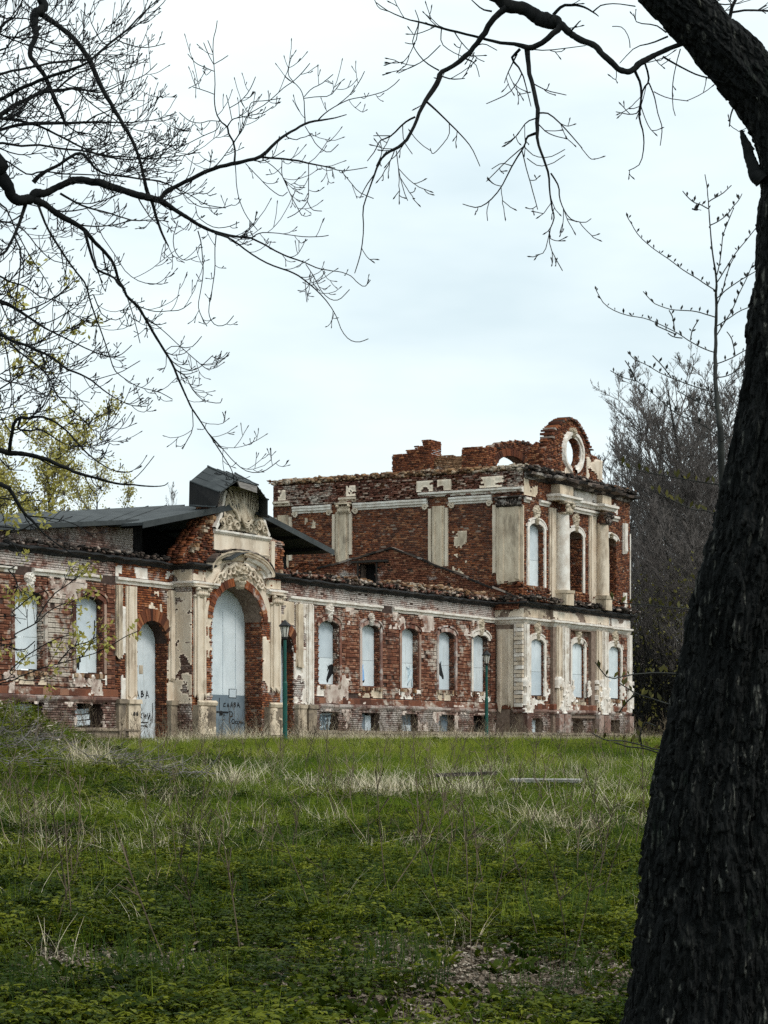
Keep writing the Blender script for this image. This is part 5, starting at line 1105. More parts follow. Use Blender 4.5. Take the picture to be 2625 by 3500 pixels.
nr = 340; th = np.arange(nr) * 2 * math.pi / nr
T_ = np.gradient(R[:, :3], axis=0); T_ /= np.linalg.norm(T_, axis=1, keepdims=True); ref = np.array([.0, 1.0, .0]); U = np.cross(T_, ref); U /= np.linalg.norm(U, axis=1, keepdims=True); Wv = np.cross(T_, U)
dirs = np.cos(th)[None, :, None] * U[:, None, :] + np.sin(th)[None, :, None] * Wv[:, None, :]
sl = np.concatenate([[0], np.cumsum(np.linalg.norm(np.diff(R[:, :3], axis=0), axis=1))])
ca, sa = np.cos(th), np.sin(th); rad = R[:, 3]
Q = np.stack(np.broadcast_arrays(ca[None] * rad[:, None], sa[None] * rad[:, None], sl[:, None]), -1)
big = fbm(Q * np.array([2.2, 2.2, 1.1]), 5, 3) - .5
rid = np.abs(fbm(Q * np.array([17, 17, 1.9]), 9, 3) - .5) * 2; plate = fbm(Q * np.array([62, 62, 22]), 13, 2); fine = fbm(Q * np.array([130, 130, 70]), 17, 2) - .5
disp = rad[:, None] * big * .16 + np.clip(rad[:, None] / .25, .4, 1) * (.030 * np.clip(1 - rid * 3.2, -.1, 1) * -1 + .013 * (plate > .54) + .012 * (plate - .5) + .010 * fine)
V = R[:, None, :3] + dirs * (rad[:, None] + disp)[..., None]
i, k = np.meshgrid(np.arange(len(R) - 1), np.arange(nr), indexing='ij')
Fq = np.stack([i * nr + k, i * nr + (k + 1) % nr, (i + 1) * nr + (k + 1) % nr, (i + 1) * nr + k], -1).reshape(-1, 4)
mk('trunk', V.reshape(-1, 3) - TRo, [Fq], M_bark, TR, smooth=False)
tr = Traced(TR, 9.0, 3); c4_ = (1200, 0, .859)
for x_, y_, w_ in C: tr.pts += [(x_ - w_ / 2, y_, 8.98), (x_, y_, 8.95)]
def TA(L, th=1.0, **k): return tr.add(L, *c4_, thick=th, **k)
RB = [TA([(570, -70, 60), (575, -20, 50), (620, 20, 52), (690, 40, 48), (740, 65, 54), (785, 82, 56), (815, 78, 38), (840, 105, 30), (890, 145, 24), (960, 175, 24), (1010, 225, 22), (1060, 270, 22), (1110, 285, 22), (1150, 250, 24), (1200, 225, 20), (1260, 195, 18), (1330, 170, 16)], slope=0),
 TA([(620, 30, 26), (560, 80, 22), (525, 140, 22), (490, 185, 18), (455, 225, 20), (400, 265, 16), (355, 290, 18), (345, 330, 20), (310, 380, 18), (280, 430, 14), (255, 490, 12), (225, 550, 12), (190, 585, 12), (150, 605, 10), (115, 640, 8), (95, 690, 7), (70, 760, 5), (48, 830, 5), (50, 910, 4), (40, 1000, 4), (15, 1085, 3)]),
 TA([(835, 100, 24), (800, 140, 22), (750, 175, 20), (710, 190, 22), (650, 175, 14), (590, 170, 12), (530, 155, 10), (470, 140, 9), (400, 122, 9), (340, 105, 8), (280, 90, 7), (220, 75, 5), (150, 45, 4), (100, 10, 3)]),
 TA([(700, 190, 22), (705, 240, 18), (715, 310, 16), (730, 380, 16), (743, 440, 16), (740, 500, 15), (745, 570, 10), (765, 630, 9), (785, 690, 8), (790, 760, 6), (800, 830, 6), (808, 870, 5), (790, 920, 4), (795, 990, 3), (840, 1075, 3)])]
for L in ([(255, 465, 8), (210, 490, 7), (160, 540, 6), (115, 560, 5), (95, 600, 4), (65, 640, 3)], [(300, 405, 9), (350, 450, 7), (390, 490, 6), (440, 540, 5), (480, 590, 4), (512, 660, 3)], [(390, 490, 4), (388, 540, 3), (350, 590, 3), (325, 612, 3), (315, 590, 3)],
          [(205, 500, 4), (210, 560, 3), (243, 612, 3)], [(180, 600, 4), (190, 680, 3), (210, 760, 3), (225, 798, 3)], [(350, 280, 6), (300, 250, 5), (260, 205, 4), (245, 160, 4), (270, 90, 4), (255, 40, 3)], [(350, 300, 6), (400, 315, 5), (452, 312, 3)], [(160, 540, 4), (90, 540, 3)], [(115, 560, 3), (122, 610, 3), (100, 660, 3)], [(95, 690, 5), (60, 740, 4), (35, 788, 3)],
          [(735, 530, 12), (700, 545, 9), (690, 580, 7), (640, 660, 6), (600, 740, 5), (550, 800, 5), (500, 825, 4), (445, 812, 3)], [(690, 580, 5), (620, 640, 4), (540, 720, 3)], [(680, 600, 5), (700, 680, 4), (720, 750, 4), (742, 832, 3)], [(745, 450, 7), (790, 455, 6), (850, 510, 5), (918, 588, 4)], [(745, 468, 6), (700, 485, 5), (662, 537, 3)],
          [(795, 690, 7), (825, 740, 6), (830, 790, 5), (850, 840, 4), (880, 875, 4), (930, 885, 3), (955, 870, 3)], [(690, 585, 4), (730, 620, 3), (790, 625, 3), (850, 595, 3)], [(700, 630, 4), (745, 660, 3), (800, 650, 3), (850, 618, 3)], [(640, 660, 4), (600, 650, 3), (560, 672, 3)], [(790, 920, 3), (770, 1000, 3), (735, 1015, 3)], [(550, 800, 3), (540, 840, 3), (543, 878, 3)],
          [(1130, 285, 12), (1150, 330, 10), (1155, 390, 9), (1145, 460, 8), (1160, 520, 6), (1165, 580, 5), (1150, 650, 4), (1105, 678, 3)], [(1170, 255, 8), (1185, 320, 8), (1160, 360, 7), (1145, 440, 5), (1110, 455, 4), (1055, 445, 3)], [(1185, 330, 6), (1205, 380, 5), (1220, 450, 4), (1237, 510, 4), (1230, 578, 3)], [(1205, 365, 4), (1260, 390, 3), (1340, 402, 3)],
          [(1240, 225, 8), (1300, 260, 7), (1370, 295, 6), (1430, 312, 6), (1490, 330, 6)], [(1310, 195, 5), (1295, 250, 4), (1280, 330, 4), (1280, 420, 3), (1290, 460, 3)], [(805, 60, 14), (840, 25, 12), (890, 20, 10), (930, 30, 8), (965, 50, 6), (985, 65, 3)], [(965, 45, 6), (1000, 20, 5), (1060, 15, 4), (1130, 25, 5)], [(672, 195, 12), (640, 235, 10), (680, 290, 6), (715, 420, 3)],
          [(660, 215, 7), (620, 300, 4), (610, 330, 3)], [(680, 290, 5), (660, 330, 4), (620, 375, 4), (540, 412, 3)], [(720, 330, 5), (780, 360, 4), (855, 378, 3)], [(1260, 145, 8), (1200, 170, 6), (1130, 190, 4), (1070, 250, 3)], [(1255, 130, 6), (1210, 100, 5), (1140, 90, 4), (1125, 55, 3)], [(1110, 190, 4), (1105, 150, 3), (1080, 110, 3), (1040, 105, 3)],
          [(490, 185, 6), (530, 175, 4), (580, 200, 3)], [(410, 125, 5), (440, 170, 4), (500, 230, 3), (530, 245, 3)], [(360, 110, 5), (360, 170, 4), (410, 210, 3), (490, 250, 3), (510, 305, 3)], [(270, 90, 4), (255, 170, 4), (215, 170, 3)], [(255, 170, 4), (230, 220, 3), (200, 255, 3)], [(355, 180, 4), (290, 240, 4), (190, 290, 3)], [(870, 130, 8), (905, 90, 5), (915, 82, 3)], [(710, 195, 5), (780, 200, 4), (930, 182, 3)],
          [(560, 45, 8), (520, 35, 6), (480, 0, 4)], [(150, 45, 4), (110, 30, 3), (90, -10, 3)], [(1525, 420, 8), (1510, 460, 6), (1505, 503, 5)], [(1505, 80, 16), (1520, 20, 14), (1545, -30, 12)], [(1510, 50, 9), (1580, 40, 8), (1680, 45, 8)], [(1440, 8, 6), (1480, 18, 5), (1515, 16, 5)], [(1380, 20, 8), (1440, 10, 5), (1500, -15, 4)]):
    RB.append(TA(L))
RB.append(TA([(1635, 720, 60), (1605, 690, 48), (1585, 620, 40), (1565, 560, 28), (1552, 518, 12)], slope=0)); RB.append(TA([(1598, 600, 22), (1580, 565, 12), (1572, 545, 5)], slope=0))
for R_ in RB:
    R_ = R_.copy(); R_[:, :3] -= TRo; limb_object(R_, M_limb, TR)
T = Tubes(); g = np.random.default_rng(21)
for n_, R_ in enumerate(RB[:-2]):
    R_ = R_.copy(); R_[:, :3] -= TRo; dress(T, R_, g, 5.5 if n_ < 4 else 7, (.05, .2), 1, droop=.35, curl=.4, minr=.0020, start=.25)
T.build('twigs', M_twig, TR, kind='stuff')

# ---- spreading tree at the left: trunk stands outside the frame, limbs reach in
TL = empty('spreading_tree', (-3.5, 12.0, 0)); TLo = np.array([-3.5, 12.0, 0]); tag(TL, 'bare spreading tree reaching in from the left, dense fine twigs against the sky', 'tree')
T = Tubes(); tp = spl([(-3.5, 12, -.2, .46), (-3.5, 12.0, .8, .34), (-3.45, 12.05, 2.5, .29), (-3.3, 12.0, 4.2, .25), (-3.2, 12.1, 6, .2), (-3.1, 12, 8, .13), (-3.0, 12, 9.5, .06)], 60); tp2 = tp.copy(); tp2[:, :3] -= TLo; T.add(tp2[:, :3], tp2[:, 3] * (1 + .08 * np.sin(np.arange(60) * 1.7)), 16); T.build('trunk', M_limb, TL)
tl = Traced(TL, 12.0, 5); tl.trunk = tp; cA = (0, 0, .5425); cB = (500, 0, .5425); cC = (0, 800, .5425); c1_ = (0, 1550, .4972)
def pre(z, r): i = int(np.argmin(np.abs(tp[:, 2] - z))); return [tp[i, 0], tp[i, 1], tp[i, 2], r]
def LA(L, c, z=None, r=None, th=1.0, slope=None):
    return tl.add(L, *c, thick=th, prefix=None if z is None else 'auto', slope=slope)
LB = []
def add(L, c, z=None, r=None, d=0, Lr=(.1, .34), **k): LB.append((LA(L, c, z, r, **k), d, Lr))
add([(-60, 960, 84), (-10, 1080, 80), (50, 1180, 70), (100, 1255, 60), (180, 1250, 60), (230, 1220, 56), (300, 1210, 42), (380, 1170, 40), (470, 1135, 44), (560, 1140, 42), (660, 1160, 44), (760, 1195, 40), (860, 1225, 40), (940, 1245, 42), (1020, 1275, 34), (1100, 1320, 26), (1200, 1385, 22), (1300, 1440, 20), (1380, 1470, 18), (1480, 1490, 14), (1590, 1500, 12)], cA, 3.6, .10, d=7, slope=.1)
add([(225, -60, 54), (225, 70, 52), (222, 150, 40), (225, 230, 36), (190, 340, 28), (240, 420, 26), (300, 510, 28), (340, 620, 26), (385, 710, 22), (418, 795, 16)], cA, 7.6, .07, d=5, slope=.1)
add([(235, 80, 40), (300, 110, 34), (380, 170, 30), (450, 230, 30), (520, 310, 28), (570, 390, 32), (610, 490, 28), (660, 590, 26), (720, 690, 24), (780, 790, 22), (840, 900, 20), (885, 1020, 18), (905, 1120, 20), (935, 1230, 24), (960, 1270, 20), (990, 1390, 16), (1025, 1480, 14), (1062, 1552, 8)], cA, d=5)
add([(1015, 1260, 20), (1040, 1210, 26), (1110, 1175, 24), (1200, 1130, 24), (1300, 1080, 24), (1400, 1045, 22), (1480, 1030, 24), (1560, 1010, 20), (1650, 985, 22), (1722, 910, 18), (1792, 855, 16), (1862, 815, 14), (1922, 780, 14), (2002, 760, 12), (2102, 745, 8), (2182, 722, 5)], cA, d=3, slope=.1)
for L in ([(725, 990, 14), (830, 1000, 12), (940, 1010, 12), (1050, 1035, 10), (1130, 1050, 8), (1220, 1075, 6), (1300, 1070, 5), (1390, 1055, 4)], [(555, 1030, 14), (560, 960, 12), (550, 900, 12), (520, 840, 12), (510, 800, 12), (470, 765, 9), (440, 705, 8), (430, 620, 7), (433, 520, 6), (430, 450, 5), (425, 390, 5), (420, 320, 4), (425, 240, 4), (440, 180, 4), (447, 130, 5)],
          [(430, 450, 4), (370, 425, 3), (310, 395, 3), (262, 340, 4)], [(425, 405, 3), (395, 350, 3), (362, 270, 3)], [(425, 405, 3), (470, 380, 3), (515, 350, 3)], [(420, 335, 3), (388, 255, 3)], [(430, 595, 4), (380, 575, 3), (295, 548, 3)], [(465, 765, 5), (400, 760, 4), (340, 775, 4), (270, 760, 4), (210, 710, 3)], [(465, 775, 6), (440, 820, 5), (360, 855, 4), (250, 910, 4), (130, 960, 4), (0, 1005, 4)],
          [(550, 900, 9), (600, 820, 7), (640, 725, 6), (730, 670, 5), (810, 605, 5), (870, 550, 5), (925, 513, 5), (980, 460, 4), (1030, 400, 3)], [(510, 800, 9), (540, 755, 7), (590, 740, 6), (680, 722, 5), (740, 710, 4), (800, 670, 3)], [(540, 755, 5), (525, 680, 4), (505, 600, 3)], [(525, 680, 4), (590, 640, 4), (650, 570, 3), (688, 485, 3)], [(640, 725, 6), (655, 660, 5), (680, 640, 4), (745, 635, 4), (845, 620, 3)],
          [(1000, 780, 8), (998, 700, 6), (992, 620, 6), (970, 560, 5), (925, 513, 5), (895, 465, 4), (903, 390, 3)], [(992, 620, 5), (1070, 610, 4), (1160, 600, 3), (1225, 520, 3)], [(995, 610, 4), (1040, 560, 4), (1100, 530, 3), (1175, 470, 3)], [(1085, 755, 9), (1130, 710, 7), (1200, 665, 6), (1270, 630, 6), (1340, 615, 5), (1400, 605, 5), (1500, 575, 4), (1560, 535, 3), (1595, 500, 3)], [(1200, 665, 5), (1290, 590, 4), (1350, 500, 4), (1375, 450, 3)],
          [(660, 1500, 12), (740, 1540, 11), (830, 1590, 10), (900, 1620, 10), (1000, 1655, 8), (1080, 1690, 7), (1160, 1705, 6), (1230, 1715, 5), (1290, 1740, 4), (1330, 1780, 4), (1375, 1805, 3), (1412, 1765, 3)], [(430, 1470, 14), (520, 1500, 12), (600, 1555, 11), (700, 1625, 10), (800, 1675, 10), (900, 1710, 10), (970, 1745, 10), (1050, 1810, 8), (1130, 1890, 7), (1195, 1990, 5), (1230, 2080, 5), (1280, 2140, 4), (1340, 2155, 4), (1398, 2135, 3)],
          [(660, 1500, 8), (700, 1475, 7), (745, 1465, 6), (830, 1470, 5), (900, 1480, 4), (1000, 1492, 4), (1100, 1490, 4), (1148, 1483, 3)], [(560, 1030, 6), (565, 1100, 5), (570, 1180, 5), (590, 1270, 4), (630, 1360, 4), (698, 1447, 3)], [(325, 1455, 8), (345, 1530, 7), (355, 1640, 6), (358, 1720, 6), (345, 1820, 5), (328, 1920, 4), (345, 1990, 4), (382, 2055, 3)], [(440, 1480, 7), (432, 1570, 6), (432, 1700, 6), (415, 1820, 5), (395, 1930, 5), (400, 2000, 4), (440, 2050, 4), (500, 2045, 3), (550, 1990, 3)],
          [(625, 1030, 5), (700, 1110, 5), (780, 1190, 4), (850, 1235, 3), (890, 1210, 3)], [(855, 1015, 5), (855, 1100, 5), (880, 1160, 5), (920, 1250, 4), (978, 1355, 3)], [(1022, 1030, 5), (1022, 1170, 5), (1015, 1270, 4), (950, 1340, 4), (890, 1372, 3)], [(1015, 1270, 4), (1045, 1320, 3), (1105, 1330, 3)], [(1000, 795, 5), (1040, 860, 4), (1080, 920, 4), (1150, 960, 3), (1210, 910, 3)], [(1230, 1080, 4), (1280, 1140, 3), (1340, 1210, 3), (1430, 1250, 3)],
          [(1005, 1665, 5), (1060, 1750, 5), (1100, 1830, 4), (1160, 1885, 4), (1220, 1885, 3), (1280, 1825, 3)], [(730, 1000, 5), (800, 1050, 4), (850, 1100, 4), (890, 1170, 3)], [(200, 1390, 6), (170, 1500, 5), (185, 1590, 4), (240, 1640, 4), (320, 1615, 3)], [(310, 1300, 5), (330, 1370, 4), (420, 1430, 4), (510, 1430, 3), (585, 1400, 3)], [(205, 1220, 5), (300, 1215, 4), (380, 1220, 3), (430, 1180, 3)], [(0, 1130, 7), (100, 1150, 6), (200, 1195, 5), (310, 1290, 4), (400, 1310, 4), (480, 1310, 3), (540, 1290, 3)]):
    add(L, cB, d=5.5, Lr=(.05, .2))
for L, w in (([(220, 1260, 50), (300, 1300, 36), (380, 1360, 34), (460, 1400, 30), (530, 1450, 26), (600, 1530, 22), (660, 1590, 20), (715, 1660, 18), (745, 1760, 16), (780, 1815, 15), (800, 1865, 16), (860, 1925, 18), (910, 1995, 16), (970, 2105, 15), (1040, 2215, 14), (1100, 2325, 13), (1140, 2425, 12), (1200, 2555, 10), (1250, 2635, 9), (1310, 2725, 8), (1370, 2815, 7), (1420, 2895, 6), (1460, 2965, 5), (1475, 3035, 4)], 6), ([(530, 1450, 20), (560, 1560, 18), (590, 1650, 16), (620, 1705, 16), (700, 1740, 14), (750, 1785, 14), (795, 1850, 13)], 4),
             ([(240, 1290, 16), (290, 1420, 14), (360, 1540, 14), (440, 1660, 12), (490, 1725, 12), (540, 1795, 11), (570, 1905, 10), (610, 2015, 9), (650, 2125, 8), (690, 2245, 7), (725, 2335, 7), (800, 2395, 5), (880, 2440, 4), (1000, 2470, 4), (1085, 2515, 3)], 8), ([(160, 1290, 24), (130, 1390, 20), (90, 1480, 18), (60, 1540, 16), (30, 1590, 16), (-40, 1620, 16)], 8), ([(90, 1490, 12), (130, 1580, 10), (125, 1700, 9), (115, 1800, 8), (100, 1900, 7), (95, 2050, 5)], 8),
             ([(380, 1220, 16), (450, 1260, 14), (540, 1305, 12), (640, 1330, 10), (740, 1360, 9), (850, 1390, 8), (960, 1385, 6), (1060, 1395, 4)], 6), ([(210, 1150, 30), (270, 1090, 22), (370, 1040, 18), (440, 990, 18), (510, 965, 18), (560, 1010, 16), (600, 1060, 14), (680, 1100, 12), (780, 1110, 12), (900, 1130, 10), (1000, 1140, 9), (1100, 1180, 7), (1200, 1230, 5), (1300, 1290, 4), (1420, 1310, 3)], 7), ([(540, 1305, 6), (600, 1380, 5), (640, 1480, 5), (720, 1600, 5), (800, 1720, 4), (900, 1780, 3), (1020, 1790, 3)], 6),
             ([(390, 1130, 9), (395, 1030, 8), (420, 930, 8), (460, 830, 8), (500, 680, 7), (530, 560, 6), (545, 440, 5), (530, 350, 4)], 7), ([(590, 1860, 8), (650, 1990, 6), (760, 2010, 5), (830, 1900, 3)], 4), ([(910, 1995, 7), (1000, 2060, 6), (1100, 2150, 5), (1200, 2240, 4), (1310, 2330, 4), (1330, 2310, 3)], 6), ([(1040, 2215, 6), (1100, 2290, 6), (1180, 2330, 5), (1250, 2320, 4), (1340, 2240, 3)], 5), ([(1100, 2325, 5), (1170, 2370, 5), (1210, 2450, 4), (1280, 2520, 4), (1380, 2540, 3), (1400, 2510, 3)], 5), ([(860, 1925, 7), (960, 1960, 6), (1060, 1960, 5), (1140, 1950, 4), (1205, 1905, 3)], 5), ([(1310, 2725, 6), (1400, 2825, 5), (1480, 2915, 4), (1560, 2970, 3), (1660, 2970, 3), (1760, 2900, 3)], 4),
             ([(800, 1870, 7), (840, 1990, 6), (860, 2070, 5), (882, 2160, 4)], 4), ([(1210, 2580, 5), (1215, 2700, 4), (1170, 2790, 3), (1150, 2830, 3)], 4), ([(1040, 2215, 5), (1090, 2180, 4), (1200, 2190, 4), (1270, 2120, 3)], 4)):
    add(L, cA, d=w, Lr=(.08, .3))
for L, z, w in (([(-60, 400, 26), (50, 445, 22), (130, 490, 18), (220, 550, 14), (300, 600, 11), (400, 650, 9), (500, 700, 8), (590, 740, 7), (680, 770, 5), (760, 760, 4), (830, 700, 3)], 3.2, 10), ([(-60, 600, 22), (60, 665, 18), (160, 700, 16), (250, 740, 15), (340, 785, 14), (420, 850, 13), (500, 880, 11), (580, 925, 10), (660, 990, 8), (740, 1040, 6), (830, 1080, 4), (920, 1085, 3)], 3.0, 11), ([(60, 680, 14), (130, 750, 11), (240, 830, 10), (320, 920, 9), (350, 1000, 9), (420, 1080, 8), (500, 1150, 6), (620, 1250, 4), (760, 1180, 3)], None, 10), ([(-40, 1000, 10), (110, 900, 9), (230, 845, 8), (330, 790, 6)], 2.6, 9),
                ([(-60, 1345, 36), (80, 1380, 30), (180, 1390, 26), (280, 1415, 24), (360, 1450, 22), (430, 1480, 20), (500, 1510, 18), (600, 1535, 16), (680, 1560, 14), (760, 1575, 12), (850, 1580, 10), (950, 1590, 8), (1030, 1585, 6), (1060, 1565, 4)], 2.3, 5), ([(60, 1370, 24), (70, 1290, 22), (90, 1190, 20), (130, 1155, 20), (180, 1160, 18), (250, 1150, 14), (330, 1175, 12), (420, 1240, 11), (500, 1330, 10), (560, 1390, 9), (640, 1450, 7), (720, 1490, 5), (810, 1500, 4)], None, 9), ([(130, 1160, 16), (115, 1225, 14), (180, 1240, 12), (260, 1235, 10), (350, 1290, 8), (430, 1330, 6), (560, 1340, 5), (700, 1290, 3)], None, 9), ([(180, 1160, 10), (260, 1100, 8), (330, 960, 7), (400, 830, 6), (440, 700, 4)], None, 8),
                ([(-40, 250, 14), (60, 300, 10), (160, 330, 9), (260, 400, 8), (360, 420, 7), (450, 500, 6), (560, 560, 4)], 3.6, 10), ([(-40, 560, 10), (30, 700, 9), (60, 850, 8), (75, 1000, 7), (70, 1080, 6)], 3.3, 8), ([(250, 740, 9), (330, 880, 7), (440, 980, 6), (560, 1100, 5), (640, 1180, 4)], None, 9), ([(580, 925, 7), (660, 900, 5), (760, 870, 4), (880, 800, 3)], None, 6), ([(760, 1575, 6), (820, 1560, 5), (890, 1500, 4), (970, 1400, 3)], None, 5), ([(-40, 1120, 9), (70, 1080, 8), (160, 1000, 7), (260, 960, 6), (340, 900, 5)], 2.7, 9), ([(-40, 880, 9), (60, 930, 8), (180, 960, 7), (300, 1020, 6), (420, 1030, 5), (560, 1060, 4)], 2.9, 9)):
    add(L, cC, z, None if z is None else .03, d=w, Lr=(.1, .34))
for L, z, w in (([(-40, 190, 32), (60, 240, 26), (110, 320, 24), (160, 400, 20), (240, 480, 16), (310, 560, 10), (420, 640, 8), (520, 700, 6), (620, 710, 4)], 2.1, 4), ([(190, 430, 12), (300, 440, 8), (430, 460, 6), (540, 500, 5), (650, 580, 4)], None, 5)): add(L, c1_, z, None if z is None else .04, d=w, Lr=(.08, .25))
for L, z, w in (([(-60, 500, 16), (120, 440, 15), (260, 410, 14), (400, 385, 13), (560, 375, 13), (600, 355, 16), (660, 300, 15), (720, 250, 14), (800, 190, 12), (870, 115, 10), (930, 55, 8), (990, 0, 6), (1030, -50, 4)], 4.9, 11), ([(-60, 640, 24), (100, 570, 22), (200, 530, 22), (290, 490, 20), (400, 455, 18), (500, 420, 16), (580, 380, 13)], 4.7, 11), ([(-60, 770, 30), (80, 670, 26), (180, 620, 24), (270, 580, 24), (370, 570, 22), (480, 555, 14), (600, 580, 10), (680, 570, 8), (780, 520, 6), (900, 480, 4), (990, 400, 3)], 4.4, 12), ([(-60, 840, 18), (100, 790, 20), (250, 775, 22), (400, 775, 18), (560, 770, 14), (700, 770, 10), (850, 770, 7), (1000, 750, 5), (1110, 710, 4)], 4.3, 12),
                ([(-60, 745, 18), (80, 755, 16), (160, 770, 14), (260, 800, 13), (400, 870, 12), (520, 930, 11), (640, 980, 10), (760, 1000, 9), (880, 1000, 8), (1000, 960, 6), (1130, 900, 4)], 4.2, 12), ([(-60, 905, 16), (120, 920, 14), (250, 915, 13), (380, 935, 13), (520, 950, 12), (620, 970, 12), (700, 985, 10), (850, 990, 8), (960, 1000, 7), (1100, 985, 5), (1260, 960, 4)], 4.0, 11), ([(-60, 230, 18), (30, 140, 18), (90, 110, 10), (130, 30, 8), (150, -40, 8)], 6.2, 12), ([(0, 215, 12), (80, 250, 9), (160, 280, 9), (280, 310, 9), (400, 340, 8), (550, 345, 6), (700, 345, 4), (850, 350, 3)], 5.6, 12),
                ([(-40, 330, 12), (40, 300, 10), (120, 200, 9), (220, 150, 8), (330, 60, 6), (400, -30, 4)], 5.5, 14), ([(-40, 60, 10), (60, 110, 9), (180, 120, 8), (300, 160, 6), (420, 120, 4)], 6.5, 14), ([(-40, 980, 12), (80, 1040, 10), (180, 1100, 10), (260, 1080, 10), (400, 1095, 9), (550, 1100, 8), (700, 1105, 6), (850, 1060, 4)], 3.9, 9), ([(360, 560, 12), (420, 510, 12), (490, 460, 12), (560, 440, 8), (640, 400, 6), (760, 340, 4)], None, 12), ([(540, 770, 9), (600, 730, 9), (680, 700, 7), (790, 640, 6), (880, 570, 4), (930, 480, 3)], None, 11),
                ([(240, 235, 9), (350, 280, 8), (480, 290, 6), (600, 230, 5), (760, 100, 4), (820, 0, 3)], None, 10), ([(-40, 420, 9), (60, 510, 8), (150, 620, 7), (250, 700, 6), (380, 770, 5)], 5.0, 9), ([(-40, 1380, 12), (60, 1400, 10), (160, 1460, 8), (240, 1560, 7), (330, 1640, 6), (430, 1660, 4)], 3.2, 10), ([(-40, 1250, 12), (40, 1320, 9), (100, 1450, 8), (180, 1600, 7), (280, 1750, 6), (330, 1850, 4)], 3.3, 10), ([(480, 555, 9), (560, 640, 8), (700, 740, 7), (800, 800, 6), (900, 830, 5), (1000, 850, 4)], None, 10), ([(400, 870, 8), (480, 830, 7), (600, 860, 6), (720, 930, 5), (830, 900, 4), (950, 850, 3)], None, 9), ([(640, 980, 7), (720, 1060, 6), (830, 1080, 5), (960, 1060, 4), (1090, 1090, 3), (1160, 1060, 3)], None, 8)):
    add(L, cA, z, None if z is None else .03, d=w, Lr=(.1, .36))
T = Tubes(); g = np.random.default_rng(31); tips = []
for R_, d_, Lr in LB:
    R_ = R_.copy(); R_[:, :3] -= TLo; limb_object(R_, M_limb, TL)
    st = .05; cut = R_[:, 0] + TLo[0] > -2.35
    if cut.sum() > 3: dress(T, R_[cut], g, d_ * 1.55, Lr, 2 if Lr[1] > .2 else 1, droop=.28, curl=.75, start=st, minr=.0021)
T.build('twigs', M_twig, TL, kind='stuff')

# ---- sapling beside the old trunk
TS = empty('young_tree', (2.33, 13.0, 0)); TSo = np.array([2.33, 13.0, 0]); tag(TS, 'slender young tree with opening buds just left of the old trunk', 'tree')
ts = Traced(TS, 13.0, 8); c5_ = (1950, 550, .4294); c6_ = (2000, 1100, .497); c7_ = (2000, 2200, .588)
base = [(2560, 4100, 42), (2540, 3400, 38), (2510, 2700, 33), (2485, 2100, 28), (2472, 1700, 24), (2466, 1500, 21)]
st = [(x, y, w * 1.0) for x, y, w in base] + [(1950 + x * .4294, 550 + y * .4294, w * .43 * .95) for x, y, w in [(1180, 2050, 44), (1165, 1900, 38), (1155, 1750, 34), (1152, 1600, 30), (1155, 1400, 26), (1158, 1200, 22), (1160, 1050, 20), (1158, 920, 15), (1130, 720, 12), (1112, 540, 10), (1103, 400, 9), (1095, 300, 8), (1085, 200, 7), (1070, 108, 5)]]
SB = [ts.add(st, 0, 0, 1.0, slope=0)]
for L in ([(1095, 380), (1040, 350), (985, 330), (930, 285), (893, 240)], [(1100, 325), (1150, 295), (1210, 260), (1280, 195)], [(1112, 512), (1170, 485), (1240, 435), (1290, 370), (1340, 310), (1365, 262)], [(1165, 910), (1190, 800), (1205, 680), (1215, 590), (1260, 470), (1300, 375)], [(1165, 970), (1240, 850), (1310, 740), (1400, 630), (1480, 530)], [(1152, 1030), (1080, 985), (1000, 930), (900, 870), (780, 780), (650, 690), (550, 600), (490, 510), (445, 430)], [(1165, 1095), (1250, 1020), (1330, 965), (1420, 910), (1490, 870)], [(1165, 1150), (1210, 1030), (1240, 920), (1270, 830), (1300, 770)],
          [(1150, 1243), (1060, 1215), (980, 1195), (890, 1190), (790, 1180), (690, 1145), (640, 1110), (580, 1040)], [(1165, 1315), (1250, 1260), (1350, 1195), (1440, 1160)], [(1160, 1395), (1230, 1280), (1290, 1180), (1340, 1060), (1400, 940), (1455, 810)], [(1150, 1525), (1050, 1490), (950, 1435), (850, 1370), (720, 1305), (600, 1255), (480, 1235), (380, 1205), (270, 1140), (205, 1030)], [(955, 1430), (970, 1350), (1020, 1265)], [(830, 1350), (815, 1250), (785, 1190)], [(890, 1410), (820, 1400), (775, 1370)], [(830, 1375), (760, 1345), (680, 1310)], [(1165, 1615), (1260, 1580), (1350, 1530), (1420, 1490)], [(1310, 1545), (1295, 1460), (1280, 1410), (1245, 1360)],
          [(1165, 1725), (1230, 1715), (1290, 1690), (1340, 1650), (1360, 1605)], [(1150, 1840), (1040, 1815), (900, 1765), (800, 1725), (700, 1680), (600, 1620), (510, 1580), (465, 1530)], [(800, 1720), (730, 1630), (655, 1550)], [(1160, 1955), (1060, 1935), (960, 1890), (850, 1830)], [(1190, 2212), (1100, 2130), (1000, 2080), (900, 2040), (800, 1980), (700, 1890), (580, 1790), (520, 1750), (420, 1725), (320, 1670)], [(520, 1750), (480, 1660), (435, 1590)], [(1200, 2230), (1300, 2170), (1400, 2080)]):
    SB.append(ts.add([(x, y, 9.5 if k == 0 else None) for k, (x, y) in enumerate(L)], *c5_))
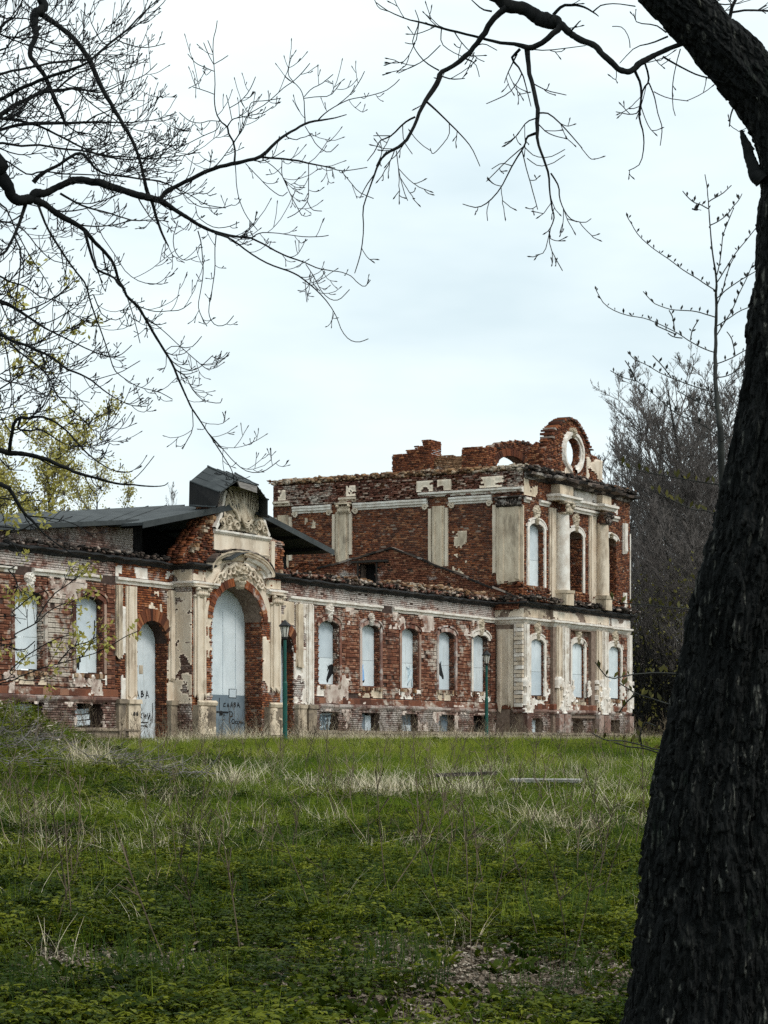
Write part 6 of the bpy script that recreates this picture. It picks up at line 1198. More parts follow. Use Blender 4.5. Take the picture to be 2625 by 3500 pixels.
for L, c in (([(945, 1125), (820, 1105), (700, 1085), (560, 1060), (420, 1035), (290, 1000), (200, 960)], c6_), ([(945, 1345), (820, 1295), (740, 1290), (640, 1245), (540, 1200), (430, 1145)], c6_), ([(960, 2000), (750, 1980), (600, 1965), (420, 1945), (250, 1935), (180, 1905)], c6_), ([(820, 200), (550, 175), (400, 170), (270, 180), (140, 200), (60, 110)], c7_), ([(820, 430), (500, 355), (390, 320), (300, 290), (200, 230)], c7_), ([(300, 290), (240, 340), (200, 400)], c7_), ([(850, 700), (440, 620), (330, 590), (220, 565), (120, 560), (40, 520)], c7_), ([(440, 640), (350, 610), (260, 600), (170, 575)], c7_), ([(330, 590), (320, 530), (350, 460), (410, 480)], c7_)):
    SB.append(ts.add([(x, y, 9 if k == 0 else None) for k, (x, y) in enumerate(L)], *c))
mB = MB(); mG = MB(); g = np.random.default_rng(41)
for n_, R_ in enumerate(SB):
    R_ = R_.copy(); R_[:, :3] -= TSo; limb_object(R_, M_sap, TS, 'stem' if n_ == 0 else 'branch')
    P = R_[:, :3] if n_ else R_[len(R_) * 3 // 5:, :3]; seg = np.linalg.norm(np.diff(P, axis=0), axis=1); cum = np.concatenate([[0], np.cumsum(seg)])
    for u in np.arange(.05, cum[-1], .055 if n_ else .12):
        i = min(len(seg) - 1, max(0, np.searchsorted(cum, u) - 1)); q = P[i] + (P[i + 1] - P[i]) * ((u - cum[i]) / (seg[i] + 1e-9))
        tgt = mG if n_ > 25 else mB
        for s in range(g.integers(1, 3)):   # pairs of folded bud leaves
            d = np.array([g.normal(0, .5), g.normal(0, .3), 1.0]); d /= np.linalg.norm(d); L_ = g.uniform(.014, .034) * (1.5 if tgt is mG else 1); w = np.cross(d, [0, 1, 0]); w /= np.linalg.norm(w) + 1e-9; w *= L_ * .22; y_ = np.array([0, L_ * .15, 0])
            a = q + d * .006; tgt.add([q, a + d * L_ * .5 + w, a + d * L_, a + d * L_ * .5 - w, a + d * L_ * .5 + y_], [(0, 1, 4), (1, 2, 4), (2, 3, 4), (3, 0, 4), (0, 3, 2, 1)])
mB.build('buds', M_sap, TS, kind='stuff'); mG.build('leaves', M_olive, TS, kind='stuff')

# ---- low maple boughs with yellow flowers, nearer than the ruin on the left
TM = empty('flowering_maple', (-4.2, 16.0, 0)); TMo = np.array([-4.2, 16.0, 0]); tag(TM, 'young maple at the left edge with yellow green flower clusters on thin boughs', 'tree')
T = Tubes(); T.add(spl([(0, 0, -.1, 0), (.1, 0, 1.2, 0), (.05, .1, 3, 0), (.2, 0, 5, 0)], 24)[:, :3], np.linspace(.09, .03, 24), 10); T.build('trunk', M_limb, TM)
tm = Traced(TM, 16.0, 9); MBr = []
for L, zp in (([(-30, 1290), (100, 1240), (240, 1170), (330, 1090), (420, 1040), (520, 1010), (620, 960)], 2.2), ([(-30, 1570), (60, 1500), (160, 1410), (280, 1330), (400, 1270), (520, 1240)], 1.8), ([(-30, 1590), (120, 1540), (280, 1480), (420, 1440), (560, 1400), (660, 1370), (780, 1310), (860, 1260), (950, 1220)], 1.7), ([(-30, 1120), (80, 1090), (180, 1010), (260, 960), (380, 930)], 2.5), ([(400, 1440), (500, 1330), (620, 1290), (700, 1230)], None), ([(240, 1170), (300, 1060), (380, 960), (470, 900), (600, 800)], None), ([(-30, 1330), (60, 1330), (160, 1350), (240, 1290)], 2.0), ([(560, 1400), (640, 1280), (650, 1150)], None), ([(-30, 760), (60, 800), (120, 900), (100, 960)], 3.0), ([(-30, 500), (60, 540), (140, 530), (240, 480), (300, 500)], 3.2), ([(-30, 300), (80, 350), (200, 320), (330, 330)], 3.5), ([(-30, 640), (20, 600), (90, 620), (130, 700)], 3.1)):
    MBr.append(tm.add([(x, y, 9 if k == 0 else None) for k, (x, y) in enumerate(L)], *c1_, prefix=None if zp is None else [[-4.1, 16.0, zp, .02]]))
for L in ([(-30, 1000), (80, 1090), (160, 1180), (250, 1230), (330, 1250)], [(-30, 620), (90, 560), (230, 490), (330, 420), (420, 330), (440, 280)], [(-30, 760), (100, 700), (220, 690), (330, 650), (430, 600), (560, 540)], [(-30, 900), (90, 850), (180, 830), (300, 870)], [(-30, 340), (60, 300), (160, 160), (230, 100)], [(-30, 450), (40, 380), (60, 320)], [(-30, 1180), (120, 1140), (260, 1120), (330, 1080)]):
    MBr.append(tm.add([(x, y, 7 if k == 0 else None) for k, (x, y) in enumerate(L)], *cC, prefix=[[-4.1, 16.0, 3.4, .02]]))
T = Tubes(); g = np.random.default_rng(51); tips = []
for R_ in MBr:
    R_ = R_.copy(); R_[:, :3] -= TMo; limb_object(R_, M_limb, TM, 'bough'); c_ = R_[R_[:, 0] > 1.2]
    if len(c_) > 3: dress(T, c_, g, 7, (.08, .3), 1, droop=-.1, curl=.4, minr=.0024, out=tips); tips.append(c_[-1, :3])
T.build('twigs', M_twig, TM, kind='stuff'); m = MB()
for q in tips:
    if g.random() < .1: continue
    for _ in range(g.integers(8, 22)):
        c = q + g.normal(0, .028, 3); d = g.normal(0, 1, 3); d /= np.linalg.norm(d); w = np.cross(d, g.normal(0, 1, 3)); w /= np.linalg.norm(w) + 1e-9; s = g.uniform(.012, .03); m.add([c, c + d * s + w * s * .5, c + d * s * 2, c + d * s - w * s * .5], [(0, 1, 2, 3)])
m.build('flower_clusters', M_yel, TM, kind='stuff')

# ---- background trees
def bare_tree(seed, H=20, spread=.5, nl=(20, 10, 8, 6), leaves=0, r0=.26, minr=.0105):
    g = np.random.default_rng(seed); TT = Tubes(); TK = Tubes(); tipsL = []
    tk = spl([(0, 0, -.5), (g.uniform(-.3, .3), g.uniform(-.3, .3), H * .3), (g.uniform(-.6, .6), g.uniform(-.6, .6), H * .62), (g.uniform(-.9, .9), g.uniform(-.9, .9), H * .97)], 22); TK.add(tk, np.linspace(r0, .03, 22), 8)
    def go(P, L, lev):
        n = nl[lev]
        for j in range(n):
            u = g.uniform(.12 if lev == 0 else .25, 1.0); i = min(len(P) - 2, int(u * (len(P) - 1))); q = P[i] + (P[i + 1] - P[i]) * (u * (len(P) - 1) - i); tg = P[i + 1] - P[i]; tg = tg / (np.linalg.norm(tg) + 1e-9)
            s = g.normal(0, 1, 3); s -= tg * s.dot(tg); s /= np.linalg.norm(s) + 1e-9
            d = tg * g.uniform(.5, .9) + s * g.uniform(.45, .8) * (1.0 if lev else spread * 2) + np.array([0, 0, .18]); d /= np.linalg.norm(d)
            Lk_ = L * g.uniform(.6, 1.0) * ((1.02 - .50 * u) if lev == 0 else (1.1 - .5 * u)); m_ = 7 if lev == 0 else (5 if lev < 3 else 4); t = np.linspace(0, 1, m_)[:, None]
            Q = q + Lk_ * (t * d + t * t * (np.array([0, 0, .28]) + g.normal(0, .16, 3))); Q += g.normal(0, .02, Q.shape) * Lk_ * t
            r = (.085, .036, .019, minr)[lev] * (1 - .4 * u); TT.add(Q, np.linspace(max(r, minr), minr * .75, m_), 4 if lev < 1 else 3)
            if lev < len(nl) - 1: go(Q, Lk_ * .52, lev + 1)
            else: tipsL.append(Q[-1])
    go(tk, H * .46, 0); return TK.arrays(), TT.arrays(), np.array(tipsL)
def leafcloud(tp_, n, s, seed, spread=.4):
    g = np.random.default_rng(seed); c = tp_[g.integers(0, len(tp_), n)] + g.normal(0, spread, (n, 3)); d = g.normal(0, 1, (n, 3)); d /= np.linalg.norm(d, axis=1, keepdims=True); w = np.cross(d, g.normal(0, 1, (n, 3))); w /= np.linalg.norm(w, axis=1, keepdims=True); ss = g.uniform(.6, 1.4, (n, 1)) * s
    V = np.stack([c, c + d * ss * .5 + w * ss * .35, c + d * ss, c + d * ss * .5 - w * ss * .35], 1).reshape(-1, 3); return V, [np.arange(n * 4).reshape(n, 4)], np.repeat(g.random(n), 1)
vari = [bare_tree(101 + k, 20, (.42, .5, .36)[k]) for k in range(3)]; meshes = []
for (tk_, tw_, tp_) in vari:
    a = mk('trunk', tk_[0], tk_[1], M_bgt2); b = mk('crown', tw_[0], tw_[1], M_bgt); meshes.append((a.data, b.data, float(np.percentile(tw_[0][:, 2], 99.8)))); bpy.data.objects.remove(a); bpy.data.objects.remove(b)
def far_tree(x, ytop, Y, k, rz, name, label, group, wide=1.0, zb=1.4):
    p = px(x, ytop, Y); H = p[2] - zb; t_ = empty(name, (p[0], Y, zb), rz); tag(t_, label, 'tree', group); s = H / meshes[k][2]; t_.scale = (s * wide, s * wide, s)
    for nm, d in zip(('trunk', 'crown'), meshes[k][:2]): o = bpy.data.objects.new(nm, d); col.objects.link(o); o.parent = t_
    return t_
G1 = 'bare trees behind the pavilion'
for a in ((2330, 1175, 128, 0, .3, 'bare_tree', 'tallest bare tree behind the pavilion, dense rounded crown of fine twigs', G1, 1.15), (2235, 1330, 133, 1, 1.2, 'bare_tree', 'bare tree left of the tallest one behind the pavilion', G1, 1.15), (2460, 1230, 126, 2, 2.2, 'bare_tree', 'bare tree right of the tallest one, partly behind the young tree', G1, 1.15), (2150, 1530, 138, 0, 3.3, 'bare_tree', 'bare tree whose low crown rises just above the pavilion corner', G1, 1.1), (2560, 1340, 130, 1, 4.0, 'bare_tree', 'bare tree closest to the old leaning trunk', G1, 1.1),
          (2290, 1650, 121, 2, 5.0, 'bare_tree', 'smaller dark bare tree in front of the tall ones behind the pavilion', G1, 1.3), (2400, 1720, 119, 0, .9, 'bare_tree', 'small dark bare tree between the pavilion and the old trunk', G1, 1.3), (2215, 1800, 123, 1, 2.9, 'bare_tree', 'small bare tree close to the pavilion end wall', G1, 1.3),
          (2380, 1260, 140, 2, .1, 'bare_tree', 'bare tree filling the gap behind the tallest one', G1, 1.3), (2270, 1240, 142, 0, 2.6, 'bare_tree', 'hazy bare tree behind and left of the tallest one', G1, 1.2), (2190, 1430, 144, 2, 4.4, 'bare_tree', 'hazy bare tree between the pavilion gable and the taller trees', G1, 1.25), (2500, 1290, 143, 1, 5.6, 'bare_tree', 'hazy bare tree behind the young tree stem', G1, 1.25), (2430, 1480, 132, 1, 1.0, 'bare_tree', 'mid height bare tree just left of the old trunk', G1, 1.4),
          (620, 1655, 128, 1, .4, 'bare_tree', 'bare tree top showing just left of the roof hood', None, .8), (945, 1690, 135, 2, 1.4, 'bare_tree', 'bare tree top showing right of the roof hood', None, .8)):
    far_tree(*a)
(tk_, tw_, tp_) = bare_tree(140, 17, .62, (14, 8, 6, 4), r0=.3)
for x, yt, Y, rz, w, lab in ((150, 1480, 100, .4, 1.1, 'large leafing tree with yellow green crown behind the left wing roof'), (-120, 1560, 96, 2.0, 1.1, 'yellow green tree at the left edge behind the roof'), (340, 1660, 108, 3.6, .9, 'smaller yellow green tree behind the left wing roof')):
    p = px(x, yt, Y); t_ = empty('leafing_tree', (p[0], Y, 1.4), rz); tag(t_, lab, 'tree', 'leafing trees behind the left wing'); s = (p[2] - 1.4) / 17.5; t_.scale = (s * w, s * w, s)
    if x == 150: LM = []
    if not LM:
        a = mk('trunk', tk_[0], tk_[1], M_bgt2, t_); b = mk('branches', tw_[0], tw_[1], M_bgt, t_); V, Fs, rn = leafcloud(tp_[::2], 11000, .15, 5, .24); c = mk('crown', V, Fs, M_yel, t_, face_attr=rn); LM = [a.data, b.data, c.data]
    else:
        for nm, d in zip(('trunk', 'branches', 'crown'), LM): o = bpy.data.objects.new(nm, d); col.objects.link(o); o.parent = t_
# dark thicket at the foot of the far trees
g = np.random.default_rng(61); T = Tubes()
for _ in range(1500):
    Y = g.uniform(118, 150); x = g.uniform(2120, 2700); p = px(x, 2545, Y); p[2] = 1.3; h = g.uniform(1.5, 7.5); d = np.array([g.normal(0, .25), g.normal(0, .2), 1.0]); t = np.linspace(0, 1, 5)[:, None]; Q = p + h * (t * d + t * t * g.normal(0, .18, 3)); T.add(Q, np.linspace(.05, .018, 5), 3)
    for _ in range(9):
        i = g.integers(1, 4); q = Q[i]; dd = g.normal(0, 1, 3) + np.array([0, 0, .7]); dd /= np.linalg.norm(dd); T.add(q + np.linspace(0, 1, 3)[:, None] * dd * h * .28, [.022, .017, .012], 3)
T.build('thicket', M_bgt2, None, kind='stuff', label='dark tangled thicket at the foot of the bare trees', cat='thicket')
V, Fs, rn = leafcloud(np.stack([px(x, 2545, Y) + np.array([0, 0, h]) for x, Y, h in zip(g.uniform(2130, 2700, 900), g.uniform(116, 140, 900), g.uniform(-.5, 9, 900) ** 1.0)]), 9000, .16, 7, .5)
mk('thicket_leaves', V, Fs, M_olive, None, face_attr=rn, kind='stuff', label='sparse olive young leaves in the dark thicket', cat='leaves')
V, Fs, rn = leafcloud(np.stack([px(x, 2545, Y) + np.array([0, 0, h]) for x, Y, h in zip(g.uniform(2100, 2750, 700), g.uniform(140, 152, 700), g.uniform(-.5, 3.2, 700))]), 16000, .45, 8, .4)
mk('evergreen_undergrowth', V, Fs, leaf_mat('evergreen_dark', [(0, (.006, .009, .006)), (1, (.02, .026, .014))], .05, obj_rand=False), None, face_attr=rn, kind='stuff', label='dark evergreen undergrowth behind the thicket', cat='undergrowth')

# ------------------------------------------------------------------ ground
def soil():
    m, t, b = newmat('meadow_soil')
    c = ramp(t, nz(t, 2.2, 6, .65), [(.3, (.016, .013, .009)), (.5, (.03, .028, .012)), (.7, (.055, .05, .02))])
    c = mixc(t, bw(t, nz(t, .25, 3), .4, .62), c, (.035, .055, .012))
    t.links.new(c, b.inputs['Base Color']); b.inputs['Roughness'].default_value = .95; bump(t, b, nz(t, 9, 5, .7), .8, .05); return m
xs = np.concatenate([np.linspace(-900, -40, 18), np.linspace(-38, 38, 190), np.linspace(40, 900, 18)]); ys = np.concatenate([np.linspace(-60, 4, 8), np.linspace(5, 130, 320), np.linspace(140, 2000, 24)])
Xg, Yg = np.meshgrid(xs, ys, indexing='ij'); Zg = ground_z(Xg, Yg); i = np.arange(Xg.size).reshape(Xg.shape)
mk('ground', np.stack([Xg, Yg, Zg], -1).reshape(-1, 3), [np.stack([i[:-1, :-1], i[1:, :-1], i[1:, 1:], i[:-1, 1:]], -1).reshape(-1, 4)], soil(), None, smooth=True, kind='structure')

# ------------------------------------------------------------------ ground cover by geometry-node instances of small plants
lib = {}
def libcol(name): c = bpy.data.collections.new(name); lib[name] = c; return c
def put(colname, mesh_name, V, F, mat, rnd=None):
    o = mk(mesh_name, V, F, mat, None, face_attr=rnd); col.objects.unlink(o); lib[colname].objects.link(o)
def blades(g, n, H, r, w, lean=.35, seg=3, fall=0.0):
    V = []; F = []
    for _ in range(n):
        a = g.uniform(0, 6.3); p = np.array([g.normal(0, r), g.normal(0, r), -.02]); h = H * g.uniform(.5, 1.1); d = np.array([math.cos(a), math.sin(a), 0]); s = np.array([-d[1], d[0], 0]); ln = g.uniform(.1, 1) * lean; b0 = len(V)
        for k in range(seg + 1):
            t = k / seg; c = p + np.array([0, 0, h * (t - fall * t * t)]) + d * h * ln * t * t * 1.4; ww = w * (1 - t * .85) * .5; V += [c - s * ww, c + s * ww]
        for k in range(seg): F.append((b0 + 2 * k, b0 + 2 * k + 1, b0 + 2 * k + 3, b0 + 2 * k + 2))
    return np.array(V), F
def leaflet(V, F, p, d, n, L, w):
    """pointed leaflet folded along its midrib, slightly drooping"""
    d = d / np.linalg.norm(d); s = np.cross(n, d); s /= np.linalg.norm(s) + 1e-9; b = len(V); dn = np.array([0, 0, -1.0])
    m1, m2 = p + d * L * .4 - n * L * .03, p + d * L * .75 + dn * L * .08
    V += [p, m1, m2, p + d * L + dn * L * .22, p + d * L * .35 + s * w * .5 + n * L * .04, p + d * L * .72 + s * w * .36, p + d * L * .35 - s * w * .5 + n * L * .04, p + d * L * .72 - s * w * .36]
    F += [(b, b + 4, b + 1), (b + 1, b + 4, b + 5, b + 2), (b + 2, b + 5, b + 3), (b, b + 1, b + 6), (b + 1, b + 2, b + 7, b + 6), (b + 2, b + 3, b + 7)]
def elder(g, n, H, r):
    V = []; F = []; rn = []
    for _ in range(n):
        p = np.array([g.normal(0, r), g.normal(0, r), 0]); h = H * g.uniform(.35, 1.1); a = g.uniform(0, 6.3); top = p + np.array([math.cos(a), math.sin(a), 0]) * h * .3 + np.array([0, 0, h]); b = len(V)
        V += [p + [-.002, 0, -.02], p + [.002, 0, -.02], top + [.0015, 0, 0], top - [.0015, 0, 0]]; F.append((b, b + 1, b + 2, b + 3)); v = g.random(); f0 = len(F)
        up = np.array([g.normal(0, .18), g.normal(0, .18), 1.0]); up /= np.linalg.norm(up); a0 = g.uniform(0, 6.3)
        for k in range(3):
            for da, ss in ((-.75, .8), (0, 1), (.75, .8)) if k else ((-.6, .85), (0, 1.1), (.6, .85)):
                an = a0 + k * 2.1 + da * .9; d = np.array([math.cos(an), math.sin(an), g.uniform(-.15, .2)]); st_ = top + np.array([math.cos(a0 + k * 2.1), math.sin(a0 + k * 2.1), 0]) * .02; leaflet(V, F, st_, d, up, g.uniform(.034, .060) * ss, g.uniform(.021, .034) * ss)
        rn += [v] * (len(F) - len(rn))
    return np.array(V), F, rn
def gmat(name, stops, trans=.25, rough=.55, spec=.3):
    """leaf colour: random per plant, varied by patches of the meadow and by leaf"""
    m, t, b = newmat(name); oi = t.nodes.new('ShaderNodeObjectInfo'); n = nz(t, .16, 4, .6, co=oi.outputs['Location']); ad = t.nodes.new('ShaderNodeMath'); ad.operation = 'MULTIPLY_ADD'; ad.inputs[1].default_value = .35; t.links.new(oi.outputs['Random'], ad.inputs[0])
    s2 = t.nodes.new('ShaderNodeMath'); s2.operation = 'MULTIPLY_ADD'; s2.inputs[1].default_value = .25; t.links.new(attr(t, 'rnd'), s2.inputs[0]); t.links.new(n, s2.inputs[2]); t.links.new(s2.outputs[0], ad.inputs[2])
    c = ramp(t, ad.outputs[0], stops); t.links.new(c, b.inputs['Base Color']); b.inputs['Roughness'].default_value = rough; b.inputs['Specular IOR Level'].default_value = spec
    tr = t.nodes.new('ShaderNodeBsdfTranslucent'); t.links.new(c, tr.inputs['Color']); ms = t.nodes.new('ShaderNodeMixShader'); ms.inputs[0].default_value = trans; t.links.new(b.outputs[0], ms.inputs[1]); t.links.new(tr.outputs[0], ms.inputs[2]); t.links.new(ms.outputs[0], t.nodes['Material Output'].inputs['Surface']); return m
G_eld = gmat('ground_elder_green', [(.40, (.004, .012, .002)), (.62, (.019, .037, .003)), (.82, (.054, .078, .005)), (1, (.17, .19, .015))], .35, .6, .1)  # greens lowered in place of tree shade on the near meadow
G_gra = gmat('grass_green', [(.40, (.010, .034, .004)), (.65, (.052, .105, .007)), (.95, (.22, .27, .03))], .4, .7, .08)
G_brt = gmat('grass_bright', [(.40, (.025, .065, .005)), (.65, (.10, .16, .010)), (.95, (.33, .34, .06))], .4, .7, .08)
G_dry = gmat('dry_straw', [(.35, (.26, .20, .11)), (.65, (.46, .38, .24)), (.95, (.70, .62, .46))], .15, .7)
G_lit = gmat('leaf_litter', [(.35, (.03, .021, .014)), (.6, (.085, .062, .042)), (.9, (.20, .155, .115)), (1, (.42, .37, .30))], .1, .8)
G_stk = gmat('dead_stalk', [(.35, (.02, .016, .012)), (.7, (.07, .05, .035)), (.95, (.20, .15, .10))], .05, .8)
g = np.random.default_rng(71)
libcol('lib_elder'); libcol('lib_grass'); libcol('lib_bright'); libcol('lib_dry'); libcol('lib_litter'); libcol('lib_stalk'); libcol('lib_wide'); libcol('lib_dark')
G_drk = gmat('grass_dark', [(.38, (.008, .024, .006)), (.65, (.022, .052, .010)), (.95, (.06, .10, .016))], .3, .6, .12)
for k in range(3): V, F = blades(g, 26, .40, .085, .007, .35); put('lib_dark', 'dark_%d' % k, V, F, G_drk, g.random(len(F)))
for k in range(4): V, F, rn = elder(g, 13, .17, .13); put('lib_elder', 'elder_%d' % k, V, F, G_eld, rn)
for k in range(4): V, F = blades(g, 26, .30, .07, .007, .5); put('lib_grass', 'grass_%d' % k, V, F, G_gra, g.random(len(F)))
for k in range(3): V, F = blades(g, 30, .26, .11, .010, .6); put('lib_bright', 'bright_%d' % k, V, F, G_brt, g.random(len(F)))
for k in range(4): V, F = blades(g, 14, .5, .085, .008, .85, 4, .25); put('lib_dry', 'dry_%d' % k, V, F, G_dry, g.random(len(F)))
for k in range(3):
    V = []; F = []
    for _ in range(16):
        a = g.uniform(0, 6.3); p = np.array([g.normal(0, .16), g.normal(0, .16), g.uniform(.0, .05)]); n_ = np.array([g.normal(0, .5), g.normal(0, .5), 1.0]); n_ /= np.linalg.norm(n_); leaflet(V, F, p, np.array([math.cos(a), math.sin(a), g.uniform(-.2, .4)]), n_, g.uniform(.025, .07), g.uniform(.015, .04))
    put('lib_litter', 'litter_%d' % k, np.array(V), F, G_lit, g.random(len(F)))
for k in range(4):
    T = Tubes(); H = g.uniform(.7, 1.2); t = np.linspace(0, 1, 7)[:, None]; Q = t * np.array([g.normal(0, .12), g.normal(0, .12), H]) + t * t * np.array([g.normal(0, .12), g.normal(0, .12), 0]); T.add(Q, np.linspace(.006, .003, 7), 4)
    for _ in range(7): i = g.integers(3, 6); d = np.array([g.normal(0, .5), g.normal(0, .5), .8]); T.add(Q[i] + np.linspace(0, 1, 3)[:, None] * d * g.uniform(.1, .25), [.0035, .003, .005], 3)
    V, F = T.arrays(); put('lib_stalk', 'stalk_%d' % k, V, F, G_stk, g.random(len(F[0])))
for k in range(3):
    V = []; F = []
    for _ in range(9): a = g.uniform(0, 6.3); leaflet(V, F, np.array([g.normal(0, .03), g.normal(0, .03), 0]), np.array([math.cos(a), math.sin(a), g.uniform(.7, 1.8)]), np.array([-math.cos(a), -math.sin(a), .6]), g.uniform(.12, .24), g.uniform(.045, .08))
    put('lib_wide', 'wide_%d' % k, np.array(V), F, G_eld, g.random(len(F)))

def scatter(name, label, cat, P, colname, sc, seed, tilt=.15):
    g = np.random.default_rng(seed); n = len(P); me = bpy.data.meshes.new(name); me.vertices.add(n); me.vertices.foreach_set('co', np.asarray(P, np.float32).ravel()); me.update()
    for nm, ty, dat in (('rot', 'FLOAT_VECTOR', np.stack([g.normal(0, tilt, n), g.normal(0, tilt, n), g.uniform(0, 6.28, n)], 1)), ('scl', 'FLOAT', g.uniform(*sc, n)), ('idx', 'INT', g.integers(0, 100, n))):
        at = me.attributes.new(nm, ty, 'POINT'); at.data.foreach_set('vector' if ty == 'FLOAT_VECTOR' else 'value', np.asarray(dat, np.int32 if ty == 'INT' else np.float32).ravel())
    o = bpy.data.objects.new(name, me); col.objects.link(o); tag(o, label, cat, None, 'stuff')
    ng = bpy.data.node_groups.new(name, 'GeometryNodeTree'); ng.interface.new_socket('Geometry', in_out='INPUT', socket_type='NodeSocketGeometry'); ng.interface.new_socket('Geometry', in_out='OUTPUT', socket_type='NodeSocketGeometry')
    N_ = ng.nodes; gi = N_.new('NodeGroupInput'); go_ = N_.new('NodeGroupOutput'); ip = N_.new('GeometryNodeInstanceOnPoints'); ci = N_.new('GeometryNodeCollectionInfo'); ci.inputs['Collection'].default_value = lib[colname]; ci.inputs['Separate Children'].default_value = True; ci.inputs['Reset Children'].default_value = True
    ip.inputs['Pick Instance'].default_value = True
    def na(nm, dt): q = N_.new('GeometryNodeInputNamedAttribute'); q.data_type = dt; q.inputs['Name'].default_value = nm; return q.outputs['Attribute']
    ng.links.new(gi.outputs[0], ip.inputs['Points']); ng.links.new(ci.outputs[0], ip.inputs['Instance']); ng.links.new(na('rot', 'FLOAT_VECTOR'), ip.inputs['Rotation']); ng.links.new(na('scl', 'FLOAT'), ip.inputs['Scale']); ng.links.new(na('idx', 'INT'), ip.inputs['Instance Index']); ng.links.new(ip.outputs[0], go_.inputs[0])
    md = o.modifiers.new('scatter', 'NODES'); md.node_group = ng; return o
def field(n, y0, y1, seed, w=.19, mask=None, pw=1.0):
    """points over the view wedge of the meadow, density thinning with distance by pw"""
    g = np.random.default_rng(seed); u = g.random(n); Y = (y0 ** (2 - pw) + u * (y1 ** (2 - pw) - y0 ** (2 - pw))) ** (1 / (2 - pw)); X = g.uniform(-1, 1, n) * (Y * w + .6)
    # keep in front of the building
    lx = (X - X0) * DX + (Y - D0) * DY; ly = -(X - X0) * DY + (Y - D0) * DX
    ok = (ly < np.where(lx > SX - .3, PP - .35, -.35)) | (lx > XE + .5)
    if mask is not None: ok &= mask(X, Y, g)
    X, Y = X[ok], Y[ok]; return np.stack([X, Y, ground_z(X, Y)], 1)
pn = lambda X, Y, s, sd: n2(X * s, Y * s, sd, 3)
litm = lambda X, Y: .9 * (pn(X, Y, .9, 96) > .5) * np.exp(-((X + .6) / 1.5) ** 2 - ((Y - 13.6) / 1.6) ** 2) + (.4 + .9 * (pn(X, Y, 1.6, 93) > .45)) * np.exp(-((X - .25) / 1.9) ** 2 - ((Y - 14.0) / 2.0) ** 2) + .8 * np.exp(-((X - 1.2) / 1.0) ** 2 - ((Y - 15.5) / 1.6) ** 2) + .5 * np.exp(-((X + .2) / 1.0) ** 2 - ((Y - 16.5) / 1.2) ** 2)
eldm = lambda X, Y, g: (g.random(len(X)) < np.clip(1.25 - np.clip((Y - 27) / 16, 0, 1) * 1.1, .1, 1)) & (pn(X, Y, .9, 81) > .38) & (g.random(len(X)) > litm(X, Y) * .78)
scatter('ground_elder', 'low leafy ground elder carpeting the near meadow', 'ground cover', field(24000, 11, 46, 1, mask=eldm, pw=.9), 'lib_elder', (.7, 1.25), 1)
scatter('ground_elder', 'leafy ground elder covering the mound and the strip before the ruin', 'ground cover', field(9000, 34, 80, 2, mask=lambda X, Y, g: ((X < -3.2) & (Y < 60) & (g.random(len(X)) < np.where((Y < 45) & (X < -4.6), .45, .9))) | ((Y > 58) & (pn(X, Y, .35, 82) > .52)), pw=.3), 'lib_elder', (.9, 1.7), 2)
scatter('grass', 'dark green grass blades in the middle of the meadow', 'grass', field(32000, 12, 75, 3, mask=lambda X, Y, g: (pn(X, Y, .5, 83) > .40) & (g.random(len(X)) > litm(X, Y)) & (g.random(len(X)) < np.clip((Y - 20) / 12, .10, 1)), pw=.45), 'lib_grass', (.6, 1.35), 3)
scatter('dark_grass', 'dark upright grass clumps between the ground elder', 'grass', field(9000, 12.5, 62, 11, mask=lambda X, Y, g: (pn(X, Y, .7, 94) > .56) & (pn(X, Y, 2.2, 95) > .42), pw=.6), 'lib_dark', (.5, 1.15), 11)
scatter('bright_grass', 'bright fresh grass in front of the ruin', 'grass', field(21000, 44, 108, 4, mask=lambda X, Y, g: (g.random(len(X)) < np.clip((Y - 44) / 16, 0, 1)) & (pn(X, Y, .22, 84) > .36), pw=.2), 'lib_bright', (.8, 1.7), 4)
scatter('dry_grass', 'pale dry straw scattered through the meadow', 'grass', field(9000, 14, 78, 5, mask=lambda X, Y, g: (pn(X, Y, .4, 85) > .46) & ~((X < -5.0) & (Y > 36) & (Y < 52)) & (g.random(len(X)) < np.where(Y < 24, .06, np.where(Y < 52, 1, .4))) & (pn(X, Y, 1.3, 92) > .47), pw=.5), 'lib_dry', (.5, 1.2), 5, .3)
scatter('dry_grass', 'tall dry weeds along the foot of the wall', 'grass', (lambda P: P[(lambda lx, ly: (ly > -6.5))((P[:, 0] - X0) * DX + (P[:, 1] - D0) * DY, -(P[:, 0] - X0) * DY + (P[:, 1] - D0) * DX)])(field(19000, 62, 118, 6, mask=lambda X, Y, g: (X > -7) & (pn(X, Y, .3, 86) > .40), pw=0)), 'lib_dry', (.7, 2.0), 6, .3)
scatter('dead_stalks', 'brown weed stalks rising along the wall foot', 'stalks', (lambda P: P[-(P[:, 0] - X0) * DY + (P[:, 1] - D0) * DX > -3.5])(field(4500, 66, 118, 16, pw=0)), 'lib_stalk', (.6, 1.5), 16, .2)
scatter('leaf_litter', 'brown fallen leaves on bare ground in the foreground', 'leaf litter', field(20000, 11, 24, 7, mask=lambda X, Y, g: g.random(len(X)) < np.clip(litm(X, Y) * 1.1 + .30 * (pn(X, Y, .8, 91) > .5) + .12, 0, 1), pw=.9), 'lib_litter', (.5, 1.0), 7)
scatter('leaf_litter', 'grey brown litter on the mound flank', 'leaf litter', field(16000, 36, 50, 8, mask=lambda X, Y, g: (X < -4.2) & (pn(X, Y, .5, 87) > .40) & (Y < 46.5), pw=.9), 'lib_litter', (.9, 1.8), 8)
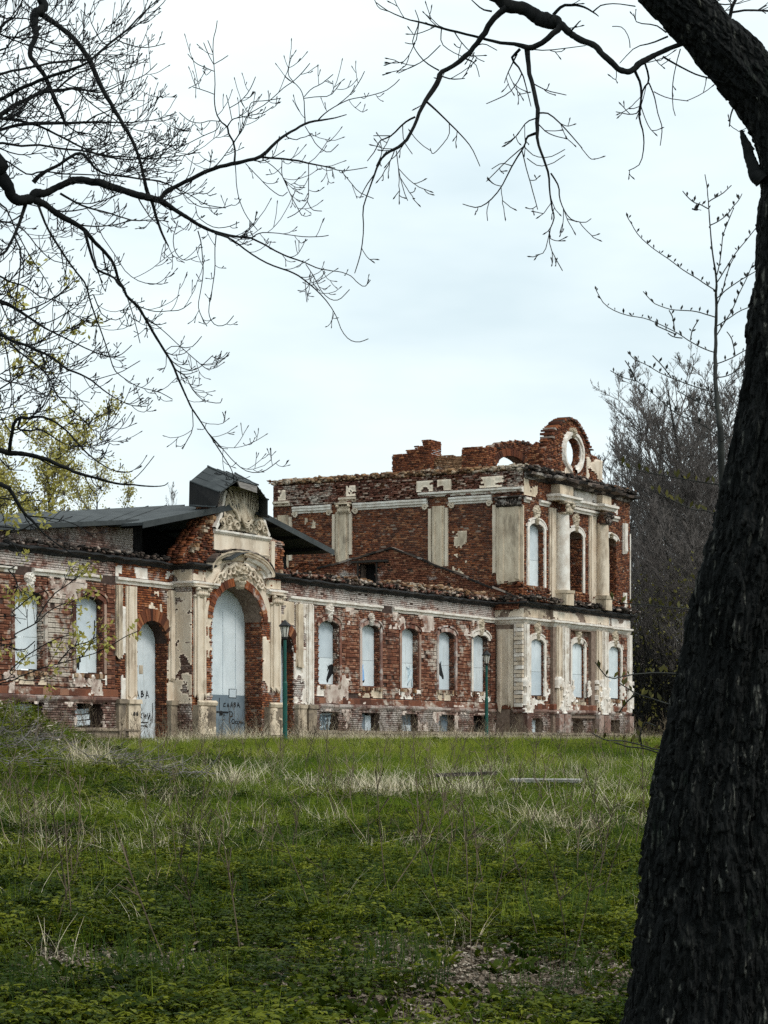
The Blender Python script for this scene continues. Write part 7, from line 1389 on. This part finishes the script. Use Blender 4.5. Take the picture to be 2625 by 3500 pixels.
scatter('dead_stalks', 'dark dead weed stalks standing in the meadow', 'stalks', field(760, 15, 75, 9, mask=lambda X, Y, g: (pn(X, Y, .3, 88) > .42), pw=.5), 'lib_stalk', (.5, 1.15), 9, .2)
scatter('broad_plants', 'broad leaved weeds sprouting in the foreground', 'weeds', field(260, 11.5, 16, 10, pw=.9), 'lib_wide', (.6, 1.2), 10)
# dry tufts one can count
def tuft(x, y, Y, n, H, r, label, seed):
    g = np.random.default_rng(seed); V, F = blades(g, n * 2, H * 1.1, r, .013, .9, 4, .22); p = px(x, y, Y); o = mk('dry_grass_tuft', V, F, G_dry, None, face_attr=g.random(len(F)), label=label, cat='grass tuft', group='dry grass tufts'); o.location = (p[0], Y, float(ground_z(p[0], Y))); return o
for k, a in enumerate(((300, 2770, 40, 90, .75, .22, 'pale dry grass tuft at the left of the meadow below the mound'), (800, 2770, 40, 80, .75, .2, 'spiky pale dry tuft below the arched gate'), (1010, 2740, 42, 60, .5, .35, 'flattened dry tuft between the gate and the meadow centre'), (1300, 2770, 39, 110, .7, .4, 'broad dry tuft in the centre of the meadow'), (1590, 2790, 38, 80, .7, .3, 'brownish dry tuft right of the meadow centre'), (1820, 2935, 30, 55, .6, .15, 'white dry tuft nearest the old tree'), (1950, 2985, 28, 45, .5, .2, 'bent dry tuft in front of the old tree base'), (830, 2885, 33, 50, .35, .35, 'small flattened straw heap left of centre'))): tuft(*a, 300 + k)
# brushwood on the mound
g = np.random.default_rng(95); BP = empty('brush_pile', (-7.2, 43, 0)); tag(BP, 'pile of grey dead twigs on the side of the grassy mound', 'brushwood'); T = Tubes()
for _ in range(520):
    q = np.array([g.normal(-7.0, .8), g.uniform(39, 44)]); 
    if g.random() < .3: q = np.array([g.normal(-4.3, .6), g.uniform(39, 42)])
    z = float(ground_z(*q)) + g.uniform(.02, .3); d = g.normal(0, 1, 3); d[2] = abs(d[2]) * .35; d /= np.linalg.norm(d); L_ = g.uniform(.25, .8); t = np.linspace(0, 1, 5)[:, None]; T.add(np.array([q[0] + 7.2, q[1] - 43, z]) + t * d * L_ + t * t * g.normal(0, .12, 3) * L_, np.linspace(.008, .004, 5), 4)
T.build('twigs', simple('dead_twig', (.045, .038, .035), (.24, .22, .21), 3, .85, bs=0), BP, kind='stuff')
